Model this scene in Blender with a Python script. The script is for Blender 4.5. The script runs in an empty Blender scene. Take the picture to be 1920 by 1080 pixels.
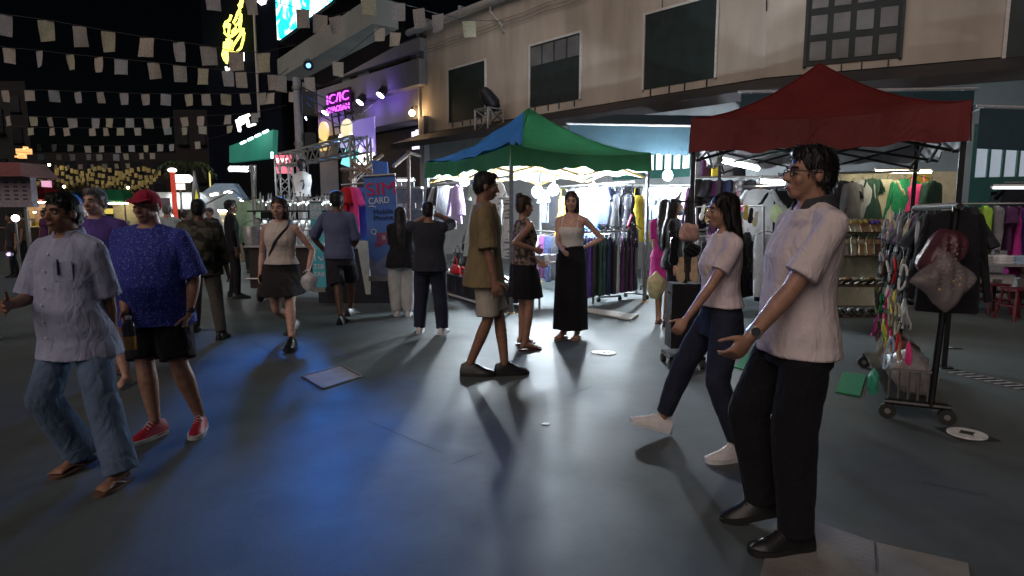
import bpy, bmesh, math, random
import numpy as np
from mathutils import Vector as V, Matrix as M
from math import sin, cos, pi, radians as R, sqrt, atan2
random.seed(7)
S = bpy.context.scene
C = S.collection
# ------------------------------------------------------------ camera, sky, street light, exposure
FPX, CAMH, PITCH = 1150.0, 1.47, R(6.94)
cd = bpy.data.cameras.new('camera'); cam = bpy.data.objects.new('camera', cd); C.objects.link(cam)
cam.location = (0, 0, CAMH); cam.rotation_euler = (pi/2 - PITCH, 0, 0)
cd.sensor_width = 36; cd.lens = 36*FPX/1920; cd.clip_end = 3000; cd.clip_start = .05
S.camera = cam
SUN_EL, SUN_AZ = R(38), R(212)      # glow of the street behind the camera
w = bpy.data.worlds.new('World'); S.world = w; w.use_nodes = True
nt = w.node_tree; sk = nt.nodes.new('ShaderNodeTexSky'); sk.sky_type = 'NISHITA'; sk.sun_disc = False
sk.sun_elevation = SUN_EL; sk.sun_rotation = SUN_AZ
nt.nodes['Background'].inputs[1].default_value = .00035
nt.links.new(sk.outputs[0], nt.nodes['Background'].inputs[0])
sl = bpy.data.lights.new('street_glow', 'SUN'); sl.energy = 1.0; sl.angle = R(55); sl.color = (1, .84, .77)
so = bpy.data.objects.new('street_glow', sl); C.objects.link(so)
sd = V((sin(SUN_AZ)*cos(SUN_EL), cos(SUN_AZ)*cos(SUN_EL), sin(SUN_EL)))
so.rotation_euler = sd.to_track_quat('Z', 'Y').to_euler(); so.location = (-5, -8, 12)
S.view_settings.view_transform = 'Standard'; S.view_settings.look = 'None'
S.view_settings.exposure = 0; S.view_settings.gamma = 1; S.view_settings.use_curve_mapping = False
S.render.engine = 'CYCLES'
cy = S.cycles; cy.use_denoising = True; cy.max_bounces = 6; cy.diffuse_bounces = 3; cy.glossy_bounces = 3
cy.transmission_bounces = 4; cy.transparent_max_bounces = 8; cy.sample_clamp_indirect = 4; cy.caustics_reflective = False; cy.caustics_refractive = False
# ------------------------------------------------------------ picture to place
RC = M.Rotation(pi/2 - PITCH, 3, 'X'); CP = V((0, 0, CAMH))
def ray(px, py): return RC @ V(((px-960)/FPX, (540-py)/FPX, -1))
def G(px, py, z=0):
    r = ray(px, py); return CP + r*((z-CAMH)/r.z)
def P(px, py, Y):
    r = ray(px, py); return CP + r*(Y/r.y)
def onplane(px, py, p0, n):
    r = ray(px, py); return CP + r*((p0-CP).dot(n)/r.dot(n))
# ------------------------------------------------------------ materials
MT = {}
def mt(name, col, rough=.6, metal=0, var=.2, sc=18, bump=.08, emit=0, ec=None, spec=.5, col2=None, thr=None, trans=0, sheen=0, stretch=None, bsc=None, ior=1.45, alpha=1, coat=0):
    if name in MT: return MT[name]
    m = bpy.data.materials.new(name); m.use_nodes = True; n = m.node_tree.nodes; L = m.node_tree.links
    b = n['Principled BSDF']; c = (*col, 1)
    b.inputs['Base Color'].default_value = c; b.inputs['Roughness'].default_value = rough; b.inputs['Metallic'].default_value = metal
    b.inputs['Specular IOR Level'].default_value = spec; b.inputs['IOR'].default_value = ior
    if trans: b.inputs['Transmission Weight'].default_value = trans
    if sheen: b.inputs['Sheen Weight'].default_value = sheen
    if coat: b.inputs['Coat Weight'].default_value = coat
    if alpha < 1: b.inputs['Alpha'].default_value = alpha
    if emit:
        b.inputs['Emission Color'].default_value = (*(ec or col), 1); b.inputs['Emission Strength'].default_value = emit
    tc = n.new('ShaderNodeTexCoord'); mp = n.new('ShaderNodeMapping'); L.new(tc.outputs['Object'], mp.inputs[0])
    if stretch: mp.inputs['Scale'].default_value = stretch
    if var or col2:
        nz_ = n.new('ShaderNodeTexNoise'); nz_.inputs['Scale'].default_value = sc; nz_.inputs['Detail'].default_value = 5
        L.new(mp.outputs[0], nz_.inputs[0])
        cr = n.new('ShaderNodeValToRGB'); L.new(nz_.outputs[0], cr.inputs[0])
        if col2:
            t = thr if thr is not None else .5; wd = .04 if thr is not None else .25
            cr.color_ramp.elements[0].position = max(0, t-wd); cr.color_ramp.elements[1].position = min(1, t+wd)
            cr.color_ramp.elements[0].color = c; cr.color_ramp.elements[1].color = (*col2, 1)
        else:
            cr.color_ramp.elements[0].position = .3; cr.color_ramp.elements[1].position = .7
            cr.color_ramp.elements[0].color = tuple(x*(1-var) for x in col)+(1,); cr.color_ramp.elements[1].color = tuple(min(1, x*(1+var)) for x in col)+(1,)
        L.new(cr.outputs[0], b.inputs['Base Color'])
    if bump:
        n2 = n.new('ShaderNodeTexNoise'); n2.inputs['Scale'].default_value = bsc or sc*6; n2.inputs['Detail'].default_value = 3; L.new(mp.outputs[0], n2.inputs[0])
        bp = n.new('ShaderNodeBump'); bp.inputs['Strength'].default_value = bump; bp.inputs['Distance'].default_value = .01
        L.new(n2.outputs[0], bp.inputs['Height']); L.new(bp.outputs[0], b.inputs['Normal'])
    MT[name] = m; return m
def cloth(name, col, **k):
    k.setdefault('rough', .9); k.setdefault('var', .16); k.setdefault('sc', 7); k.setdefault('bump', .12); k.setdefault('bsc', 240); k.setdefault('sheen', .04); k.setdefault('spec', .25)
    wr = k.pop('wrinkle', .55); ws = k.pop('wsc', 11); tl = k.pop('translucent', 0)
    if 'cloth_'+name in MT: return MT['cloth_'+name]
    m = mt('cloth_'+name, col, **k); n = m.node_tree.nodes; L = m.node_tree.links; b = n['Principled BSDF']; old = b.inputs['Normal'].links[0].from_socket if b.inputs['Normal'].links else None
    tc = n.new('ShaderNodeTexCoord'); mp = n.new('ShaderNodeMapping'); mp.inputs['Scale'].default_value = (1, 1, .55); L.new(tc.outputs['Object'], mp.inputs[0])
    z = n.new('ShaderNodeTexNoise'); z.inputs['Scale'].default_value = ws; z.inputs['Detail'].default_value = 3; z.inputs['Distortion'].default_value = 1.6; L.new(mp.outputs[0], z.inputs[0])
    bp = n.new('ShaderNodeBump'); bp.inputs['Strength'].default_value = wr; bp.inputs['Distance'].default_value = .03; L.new(z.outputs[0], bp.inputs['Height'])
    if old: L.new(old, bp.inputs['Normal'])
    L.new(bp.outputs[0], b.inputs['Normal'])
    if tl:
        t = n.new('ShaderNodeBsdfTranslucent'); mx = n.new('ShaderNodeMixShader'); mx.inputs[0].default_value = tl; t.inputs[0].default_value = (*[min(1, c*2.2) for c in col], 1)
        L.new(b.outputs[0], mx.inputs[1]); L.new(t.outputs[0], mx.inputs[2]); L.new(mx.outputs[0], n['Material Output'].inputs[0])
    return m
def lamp_m(name, col, e): return mt(name, (.8, .8, .8), emit=e, ec=col, var=0, bump=0)
def metal(name, col, r=.4): return mt(name, col, rough=r, metal=.9, var=.15, sc=30)
# ------------------------------------------------------------ mesh builder
class MB:
    def __init__(s): s.v = []; s.f = []; s.mi = []; s.m = 0
    def add(s, vs, fs):
        o = len(s.v); s.v += [V(x) for x in vs]
        for f in fs: s.f.append([o+i for i in f]); s.mi.append(s.m)
        return s
    def hexa(s, p):   # 4 bottom ccw, 4 top
        return s.add(p, [(3,2,1,0),(4,5,6,7),(0,1,5,4),(1,2,6,5),(2,3,7,6),(3,0,4,7)])
    def box(s, c, d, mx=None):
        c = V(c); h = V(d)/2
        p = [V((x*h.x, y*h.y, z*h.z)) for z in (-1,1) for x, y in ((-1,-1),(1,-1),(1,1),(-1,1))]
        if mx: p = [mx @ q for q in p]
        return s.hexa([c+q for q in p])
    def loft(s, rings, cap=True):
        n = len(rings[0]); o = [p for r in rings for p in r]; f = []
        for i in range(len(rings)-1):
            for j in range(n):
                k = (j+1) % n; f.append((i*n+j, i*n+k, (i+1)*n+k, (i+1)*n+j))
        if cap: f.append(tuple(range(n-1, -1, -1))); b = (len(rings)-1)*n; f.append(tuple(range(b, b+n)))
        return s.add(o, f)
    def erings(s, spec, n=16, mx=None, pw=1.0, cap=True):   # spec (x,y,z,rx,ry), stacked along z
        rs = []
        for x, y, z, rx, ry in spec:
            r = []
            for j in range(n):
                a = 2*pi*j/n; ca, sa = cos(a), sin(a)
                r.append(V((x+rx*math.copysign(abs(ca)**pw, ca), y+ry*math.copysign(abs(sa)**pw, sa), z)))
            rs.append([mx @ p for p in r] if mx else r)
        return s.loft(rs, cap)
    def cone(s, a, b, r1, r2=None, n=10, rnd=True, fl=1, endcap=True):
        a, b = V(a), V(b); r2 = r1 if r2 is None else r2
        d = b-a; L = d.length
        if L < 1e-6: return s
        q = d.to_track_quat('Z', 'Y').to_matrix()
        sp = []
        if rnd: sp = [(-r1*.95, r1*.3), (-r1*.7, r1*.72)]
        sp += [(0, r1), (L, r2)]
        if rnd and endcap: sp += [(L+r2*.7, r2*.72), (L+r2*.95, r2*.3)]
        rs = [[a+q @ V((rr*cos(2*pi*j/n), fl*rr*sin(2*pi*j/n), z)) for j in range(n)] for z, rr in sp]
        return s.loft(rs)
    def tube(s, pts, r, n=6):
        for a, b in zip(pts[:-1], pts[1:]): s.cone(a, b, r, r, n, rnd=False)
        return s
    def pipe(s, pts, r, n=8):      # continuous swept tube
        pts = [V(p) for p in pts]; rs = []; up = V((0, 0, 1))
        for i, p in enumerate(pts):
            t = (pts[min(i+1, len(pts)-1)]-pts[max(i-1, 0)]).normalized()
            x = t.cross(up)
            if x.length < .05: x = t.cross(V((0, 1, 0)))
            x.normalize(); y = x.cross(t)
            rs.append([p+(x*cos(2*pi*j/n)+y*sin(2*pi*j/n))*r for j in range(n)])
        return s.loft(rs)
    def ell(s, c, r, mx=None, n=12, k=8):
        c = V(c); rs = []
        for i in range(1, k):
            t = -pi/2+pi*i/k
            rs.append([V((r[0]*cos(t)*cos(2*pi*j/n), r[1]*cos(t)*sin(2*pi*j/n), r[2]*sin(t))) for j in range(n)])
        rs = [[c+((mx @ p) if mx else p) for p in q] for q in rs]
        return s.loft(rs)
    def quad(s, a, b, c, d): return s.add([a, b, c, d], [(0, 1, 2, 3)])
    def mesh(s, name, mats, smooth=True, inv=None):
        me = bpy.data.meshes.new(name)
        me.from_pydata([(inv @ p if inv else p)[:] for p in s.v], [], s.f)
        for m in (mats if isinstance(mats, (list, tuple)) else [mats]): me.materials.append(m)
        me.polygons.foreach_set('material_index', s.mi)
        if smooth: sharp(me)
        return me
    def build(s, name, mats, parent=None, smooth=True, world=True):
        inv = None
        if parent is not None and world: inv = wmat(parent).inverted()
        return link(name, s.mesh(name, mats, smooth, inv), parent)
def sharp(me, ang=40):
    me.polygons.foreach_set('use_smooth', [True]*len(me.polygons))
    try: me.set_sharp_from_angle(angle=R(ang))
    except Exception: pass
def wmat(o):
    m = M.Identity(4)
    while o is not None:
        m = o.matrix_basis.copy() @ m; o = o.parent
    return m
def link(name, data, parent=None):
    o = bpy.data.objects.new(name, data); C.objects.link(o)
    if parent is not None: o.parent = parent
    return o
def tag(o, label, cat, group=None):
    o['label'] = label; o['category'] = cat
    if group: o['group'] = group
    return o
def struct(o, kind='structure'): o['kind'] = kind; return o
def root(name, loc, label, cat, group=None, rz=0):
    o = link(name, None); o.location = V(loc); o.rotation_euler = (0, 0, rz); return tag(o, label, cat, group)
def copy_tree(o, parent=None):
    c = o.copy(); C.objects.link(c)
    if parent is not None: c.parent = parent
    for ch in list(o.children): copy_tree(ch, c)
    return c
def text_mesh(txt, size, mat, mx, parent=None, name='lettering', ext=.01, w=None, shear=0):
    cu = bpy.data.curves.new('t', 'FONT'); cu.body = txt; cu.size = size; cu.extrude = ext; cu.align_x = 'CENTER'; cu.align_y = 'CENTER'; cu.shear = shear; cu.offset = 0
    ob = bpy.data.objects.new('t', cu); C.objects.link(ob)
    me = bpy.data.meshes.new_from_object(ob.evaluated_get(bpy.context.evaluated_depsgraph_get()))
    bpy.data.objects.remove(ob); bpy.data.curves.remove(cu)
    if w:
        xs = [v.co.x for v in me.vertices]; k = w/(max(xs)-min(xs)); me.transform(M.Diagonal((k, 1, 1, 1)))
    me.transform((wmat(parent).inverted() @ mx) if parent is not None else mx)
    me.materials.clear(); me.materials.append(mat); me.name = name
    return link(name, me, parent)
def frame_mx(o, x, up=V((0, 0, 1))):     # plane matrix: x right, y up, z towards viewer
    x = V(x).normalized(); z = x.cross(V(up)).normalized(); y = z.cross(x)
    m = M((x, y, z)).transposed().to_4x4(); m.translation = V(o); return m
def nz(co, k, seed, n=6, stretch=(1, 1, 1)):
    g = np.random.default_rng(seed); co = co*np.array(stretch); o = np.zeros(len(co))
    for i in range(n):
        d = g.normal(size=3); d /= np.linalg.norm(d); o += np.sin(co @ (d*k*g.uniform(.6, 1.5))+g.uniform(0, 6.28))
    return o/n
def drape(amp, seed, st=(1, 1, .35)):
    def f(co):
        v = nz(co, 30, seed, 5, st); u = nz(co, 17, seed+7, 4, (1, .8, .6))
        return amp*(1.0*u+.7*v-.55*np.clip(1-np.abs(v)*2.4, 0, 1)**2)+.0008*nz(co, 120, seed+2, 6)
    return f
def blades(me, n_, L_, crown, down, seed=1, fwd=None):
    rg_ = random.Random(seed); bm = bmesh.new(); bm.from_mesh(me); bm.verts.ensure_lookup_table(); nv = len(bm.verts)
    src = [(bm.verts[i].co.copy(), bm.verts[i].normal.copy()) for i in (rg_.randrange(nv) for _ in range(n_))]
    for co, no in src:
        if fwd is not None and (co-crown).dot(fwd) > .085 and co.z < crown.z-.05: continue
        d = co-crown; d = d+V((0, 0, -down)); d = (d-no*d.dot(no))
        if d.length < 1e-4: continue
        d.normalize(); d = (d+V((rg_.gauss(0, .22), rg_.gauss(0, .22), rg_.gauss(0, .22)))).normalized(); L2 = L_*rg_.uniform(.6, 1.3); s_ = d.cross(no).normalized()*.0019
        p = co-no*.002; m_ = co+d*L2*.55+no*.0055; e_ = co+d*L2+no*rg_.uniform(.0, .009)
        v = [bm.verts.new(q) for q in (p-s_, p+s_, m_+s_*.8, m_-s_*.8, e_)]
        bm.faces.new(v[:4]).smooth = True; bm.faces.new((v[3], v[2], v[4])).smooth = True
    bm.to_mesh(me); bm.free(); return me
def remesh(mb, vox, it=3, name='body', mats=None, disp=None):
    me = mb.mesh(name, [], False)
    bm = bmesh.new(); bm.from_mesh(me); bmesh.ops.recalc_face_normals(bm, faces=bm.faces); bm.to_mesh(me); bm.free()
    ob = bpy.data.objects.new('tmp', me); C.objects.link(ob)
    md = ob.modifiers.new('r', 'REMESH'); md.mode = 'VOXEL'; md.voxel_size = vox
    ms = ob.modifiers.new('s', 'SMOOTH'); ms.factor = .5; ms.iterations = it
    m2 = bpy.data.meshes.new_from_object(ob.evaluated_get(bpy.context.evaluated_depsgraph_get()))
    bpy.data.objects.remove(ob); bpy.data.meshes.remove(me)
    m2.name = name
    if disp:
        n = len(m2.vertices); co = np.empty(n*3); m2.vertices.foreach_get('co', co); co = co.reshape(n, 3)
        no = np.empty(n*3); m2.vertices.foreach_get('normal', no); no = no.reshape(n, 3)
        co = co+no*disp(co)[:, None]
        m2.vertices.foreach_set('co', co.ravel()); m2.update()
    m2.materials.clear()
    for m in (mats if isinstance(mats, (list, tuple)) else [mats]): m2.materials.append(m)
    m2.polygons.foreach_set('use_smooth', [True]*len(m2.polygons))
    return m2
# ------------------------------------------------------------ people
def ik(a, c, l1, l2, pole):
    d = c-a; L = d.length; mx = (l1+l2)*.998
    if L > mx: c = a+d*(mx/L); d = c-a; L = mx
    if L < abs(l1-l2)+.03: c = a+d.normalized()*(abs(l1-l2)+.03); d = c-a; L = d.length
    x = (l1*l1-l2*l2+L*L)/(2*L); h = sqrt(max(0, l1*l1-x*x)); dn = d/L
    pp = pole-dn*pole.dot(dn)
    if pp.length < 1e-4: pp = V((0, -1, 0))
    return a+dn*x+pp.normalized()*h, c
SKIN = {'light': (.56, .33, .25), 'tan': (.40, .215, .145), 'brown': (.27, .14, .09), 'dark': (.13, .065, .04)}
def skinm(k): return mt('skin_'+k, SKIN[k], rough=.44, var=.2, sc=26, bump=.15, bsc=150, spec=.4)
HAIRM = lambda k: mt('hair_'+k, {'black': (.012, .01, .01), 'brown': (.05, .028, .016), 'grey': (.16, .15, .145)}[k], rough=.45, var=.5, sc=30, bump=.5, bsc=90, stretch=(1, 1, .12))
def hand(mb, wr, d, n, s, thumb, curl):
    d = d.normalized(); n = (n-d*n.dot(d)).normalized(); u = d.cross(n)*thumb
    q = M((u, n, d)).transposed()
    rs = [[wr+q @ V((s*rx*cos(2*pi*j/12), s*ry*sin(2*pi*j/12), s*z)) for j in range(12)] for z, rx, ry in ((-.02, .024, .02), (.012, .029, .021), (.045, .040, .018), (.075, .043, .016), (.092, .038, .012))]
    mb.loft(rs)
    for i, (x, L, a) in enumerate(((.031, .070, .10), (.0105, .079, .03), (-.0105, .074, -.05), (-.031, .058, -.14))):
        p = wr+(d*.082+u*x)*s; b = (d+u*a).normalized(); ang = curl*(.55+.1*i)
        r = .0092*s
        for k, fr in enumerate((.46, .30, .24)):
            b = (b*cos(ang)+n*sin(ang)).normalized() if k < 3 else b
            n2 = n; e = p+b*(L*fr*s); mb.cone(p, e, r, r*.9, 8); p = e; r *= .9; ang = curl*.75
    p = wr+(d*.022+u*.026)*s; b = (d*.62+u*.75+n*.25).normalized()
    for fr, r in ((.040, .0125), (.032, .0105), (.024, .009)):
        e = p+b*fr*s; mb.cone(p, e, r*s, r*s*.9, 8); p = e; b = (b+d*.35+n*.15*curl).normalized()
def person(label, feet, head, yaw, sex='m', girth=1.0, belly=0, hands={}, pole={}, palm={}, hy=0, hp=0, lean=0, roll=0, skin='tan', top=None, bot=None,
           shoe=None, hair=('short', 'black'), vox=.009, lift={}, pitch={}, off=(0, 0), fyaw={}, curl=.45, H=None, hemcol=None, group=None, ex=None):
    yaw = R(yaw)
    fw = {k: G(*feet[k]) for k in feet}
    loc = (fw['R']+fw['L'])/2+V((off[0], off[1], 0))
    mx = M.Translation(loc) @ M.Rotation(yaw, 4, 'Z'); inv = mx.inverted()
    rt = root('person', loc, label, 'person', group, yaw)
    ztop = P(head[0], head[1], loc.y).z
    fem = sex == 'f'
    sh = {'shoe': .028, 'flip': .016, None: .0}[shoe[0] if shoe else None]
    Hh = H or ztop+.01
    for _ in range(2):
        hip0 = .525*Hh+sh; LL = .475*Hh; hz = hip0
        for k in 'RL':
            sg = 1 if k == 'R' else -1; a = inv @ fw[k]; hx = sg*.052*Hh; hd = sqrt((a.x-hx)**2+a.y**2)
            az = .062*Hh*.8+sh+lift.get(k, 0)
            hz = min(hz, az+sqrt(max(.01, LL*LL*.992-hd*hd)))
        if H is None: Hh = ztop+(hip0-hz)*.95
    h = Hh; s = h/1.75; g = girth
    # torso rings: dz, rx, ry, y offset (fractions of h)
    if fem: T = [(-.075, .060, .055, 0), (-.045, .088, .064, -.004), (.0, .100, .068, -.006), (.05, .090, .062, 0), (.10, .073, .053, .002), (.16, .078, .058, .004), (.20, .086, .068, .010), (.24, .090, .060, .004), (.275, .088, .046, -.002), (.305, .062, .036, -.004), (.33, .036, .033, -.004)]
    else:   T = [(-.075, .060, .055, 0), (-.045, .086, .064, -.003), (.0, .095, .066, -.003), (.05, .089, .062, 0), (.10, .085, .060, .002), (.16, .092, .064, .003), (.21, .102, .069, .004), (.25, .106, .062, 0), (.28, .100, .050, -.003), (.305, .074, .042, -.004), (.33, .041, .038, -.004)]
    bel = lambda dz: belly*max(0, 1-abs(dz-.09)/.13)
    def tor(dz):
        dz = max(T[0][0], min(T[-1][0], dz))
        for a, b in zip(T[:-1], T[1:]):
            if a[0] <= dz <= b[0]+1e-9:
                t = (dz-a[0])/(b[0]-a[0]); r = [a[i]*(1-t)+b[i]*t for i in range(4)]; break
        k = 1+(g-1)*(1 if dz < .22 else max(.25, 1-(dz-.22)/.1))
        be = bel(dz)
        return V((roll*dz/.3*h, (r[3]+lean*max(0, dz)/.3)*h+be*.55*h, hz+dz*h)), r[1]*k*h+be*.25*h, r[2]*k*h+be*.5*h
    b = MB()
    b.erings([(*tor(t[0])[0], tor(t[0])[1], tor(t[0])[2]) for t in T], 22)
    nk = tor(.325)[0]; hc = nk+V((roll*.25*h, (.012+lean*.15)*h, .083*h))
    HM = M.Rotation(R(hy), 3, 'Z') @ M.Rotation(R(hp), 3, 'X')
    hp_ = lambda x, y, z: hc+HM @ (V((x, y, z))*s)
    # head
    b.ell(hp_(0, -.010, .026), (.074*s, .093*s, .084*s), HM, 20, 14)
    b.ell(hp_(0, .020, -.028), (.060*s, .070*s, .080*s), HM, 20, 14)
    b.ell(hp_(0, .050, -.088), (.034*s, .034*s, .024*s), HM); b.ell(hp_(0, .010, -.072), (.052*s, .055*s, .034*s), HM)
    b.cone(hp_(0, .082, .010), hp_(0, .108, -.030), .008*s, .013*s); b.ell(hp_(.012, .096, -.034), (.010*s,)*3); b.ell(hp_(-.012, .096, -.034), (.010*s,)*3)
    b.ell(hp_(0, .078, .020), (.050*s, .014*s, .010*s), HM)
    b.ell(hp_(0, .086, -.062), (.022*s, .010*s, .006*s), HM); b.ell(hp_(0, .084, -.072), (.019*s, .010*s, .006*s), HM)
    for sg in (1, -1):
        b.ell(hp_(sg*.076, -.006, -.012), (.010*s, .019*s, .031*s), HM); b.ell(hp_(sg*.038, .060, -.030), (.022*s, .022*s, .026*s), HM)
    nr = (.044 if fem else .056)*s*(1+(g-1)*.5)
    b.cone(nk-V((0, .006*h, .02*h)), hp_(0, -.014, -.060), nr*1.12, nr, 14)
    sw = (.094 if fem else .107)*h*(1+(g-1)*.5)
    J = {}
    ua, fa = .176*h, .150*h; ar = (.82 if fem else 1.0)*s*(1+(g-1)*.6)
    for k, sg in (('R', 1), ('L', -1)):
        c, rx, ry = tor(.283); shd = c+V((sg*sw, 0, 0))
        b.cone(tor(.315)[0]+V((sg*.02*h, -.004*h, 0)), shd+V((-sg*.01*h, 0, .004*h)), .026*h*(.85 if fem else 1), .027*h*(.82 if fem else 1))
        if k in hands:
            q = hands[k]; wt = inv @ P(q[0], q[1], loc.y+(q[2] if len(q) > 2 else 0))
        else: wt = shd+V((sg*.05*h, .03*h, -.32*h))
        el, wr = ik(shd, wt, ua, fa, V(pole.get(k, (sg*.35, -1, -.15))))
        J[k] = dict(sh=shd, el=el, wr=wr)
        b.cone(shd, shd.lerp(el, .45), .050*ar, .047*ar, 12); b.cone(shd.lerp(el, .45), el, .047*ar, .038*ar, 12)
        b.cone(el, el.lerp(wr, .3), .038*ar, .040*ar, 12); b.cone(el.lerp(wr, .3), wr, .040*ar, .026*ar, 12)
        pn = V(palm.get(k, (-sg, .1, 0)))
        fd = (wr-el).normalized()
        hand(b, wr, fd, pn, s*(.92 if fem else 1.02), sg, curl)
        # legs
        hipj = V((sg*.052*h*(1+(g-1)*.6), 0, hz)); a = inv @ fw[k]; a.z = .0496*h+sh+lift.get(k, 0)
        kn, an = ik(hipj, a, .2375*h, .2375*h, V((sg*.08, 1, 0)))
        fy = R(fyaw.get(k, -sg*8)); pt = R(pitch.get(k, 0))
        t = V((-sin(fy)*cos(pt), cos(fy)*cos(pt), sin(pt))); up = V((sin(fy)*sin(pt), -cos(fy)*sin(pt), cos(pt))); sd_ = t.cross(up)
        J[k].update(hip=hipj, kn=kn, an=an, F=(t, up, sd_))
        lg = s*(1+(g-1)*.7)
        b.cone(hipj, hipj.lerp(kn, .45), .084*lg, .072*lg, 14); b.cone(hipj.lerp(kn, .45), kn, .072*lg, .052*lg, 14)
        b.cone(kn, kn.lerp(an, .33), .050*lg, .054*lg, 14); b.cone(kn.lerp(an, .33), an, .054*lg, .036*s, 14)
        fp = lambda u, v, w_: an+(t*u+sd_*v+up*w_)*s
        z0 = -.0496*h/s
        if shoe and shoe[0] == 'shoe': b.cone(fp(-.025, 0, z0+.04), fp(0, 0, 0), .026*s, .034*s)
        else:
          b.cone(fp(-.035, 0, z0+.035), fp(0, 0, 0), .033*s, .036*s); b.cone(fp(0, 0, z0+.05), fp(.10, 0, z0+.026), .036*s, .024*s); b.cone(fp(.0, 0, z0+.022), fp(.12, .0, z0+.020), .022*s, .020*s)
          b.ell(fp(.115, 0, z0+.020), (.044*s, .045*s, .019*s), M((sd_, t, up)).transposed())
        if not (shoe and shoe[0] == 'shoe'):
            for i in range(5): b.cone(fp(.14, (i-2)*.017*sg*-1, z0+.014), fp(.178-.006*i-(.0 if i else -.004), (i-2)*.018*sg*-1, z0+.012), .0105*s if i else .013*s, .009*s, 8)
    skm = skinm(skin)
    body = link('body', remesh(b, vox, 2, 'body', skm), rt)
    # eyes, brows
    ew = mt('eye_white', (.34, .31, .29), rough=.25, var=0, bump=0); ed = mt('eye_dark', (.02, .012, .01), rough=.15, var=0, bump=0)
    for sg in (1, -1):
        e = MB(); e.ell(hp_(sg*.030, .0775, -.002), (.0135*s, .0105*s, .0085*s), HM); e.m = 1; e.ell(hp_(sg*.030, .0855, -.002), (.0065*s, .004*s, .0065*s), HM)
        e.build('eye', [ew, ed], rt, world=False)
        e = MB(); e.pipe([hp_(sg*.014, .092, .017), hp_(sg*.030, .091, .024), hp_(sg*.048, .078, .020)], .0042*s, 6); e.build('eyebrow', HAIRM('black' if hair[1] == 'black' else 'brown'), rt, world=False)
    e = MB(); e.ell(hp_(0, .0945, -.0665), (.0205*s, .0055*s, .0075*s), HM); e.build('lips', mt('lips_'+skin, tuple(c*f for c, f in zip(SKIN[skin], (.8, .55, .55))), rough=.4, var=.1), rt, world=False)
    # hair
    hs, hcol = hair
    if hs not in ('cap', 'bald'):
        hb = MB(); hb.ell(hp_(0, -.020, .040), (.083*s, .098*s, .086*s), HM, 24, 14)
        hb.ell(hp_(0, -.050, .000), (.079*s, .066*s, .085*s), HM, 20, 12)
        if hs in ('short', 'crop'): hb.ell(hp_(0, .045, .088), (.058*s, .042*s, .030*s), HM)
        if hs == 'long':
            rs = []
            for z, y, rx, ry in ((.06, -.03, .086, .085), (-.03, -.055, .090, .062), (-.12, -.075, .088, .052), (-.22, -.105, .082, .048), (-.33, -.13, .072, .042), (-.44, -.145, .058, .034), (-.53, -.15, .040, .024), (-.575, -.15, .016, .010)):
                c = hc+HM @ V((0, y*s, min(z, 0)*0))+V((0, 0, z*s)); rs.append((c.x, c.y, c.z, rx*s, ry*s))
            hb.erings(rs[::-1], 18)
            for sg in (1, -1): hb.cone(hp_(sg*.066, .02, .05), hp_(sg*.078, -.02, -.12), .026*s, .02*s)
        if hs == 'mid':
            hb.erings([(*(hc+V((0, y*s, z*s))), rx*s, ry*s) for z, y, rx, ry in ((-.20, -.05, .07, .04), (-.12, -.045, .088, .055), (.0, -.04, .09, .07), (.06, -.03, .085, .08))], 18)
        if hs == 'bun': hb.ell(hp_(0, -.085, .095), (.045*s,)*3)
        hm_ = (remesh(hb, max(.007, vox*.85), 2, 'hair', HAIRM(hcol), lambda co: .004*nz(co, 220, 3, 8, (1, 1, .15))+.004*nz(co, 60, 5)))
        blades(hm_, int(9.5/vox), (.034 if hs != 'long' else .06)*s, hp_(0, -.045, .115), .10 if hs in ('short', 'crop', 'bun') else .5, 1, HM @ V((0, 1, 0))); link('hair', hm_, rt)
    # top
    def ringz(z0, z1, ea, n, fl=0, flz=.0):
        o = []
        for i in range(n+1):
            dz = z0+(z1-z0)*i/n; c, rx, ry = tor(dz); k = max(0, (.14-dz)/.2)*fl
            if dz < -.02: r0 = tor(0); rx = max(rx, r0[1]); ry = max(ry, r0[2])
            if dz < T[0][0]: c = V((c.x, c.y, hz+dz*h))
            o.append((*c, rx+ea+k, ry+ea+k))
        return o
    if top:
        st, tm, o = top[0], top[1], (top[2] if len(top) > 2 else {})
        ea = o.get('ease', .014); hem = o.get('hem', -.06); fl = o.get('flare', .02); sd0 = len(label)*13
        tb = MB()
        ztp = {'tank': .235, 'sleeveless': .318}.get(st, .322)
        tb.erings(ringz(hem, ztp, ea, 12, fl), 26)
        for k, sg in (('R', 1), ('L', -1)):
            j = J[k]
            if st == 'tank':
                c1 = tor(.225); c2 = tor(.315)
                for yy in (1, -1):
                    tb.cone(c1[0]+V((sg*.055*h, yy*c1[2]*.78, 0)), c2[0]+V((sg*.052*h, yy*.006*h, .006*h)), .013*s, .012*s)
            elif st == 'sleeveless':
                tb.cone(tor(.312)[0]+V((sg*.03*h, 0, 0)), j['sh']+V((-sg*.018*h, 0, 0)), .030*h*(.85 if fem else 1)+ea*.3, .030*h*(.85 if fem else 1))
            else:
                sf = o.get('sleeve', .72); se = o.get('sease', .016); p = j['sh'].lerp(j['el'], min(1, sf))
                tb.cone(tor(.318)[0]+V((sg*.03*h, 0, -.004*h)), j['sh']+V((-sg*.006*h, 0, .002*h)), .030*h*(.85 if fem else 1), .034*h*(.85 if fem else 1)+ea*.4)
                tb.cone(j['sh'], p, .052*ar+ea*.5, .047*ar+se, 16, endcap=sf > 1)
                if sf > 1:
                    tb.cone(j['el'], j['el'].lerp(j['wr'], sf-1), .045*ar+se, .036*ar+se, 14)
        amp = o.get('fold', .0055)
        link(o.get('name', 'shirt'), remesh(tb, vox*1.05, 4, 'shirt', tm, drape(amp, sd0)), rt)
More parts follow.
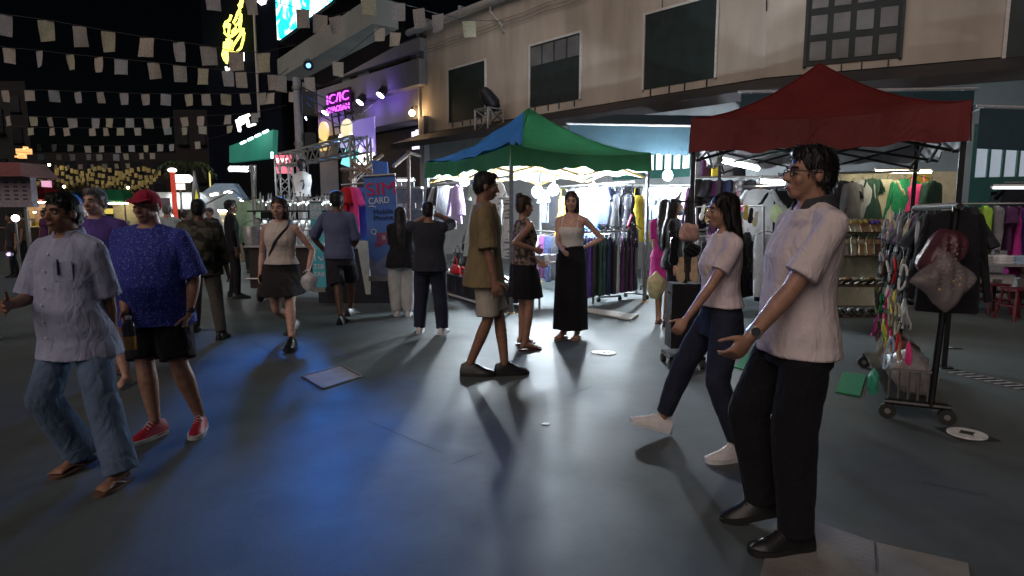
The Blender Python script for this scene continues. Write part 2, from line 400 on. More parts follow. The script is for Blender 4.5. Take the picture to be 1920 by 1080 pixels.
        if st == 'shirt' or o.get('collar'):
            cm = o.get('collar') or tm; cb = MB(); n = 22; rs = []
            for rr, zz in ((nr*1.16, .325), (nr*1.10+.004, .352), (nr*1.22+.008, .348), (nr*1.42+.010, .318)):
                rs.append([nk+V((rr*cos(2*pi*j/n), rr*sin(2*pi*j/n)*1.08+.002*h-.004*h, (zz-.325)*h-(.022*h if sin(2*pi*j/n) > .8 else 0)*1-.010*h*sin(2*pi*j/n))) for j in range(n)])
            cb.loft(rs, False); cb.build('collar', cm, rt, world=False)
        if o.get('buttons'):
            for i in range(6):
                c, rx, ry = tor(.27-i*.055); bb = MB(); bb.ell(c+V((0.01*h, ry+ea+.006+max(0, (.14-(.27-i*.055))/.2)*fl, 0)), (.006, .004, .006)); bb.build('button', mt('button', (.7, .7, .66), rough=.3), rt, world=False)
            pb = MB(); c, rx, ry = tor(.215); pb.box(c+V((-.055*h, (ry+ea)*.86+.006, 0)), (.10*s, .008, .11*s), M.Rotation(R(22), 3, 'Z')); pb.build('pocket', tm, rt, world=False)
            pb = MB(); pb.tube([c+V((-.045*h, (ry+ea)*.9+.014, .07*s)), c+V((-.047*h, (ry+ea)*.92+.016, -.02*s))], .005, 6); pb.build('pen', mt('pen', (.02, .02, .05), rough=.3), rt, world=False)
    # bottom
    st, bm_, o = bot[0], bot[1], (bot[2] if len(bot) > 2 else {})
    ea = o.get('ease', .010); bb = MB(); wz = o.get('waist', .075)
    if st in ('pants', 'shorts'):
        bb.erings(ringz(-.07, wz, ea, 6), 24)
        for k in 'RL':
            j = J[k]; r1, r2, r3 = .088*lg+ea, .056*lg+ea+o.get('kn', .008), o.get('hem', .058)*s; bb.ell(j['hip'], (r1*1.02,)*3, n=16, k=10)
            if st == 'pants':
                bb.cone(j['hip'], j['kn'], r1, r2, 16); e = j['an']+(j['kn']-j['an']).normalized()*(o.get('cuff', .0)-.035)
                bb.cone(j['kn'], e, r2, r3, 16, rnd=False); bb.ell(j['kn'], (r2, r2, r2))
            else:
                e = j['hip'].lerp(j['kn'], o.get('len', .85)); bb.cone(j['hip'], e, r1, r2+.020, 16, endcap=False)
        am = o.get('fold', .006)
        link('trousers' if st == 'pants' else 'shorts', remesh(bb, vox*1.05, 3, 'trousers', bm_, drape(am, len(label)*7, (1, 1, .7))), rt)
    else:
        z1 = o.get('hem', .35)*h; fx = o.get('flare', .02); rs = []; N = 10
        fc = (J['R']['kn']+J['L']['kn'])/2 if z1 > .2*h else (J['R']['an']+J['L']['an'])/2
        for i in range(N+1):
            t = i/N; z = z1+(hz+wz*h-z1)*t; dz = (z-hz)/h
            c0, rx, ry = tor(dz if dz > 0 else 0)
            if dz > 0: c = c0
            else:
                tt = -dz/(max(.01, (hz-z1)/h)); c = V((fc.x*tt*.8, fc.y*tt*.8, z)); rx += fx*tt; ry += fx*tt*1.2+abs(J['R']['kn'].y-J['L']['kn'].y)*.5*min(1, tt*1.4)+.012
            rs.append((c.x, c.y, z, rx+ea, ry+ea))
        bb.erings(rs, 26); am = o.get('fold', .010)
        link('skirt', remesh(bb, vox*1.1, 3, 'skirt', bm_, lambda co: am*nz(co, 55, 31, 7, (1, 1, .1))+.003*nz(co, 60, 32)), rt)
    # shoes
    if shoe:
        for k, sg in (('R', 1), ('L', -1)):
            t, up, sd_ = J[k]['F']; an = J[k]['an']; base = an-up*(.0496*h+sh)
            fp = lambda u, v, w_: base+(t*u+sd_*v)*s+up*w_*s
            so_ = MB()
            q_ = 1.1 if shoe[0] == 'shoe' else 1.0; out = [(u*q_, w_*q_) for u, w_ in ((-.080, .018), (-.068, .034), (-.03, .040), (.02, .040), (.07, .046), (.12, .050), (.16, .045), (.19, .029), (.20, .010))]
            def slab(mb_, z0, z1, ex_):
                rg = []
                for zz in (z0, z1):
                    rg.append([fp(u*1.0, w_+ex_, zz) for u, w_ in out]+[fp(u, -w_-ex_, zz) for u, w_ in out[::-1]])
                mb_.loft(rg)
            if shoe[0] == 'shoe':
                up_ = MB(); rs = []
                for u, w_, zt in ((-.090, .020, .060), (-.078, .040, .105), (-.03, .048, .125), (.025, .049, .125), (.07, .051, .104), (.11, .055, .078), (.15, .053, .064), (.19, .041, .050), (.213, .017, .034)):
                    r = []
                    for j in range(14):
                        a = 2*pi*j/14; zz = sin(a); r.append(fp(u, w_*cos(a)*(1-.25*max(0, zz)), .018+(zt-.018)*max(0, zz)+.008*min(0, zz)))
                    rs.append(r)
                up_.loft(rs); sho = up_.build('shoe', shoe[1], rt, world=False)
                slab(so_, 0, .030, .003); so_.build('sole', shoe[2], sho, world=False)
                lc = MB()
                for i in range(4): lc.pipe([fp(.045+.018*i, -.030, .106-.014*i), fp(.048+.018*i, 0, .124-.015*i), fp(.045+.018*i, .030, .106-.014*i)], .0035, 5)
                lc.build('laces', shoe[2] if len(shoe) < 4 else shoe[3], sho, world=False)
            else:
                slab(so_, 0, .016, .004); fo = so_.build('sandal', shoe[1], rt, world=False)
                lc = MB()
                for q in (1, -1): lc.pipe([fp(.125, -.012*sg, .018), fp(.10, q*.022, .046), fp(.05, q*.044, .030), fp(.02, q*.040, .012)], .006, 6)
                lc.build('strap', shoe[2], fo, world=False)
    info = dict(rt=rt, J=J, tor=tor, hp=hp_, HM=HM, s=s, h=h, hz=hz, inv=inv, mx=mx, hc=hc)
    if ex: ex(info)
    return info
def cap_on(i, m):
    hb = MB(); HM, s, hp_ = i['HM'], i['s'], i['hp']
    hb.ell(hp_(0, -.008, .050), (.082*s, .100*s, .074*s), HM, 24, 12); hb.ell(hp_(0, -.05, .015), (.078*s, .06*s, .06*s), HM)
    c = link('cap', remesh(hb, .008, 2, 'cap', m), i['rt'])
    br = MB(); rg = []
    for zz in (.030, .036): rg.append([hp_(.078*cos(pi*j/10), .075+.078*sin(pi*j/10), zz+.02-.028*sin(pi*j/10)) for j in range(11)]+[hp_(-.06+.012*j, .06, zz+.02) for j in range(11)])
    br.loft(rg); br.build('cap_brim', m, c, world=False)
    bt = MB(); bt.ell(hp_(0, -.008, .126), (.008*s,)*3); bt.build('cap_button', m, c, world=False)
def wrist_band(i, k, m, w=.016):
    j = i['J'][k]; d = (j['wr']-j['el']).normalized(); b = MB(); p = j['wr']-d*.03; r = .033*i['s']
    b.cone(p-d*w, p+d*w, r, r*.97, 16, rnd=False); o = b.build('watch', m, i['rt'], world=False)
    q = d.to_track_quat('Z', 'Y').to_matrix(); f = MB()
    sidev = V((-1 if k == 'L' else 1, .3, .2)); sidev = (sidev-d*sidev.dot(d)).normalized()
    f.cone(p+sidev*r*.9, p+sidev*(r+.008), .019, .018, 14, rnd=False); f.build('watch_face', mt('watch_face', (.05, .05, .06), rough=.15), o, world=False)
def glasses_on(i, m):
    hp_ = i['hp']; b = MB()
    for sg in (1, -1):
        b.pipe([hp_(sg*.031+.021*cos(2*pi*j/14), .094-.004*abs(cos(2*pi*j/14)), -.003+.016*sin(2*pi*j/14)) for j in range(15)], .0024, 6)
        b.pipe([hp_(sg*.053, .089, .004), hp_(sg*.077, .06, .004), hp_(sg*.083, -.01, .000)], .0026, 6)
    b.pipe([hp_(-.010, .097, .002), hp_(.010, .097, .002)], .0024, 6)
    b.build('glasses', m, i['rt'], world=False)
def crossbody(i, m, sg=1, bag=None):
    tor, h = i['tor'], i['h']; pts = []
    for k in range(25):
        t = k/24; a = 2*pi*t
        dz = .16+.145*cos(a); c, rx, ry = tor(dz); xx = cos(a)*sg
        x = (.06*h*cos(a)-.02*h*(1-cos(a)))*sg; x = max(-rx, min(rx, x*1.25)); y = math.copysign(sqrt(max(0, 1-(x/rx)**2)), sin(a))*(ry)
        pts.append(c+V((x, y*(1)+math.copysign(.022, sin(a)), (.028*h if cos(a) > .95 else 0))))
    rs = []
    b = MB()
    for k, p in enumerate(pts):
        tdir = (pts[min(k+1, 24)]-pts[max(0, k-1)]).normalized(); o = V((p.x, p.y, 0)); o.normalize() if o.length > .01 else None
        sdv = tdir.cross(o).normalized() if o.length > .01 else V((1, 0, 0))
        rs.append([p+sdv*.016, p+o*.004, p-sdv*.016, p-o*.004])
    b.loft(rs, False); b.build('bag_strap', m, i['rt'], world=False)
def bag_mesh(c, w, d, h, seed=1, amp=.02, knot=True, n=20, k=12):
    b = MB(); rs = []
    for i in range(k+1):
        t = i/k; f = sin(pi*min(1, .08+t*.80))**.55; f *= 1 if t < .72 else max(.12, 1-(t-.72)/.28*.92)
        r = []
        for j in range(n):
            a = 2*pi*j/n; e = 1+amp*8*sin(3*a+seed+5*t)*.35+amp*5*sin(7*a+seed*2-4*t)*.3
            r.append(V(c)+V((w/2*f*e*cos(a), d/2*f*e*sin(a), h*t)))
        rs.append(r)
    b.loft(rs); return b
# ------------------------------------------------------------ ground
def slab_mat():
    m = mt('pavement', (.082, .097, .100), rough=.5, var=.12, sc=.9, bump=.12, bsc=90, spec=.5)
    n = m.node_tree.nodes; L = m.node_tree.links; b = n['Principled BSDF']
    tc = n.new('ShaderNodeTexCoord'); z = n.new('ShaderNodeTexNoise'); z.inputs['Scale'].default_value = 1.7; z.inputs['Detail'].default_value = 6
    L.new(tc.outputs['Object'], z.inputs[0]); mr = n.new('ShaderNodeMapRange'); mr.inputs[1].default_value = .3; mr.inputs[2].default_value = .7; mr.inputs[3].default_value = .50; mr.inputs[4].default_value = .60
    L.new(z.outputs[0], mr.inputs[0]); L.new(mr.outputs[0], b.inputs['Roughness'])
    old = b.inputs['Base Color'].links[0].from_socket; mxn = n.new('ShaderNodeMixRGB'); mxn.blend_type = 'MULTIPLY'; mxn.inputs[0].default_value = 1
    z3 = n.new('ShaderNodeTexNoise'); z3.inputs['Scale'].default_value = 3.1; z3.inputs['Detail'].default_value = 9; z3.inputs['Roughness'].default_value = .72; z3.inputs['Distortion'].default_value = .6; L.new(tc.outputs['Object'], z3.inputs[0])
    r3 = n.new('ShaderNodeValToRGB'); r3.color_ramp.elements[0].position = .36; r3.color_ramp.elements[0].color = (.86, .86, .86, 1); r3.color_ramp.elements[1].position = .56; r3.color_ramp.elements[1].color = (1.04, 1.04, 1.04, 1); L.new(z3.outputs[0], r3.inputs[0])
    L.new(old, mxn.inputs[1]); L.new(r3.outputs[0], mxn.inputs[2]); L.new(mxn.outputs[0], b.inputs['Base Color'])
    return m
g = MB(); g.quad((-300, -60, 0), (300, -60, 0), (300, 600, 0), (-300, 600, 0))
struct(g.build('ground', slab_mat(), smooth=False))
conc = mt('pale_concrete', (.20, .185, .165), rough=.7, var=.3, sc=3, bump=.4, bsc=50)
g = MB(); pts = [G(1462, 948), G(1520, 976), G(1640, 1018), G(1815, 1058), G(1822, 1110), G(1500, 1400), G(1400, 1400), G(1425, 1080)]
g.loft([[p+V((0, 0, -.02)) for p in pts], [p+V((0, 0, .006)) for p in pts]]); struct(g.build('pavement', conc))
# shallow saw-cut joints in the street surface
jm = mt('joint', (.048, .054, .056), rough=.8)
g = MB()
for (a, b_) in (((846, 872), (905, 848)), ((1730, 905), (1850, 930)), ((690, 790), (830, 850)), ((470, 640), (560, 690)), ((1060, 745), (1110, 725)), ((1640, 1020), (1643, 1075))):
    p, q = G(*a), G(*b_); d = (q-p).normalized()*1; sdv = V((-d.y, d.x, 0))*.0035; z = V((0, 0, .004 if a[1] < 1000 else .009))
    g.quad(p-sdv+z, p+sdv+z, q+sdv+z, q-sdv+z)
struct(g.build('street_joints', jm, smooth=False))
def flat_poly(name, px, m, lift, label, cat, th=.006):
    pts = [G(*p) for p in px]; b = MB(); b.loft([[p+V((0, 0, lift)) for p in pts], [p+V((0, 0, lift+th)) for p in pts]])
    return tag(b.build(name, m), label, cat)
steel = metal('worn_steel', (.30, .29, .28), .55)
pl = flat_poly('cover_plate', ((567, 707), (606, 730), (678, 707), (640, 687)), mt('plate', (.30, .27, .25), rough=.6, var=.2, sc=6), .001, 'square pale metal access cover set in the blue lit street', 'cover plate', .008)
b = MB(); q = [G(*p) for p in ((567, 707), (606, 730), (678, 707), (640, 687))]; c0 = sum(q, V())/4
for i in range(4): b.tube([q[i]+V((0, 0, .007)), q[(i+1) % 4]+V((0, 0, .007))], .012, 6)
b.build('rim', steel, pl)
flat_poly('floor_board', ((1060, 578), (1104, 588), (1183, 603), (1197, 594), (1110, 582)), mt('board_white', (.62, .64, .60), rough=.6), .012, 'long white board lying flat on the street beside the skirt rack', 'board', .025)
grn = mt('green_mat', (.03, .22, .10), rough=.9, sc=60, bump=.5)
flat_poly('green_mat', ((1376, 690), (1418, 700), (1450, 676), (1404, 664)), grn, .002, 'small green mat seen between the woman and the man walking', 'mat', .012)
flat_poly('green_mat', ((1566, 737), (1612, 745), (1624, 705), (1580, 700)), grn, .002, 'green mat under the shoe shelf beside the wheeled rack', 'mat', .012)
wht = mt('sign_white', (.72, .73, .72), rough=.45); blk = mt('ink_black', (.015, .015, .018), rough=.5)
def floor_disc(c, r, name, label, kind):
    rt = root(name, c, label, 'floor marker')
    b = MB(); b.cone(c+V((0, 0, .002)), c+V((0, 0, .012)), r, r*.98, 32, rnd=False); b.build('disc', wht, rt)
    b = MB(); z = V((0, 0, .014))
    if kind == 0:
        b.cone(c+V((-r*.75, r*.35, .001)), c+V((-r*.75, r*.35, .009)), r*.85, r*.84, 28, rnd=False); b.build('disc', wht, rt)
        b = MB(); b.add([c+z+V((x*r, y*r, 0)) for x, y in ((-.45, -.2), (-.1, .5), (.05, .1), (.45, .5), (.25, -.35), (-.05, .05), (-.2, -.3))], [tuple(range(7))[::-1]])
    else:
        o = [c+V((x*r*1.12, y*r*1.12, .0035)) for x, y in ((-1, -1), (1, -1), (1, 1), (-1, 1))]; s_ = MB(); s_.quad(*o); s_.build('base_plate', blk, rt, smooth=False)
        b.add([c+z+V((x*r, y*r, 0)) for x, y in ((-.5, 0), (-.15, -.25), (0, -.55), (.15, -.25), (.5, 0), (.2, .3), (0, .5), (-.2, .3))], [tuple(range(8))])
    b.build('emblem', blk, rt, smooth=False)
floor_disc(G(1137, 663), .10, 'floor_marker', 'round white floor marker with black mark below the board', 0)
floor_disc(G(1813, 815), .115, 'floor_marker', 'round white floor marker with dark diamond, right of the wheeled rack', 1)
c = G(1772, 652); rt = root('floor_marker', c, 'dark triangular floor marker with pale centre near the drain', 'floor marker')
b = MB()
tri = lambda r, z: [c+V((r*sin(a), r*cos(a), z)) for a in (0, 2*pi/3, 4*pi/3)]
b.loft([tri(.16, .001)[::-1], tri(.16, .008)[::-1]]); b.build('plate', blk, rt); b = MB(); b.loft([tri(.08, .009)[::-1], tri(.08, .011)[::-1]]); b.build('centre', wht, rt)
b = MB(); q = G(1022, 796); b.loft([[q+V((x, y, .002+.004*abs(x*20))) for x, y in ((-.03, -.012), (.02, -.02), (.035, .01), (-.01, .022))], [q+V((x, y, .004+.006*abs(x*20))) for x, y in ((-.03, -.012), (.02, -.02), (.035, .01), (-.01, .022))]]); tag(b.build('paper_scrap', wht), 'tiny white paper scrap lying on the open street before the olive shirted man', 'litter')
# drain
A, B = G(1766, 697), G(1990, 752); d = (B-A).normalized(); n_ = V((-d.y, d.x, 0)); Lg = (B-A).length; wd = .20
rt = root('drain_grate', A, 'long dark drain grate with slanted bars at the right edge', 'drain')
b = MB(); z = V((0, 0, .003)); b.quad(A+z, B+z, B+n_*wd+z, A+n_*wd+z); b.build('channel', mt('void', (.004, .004, .005), rough=.9), rt, smooth=False)
bar = None; k = int(Lg/.075)
for i in range(k):
    p = A+d*(i+.5)*Lg/k
    if bar is None:
        b = MB(); e = n_*wd+d*.05; b.hexa([p+V((0, 0, .004))-d*.008, p+V((0, 0, .004))+d*.008, p+e+V((0, 0, .004))+d*.008, p+e+V((0, 0, .004))-d*.008, p+V((0, 0, .007))-d*.008, p+V((0, 0, .007))+d*.008, p+e+V((0, 0, .007))+d*.008, p+e+V((0, 0, .007))-d*.008])
        bar = b.build('bar', mt('grate_metal', (.50, .50, .50), rough=.5), rt); p0 = p
    else:
        c2 = link('bar', bar.data, rt); c2.location = wmat(rt).inverted().to_3x3() @ (p-p0)
for o_ in (V((0, 0, 0)), n_*(wd+.0)):
    b = MB(); b.box((A+B)/2+o_+V((0, 0, .005)), (Lg, .02, .008), M.Rotation(atan2(d.y, d.x), 3, 'Z')); b.build('edge_frame', steel, rt)
# ------------------------------------------------------------ long beige building
D1 = V((-.684, .729, 0)); D2 = V((.902, -.432, 0))
F0 = V((4.86, 14.6, 0)); N1 = V((-.729, -.684, 0)); N2 = V((-.432, -.902, 0))
BND = onplane(1425, 300, F0, N1); BND.z = 0
def sz1(px, py): p = onplane(px, py, F0, N1); return (p-BND).dot(D1), p.z
def sz2(px, py): p = onplane(px, py, BND, N2); return (p-BND).dot(D2), p.z
def fp(seg, s_, z, d=0): return BND+(D1 if seg == 1 else D2)*s_+(N1 if seg == 1 else N2)*d+V((0, 0, z))
def fbox(b, seg, s0, s1, z0, z1, d0, d1):
    q = [fp(seg, s0, z0, d0), fp(seg, s1, z0, d0), fp(seg, s1, z0, d1), fp(seg, s0, z0, d1)]
    t = V((0, 0, z1-z0)); return b.hexa(q+[p+t for p in q])
plaster = mt('beige_plaster', (.49, .43, .365), rough=.85, var=.2, sc=1.6, stretch=(1, 1, .22), bump=.15, bsc=40)
wtrim = mt('white_trim', (.66, .64, .62), rough=.6, var=.1)
dkgreen = mt('dark_green_panel', (.020, .034, .034), rough=.5, var=.2, sc=3)
soff = mt('dark_soffit', (.030, .028, .030), rough=.7, var=.25, sc=2)
ztop = 8.1; zled = 4.42
send = sz1(786, 250)[0]; rend = 9.0
rt = root('shop_building', BND, 'long beige two storey building with dark upper windows behind the stalls', 'building')
b = MB(); fbox(b, 1, 0, send, zled, ztop, -.3, 0); b.build('upper_wall', plaster, rt, smooth=False)
b = MB(); fbox(b, 2, 0, rend, zled, ztop+.4, -.3, -.001); b.build('upper_wall', plaster, rt, smooth=False)
wins = [(1, (842, 910), ((842, 133), (842, 230), (910, 113), (910, 219)), 'p'), (1, (995, 1088), ((995, 85), (995, 200), (1088, 65), (1088, 187)), 'h'), (1, (1210, 1343), ((1210, 25), (1210, 163), (1343, -2), (1343, 150)), 'p'),
        (2, (1515, 1690), ((1515, -20), (1515, 124), (1690, -48), (1690, 108)), 'g'), (2, (1893, 2050), ((1893, -72), (1893, 101), (2050, -60), (2050, 101)), 'p')]
pane_m = mt('dull_pane', (.16, .16, .165), rough=.3, var=.25, sc=2); shutter = mt('shutter_dark', (.022, .03, .032), rough=.6, var=.2, sc=4)
for seg, _, q, kind in wins:
    f = sz1 if seg == 1 else sz2; qs = [f(*p) for p in q]
    s0, s1 = sorted(((qs[0][0]+qs[1][0])/2, (qs[2][0]+qs[3][0])/2)); zt = (qs[0][1]+qs[2][1])/2; zb = (qs[1][1]+qs[3][1])/2
    b = MB(); fw_ = .06
    for a in ((s0-fw_, s0, zb-.02, zt+fw_), (s1, s1+fw_, zb-.02, zt+fw_), (s0, s1, zt, zt+fw_)): fbox(b, seg, *a, 0, .05)
    wn = b.build('window', wtrim if kind != 'g' else dkgreen, rt, smooth=False)
    b = MB(); fbox(b, seg, s0, s1, zb, zt, 0, .02); b.build('panel', dkgreen if kind == 'p' else shutter, wn, smooth=False)
    W = s1-s0; Hh = zt-zb
    if kind == 'h':
        for i in range(4):
            b = MB(); u = s0+W*(i+.06)/4; fbox(b, seg, u, u+W*.22, zt-Hh*.33, zt-.05, .02, .035); b.build('pane', pane_m, wn, smooth=False)
    if kind == 'g':
        for i in range(4):
            for j in range(3):
                b = MB(); u = s0+W*(i+.14)/4; v = zb+Hh*(j+.18)/3.0; fbox(b, seg, u, u+W*.18, v, v+Hh*.24, .02, .035); b.build('pane', pane_m, wn, smooth=False)
    for t in (.1, .4, .62, .9):
        b = MB(); fbox(b, seg, s0+W*t-.012, s0+W*t+.012, zb-.18, zb-.02, 0, .03); b.build('drain_spout', blk, wn, smooth=False)
# eave gutter, downpipes
gut = mt('gutter_grey', (.42, .41, .41), rough=.5, var=.15)
b = MB(); b.pipe([fp(1, -0.2, ztop+.02, .14), fp(1, send*.5, ztop, .14), fp(1, send+.4, ztop-.02, .14)], .13, 10); b.build('gutter', gut, rt)
b = MB()
for i in range(7): s_ = send*(i+.5)/7; fbox(b, 1, s_-.04, s_+.04, ztop-.1, ztop+.18, .0, .3)
b.build('gutter_bracket', gut, rt)
b = MB(); b.pipe([fp(1, send*.985, ztop-.1, .14), fp(1, send*.985, ztop-.35, .12), fp(1, send-.12, ztop-.8, .07), fp(1, send-.12, 4.4, .06)], .05); b.build('downpipe', gut, rt)
s_ = sz1(925, 70)[0]; b = MB(); b.pipe([fp(1, s_, ztop-.1, .14), fp(1, s_, ztop-.3, .12), fp(1, s_-.5, ztop-.85, .05), fp(1, s_-.5, ztop-1.0, .03)], .045); b.build('downpipe', gut, rt)
rf = mt('roof_dark', (.03, .03, .034), rough=.7)
b = MB(); b.hexa([fp(1, 0, ztop+.05, .05), fp(1, send+.2, ztop+.05, .05), fp(1, send+.2, ztop+1.6, -5), fp(1, 0, ztop+1.6, -5), fp(1, 0, ztop+.15, .05), fp(1, send+.2, ztop+.15, .05), fp(1, send+.2, ztop+1.7, -5), fp(1, 0, ztop+1.7, -5)]); b.build('roof', rf, rt, smooth=False)
b = MB(); fbox(b, 1, send-.02, send+.001, 0, ztop, -5, -.3); b.build('end_wall', plaster, rt, smooth=False)
for px_, y1 in ((1243, 46), (1437, 22)):
    s_ = sz1(px_, 10)[0]; zz = sz1(px_, y1)[1]; b = MB(); b.pipe([fp(1, s_, ztop, .04), fp(1, s_+.03, (ztop+zz)/2, .03), fp(1, s_-.02, zz, .03)], .012, 5); b.build('cable', blk, rt)
for i in range(3):
    q0, q1 = fp(1, .3, 7.6-.12*i, .06), fp(1, send-.2, 7.45-.10*i, .06); b = MB(); b.pipe([q0.lerp(q1, t/14)+V((0, 0, -.05*sin(pi*((t/14*6) % 1)))) for t in range(15)], .010, 5); b.build('cable', mt('cable_grey', (.2, .19, .18)), rt)
# canopy over the shop fronts
def canopy(seg, s0, s1, nm):
    b = MB(); o = 1.25
    mit = (N1+N2)/(1+N1.dot(N2))*o; e0 = BND+mit
    q = [e0+V((0, 0, 3.75)), fp(seg, s1, 3.75, o), fp(seg, s1, 4.18, 0), BND+V((0, 0, 4.18))]
    t = [e0+V((0, 0, 3.95)), fp(seg, s1, 3.95, o), fp(seg, s1, 4.40, 0), BND+V((0, 0, 4.40))]
    b.hexa(q+t); b.build('canopy', soff, rt, smooth=False)
canopy(1, .25, send, 'a'); canopy(2, -.1, rend, 'b')
# ground floor: piers, wall, transoms
gwall = mt('shop_wall', (.27, .28, .285), rough=.8, var=.12, sc=2); sgreen = mt('shop_green', (.03, .10, .085), rough=.5, var=.15)
b = MB(); fbox(b, 1, 0, send, 0, 4.2, -.3, -.02); b.build('lower_wall', gwall, rt, smooth=False)
lit = lamp_m('lit_pane', (.80, .92, 1), 1.5)
s0, s1 = sorted((sz1(1168, 300)[0], sz1(1296, 300)[0]))
b = MB()
for z in (2.36, 3.28): fbox(b, 1, s0-.3, s1+.3, z, z+.10 if z > 3 else z+.2, -.02, .05)
tw = b.build('window', sgreen, rt, smooth=False); N = 8
for i in range(N):
    u = s0+(s1-s0)*i/N; w_ = (s1-s0)/N
    b = MB(); fbox(b, 1, u+.03, u+w_-.03, 2.57, 3.27, -.015, .01); b.build('pane', lit, tw, smooth=False)
    b = MB(); fbox(b, 1, u-.03, u+.03, 2.565, 3.275, -.015, .04); b.build('mullion', sgreen, tw, smooth=False)
# right hand shop front: wall with a lit room behind transom windows
a0 = sz2(1822, 300)[0]
b = MB(); fbox(b, 2, -.05, a0, 0, 4.2, -.3, -.02); b.build('lower_wall', gwall, rt, smooth=False)
b = MB(); fbox(b, 2, a0, rend, 3.20, 4.2, -.3, -.02); b.build('lower_wall', gwall, rt, smooth=False)
zt_ = sz2(1860, 268)[1]; zb_ = sz2(1860, 332)[1]
b = MB(); fbox(b, 2, a0, rend, zt_, 3.2, -.25, .0); fbox(b, 2, a0, rend, zb_-.28, zb_, -.25, .0); fbox(b, 2, a0, a0+.07, zb_, zt_, -.2, .0)
tw = b.build('window', sgreen, rt, smooth=False); N = 8; wv = (sz2(1918, 300)[0]-a0)/3.5
gl = mt('frosted_glass', (.55, .60, .66), rough=.35, var=.05, emit=.34, ec=(.72, .84, 1), bump=0)
for i in range(9):
    u = a0+.07+wv*i
    b = MB(); fbox(b, 2, u, u+wv-.04, zb_, zt_, -.12, -.10); b.build('pane', gl, tw, smooth=False)
    b = MB(); fbox(b, 2, u+wv-.04, u+wv, zb_, zt_, -.14, .01); b.build('mullion', sgreen, tw, smooth=False)
tubew = lamp_m('tube_light', (.88, .95, 1), 14)
b = MB(); fbox(b, 2, a0, a0+.35, 0, zb_-.28, -.25, -.01); b.build('door_post', sgreen, rt, smooth=False)
b = MB(); fbox(b, 2, a0-.1, rend, 0, zb_-.28, -3.2, -3.0); b.build('inner_wall', mt('inner_wall', (.34, .37, .42), rough=.8), rt, smooth=False)
b = MB(); fbox(b, 2, a0-.1, rend, 2.9, 3.0, -3.2, -.3); b.build('inner_ceiling', mt('inner_ceiling', (.6, .62, .64), rough=.8), rt, smooth=False)
def tube_lamp(a, b_, label, e=14, r=.02, name='tube_light', grp=None, col=(.88, .95, 1)):
    a, b_ = V(a), V(b_); rt2 = root(name, (a+b_)/2, label, 'tube light', grp)
    m = MB(); m.cone(a, b_, r, r, 10, rnd=False); m.build('tube', lamp_m('tube%g%g' % (e, col[0]), col, e), rt2)
    d_ = (b_-a).normalized()
    m = MB(); m.cone(a-d_*.03, a, r*1.3, r*1.3, 8, rnd=False); m.cone(b_, b_+d_*.03, r*1.3, r*1.3, 8, rnd=False); m.box((a+b_)/2+V((0, 0, r+.018)), ((b_-a).length, .04, .03), d_.to_track_quat('X', 'Z').to_matrix()); m.build('fitting', wtrim, rt2)
    return rt2
tube_lamp(fp(2, a0+.6, 2.86, -1.0), fp(2, a0+1.8, 2.86, -1.0), 'tube light on the ceiling inside the shop at right', 9)
# awnings
teal = mt('awning_teal', (.016, .043, .060), rough=.7, var=.2, sc=2, bump=.1)
def awning(pa, pb, za, drop, back, nrm, label, scal=True):
    a, b_ = V(pa), V(pb); rt2 = root('awning', (a+b_)/2, label, 'awning'); d_ = (b_-a); L_ = d_.length; d_.normalize()
    m = MB(); m.pipe([a-d_*.05, (a+b_)/2, b_+d_*.05], .022, 8); m.build('front_rod', mt('rod_white', (.42, .42, .44), rough=.5), rt2)
    n2 = max(24, int(L_*14)); f = V((0, 0, 1)); top = []; bot = []
    inn = -V(nrm)*.012
    m = MB()
    for i in range(n2+1):
        t = i/n2; p = a.lerp(b_, t); wv_ = .012*sin(t*L_*5); sc_ = (.045*abs(sin(t*L_*pi/.22)) if scal else 0)
        top.append(p+V((0, 0, -.03))); bot.append(p+V(nrm)*wv_+V((0, 0, -drop+sc_)))
    for i in range(n2): m.hexa([bot[i]+inn, bot[i+1]+inn, bot[i+1], bot[i], top[i]+inn, top[i+1]+inn, top[i+1], top[i]])
    m.build('valance', teal, rt2)
    m = MB(); q = [a, b_, b_-V(nrm)*back+V((0, 0, za)), a-V(nrm)*back+V((0, 0, za))]; m.hexa([p+V((0, 0, .0)) for p in q]+[p+V((0, 0, .015)) for p in q]); m.build('awning_sheet', teal, rt2)
    for p in (a.lerp(b_, .04), a.lerp(b_, .96)):
        m = MB(); m.cone(p, p-V(nrm)*back+V((0, 0, za-.25)), .02, .02, 6, rnd=False); m.build('arm', mt('rod_white', (.6, .6, .62)), rt2)
awning(P(1066, 232, 13.4), P(1300, 236, 12.9), .35, .62, 1.6, N1, 'teal scalloped awning between the green and red tents')
awning(P(1390, 172, 10.6), P(1828, 166, 10.1), .3, .78, 1.6, N2, 'wide teal awning behind the red tent roof', False)
awning(P(1838, 199, 9.4), P(2060, 206, 9.0), .3, .62, 2.0, N2, 'teal awning above the lit shop windows at right', False)
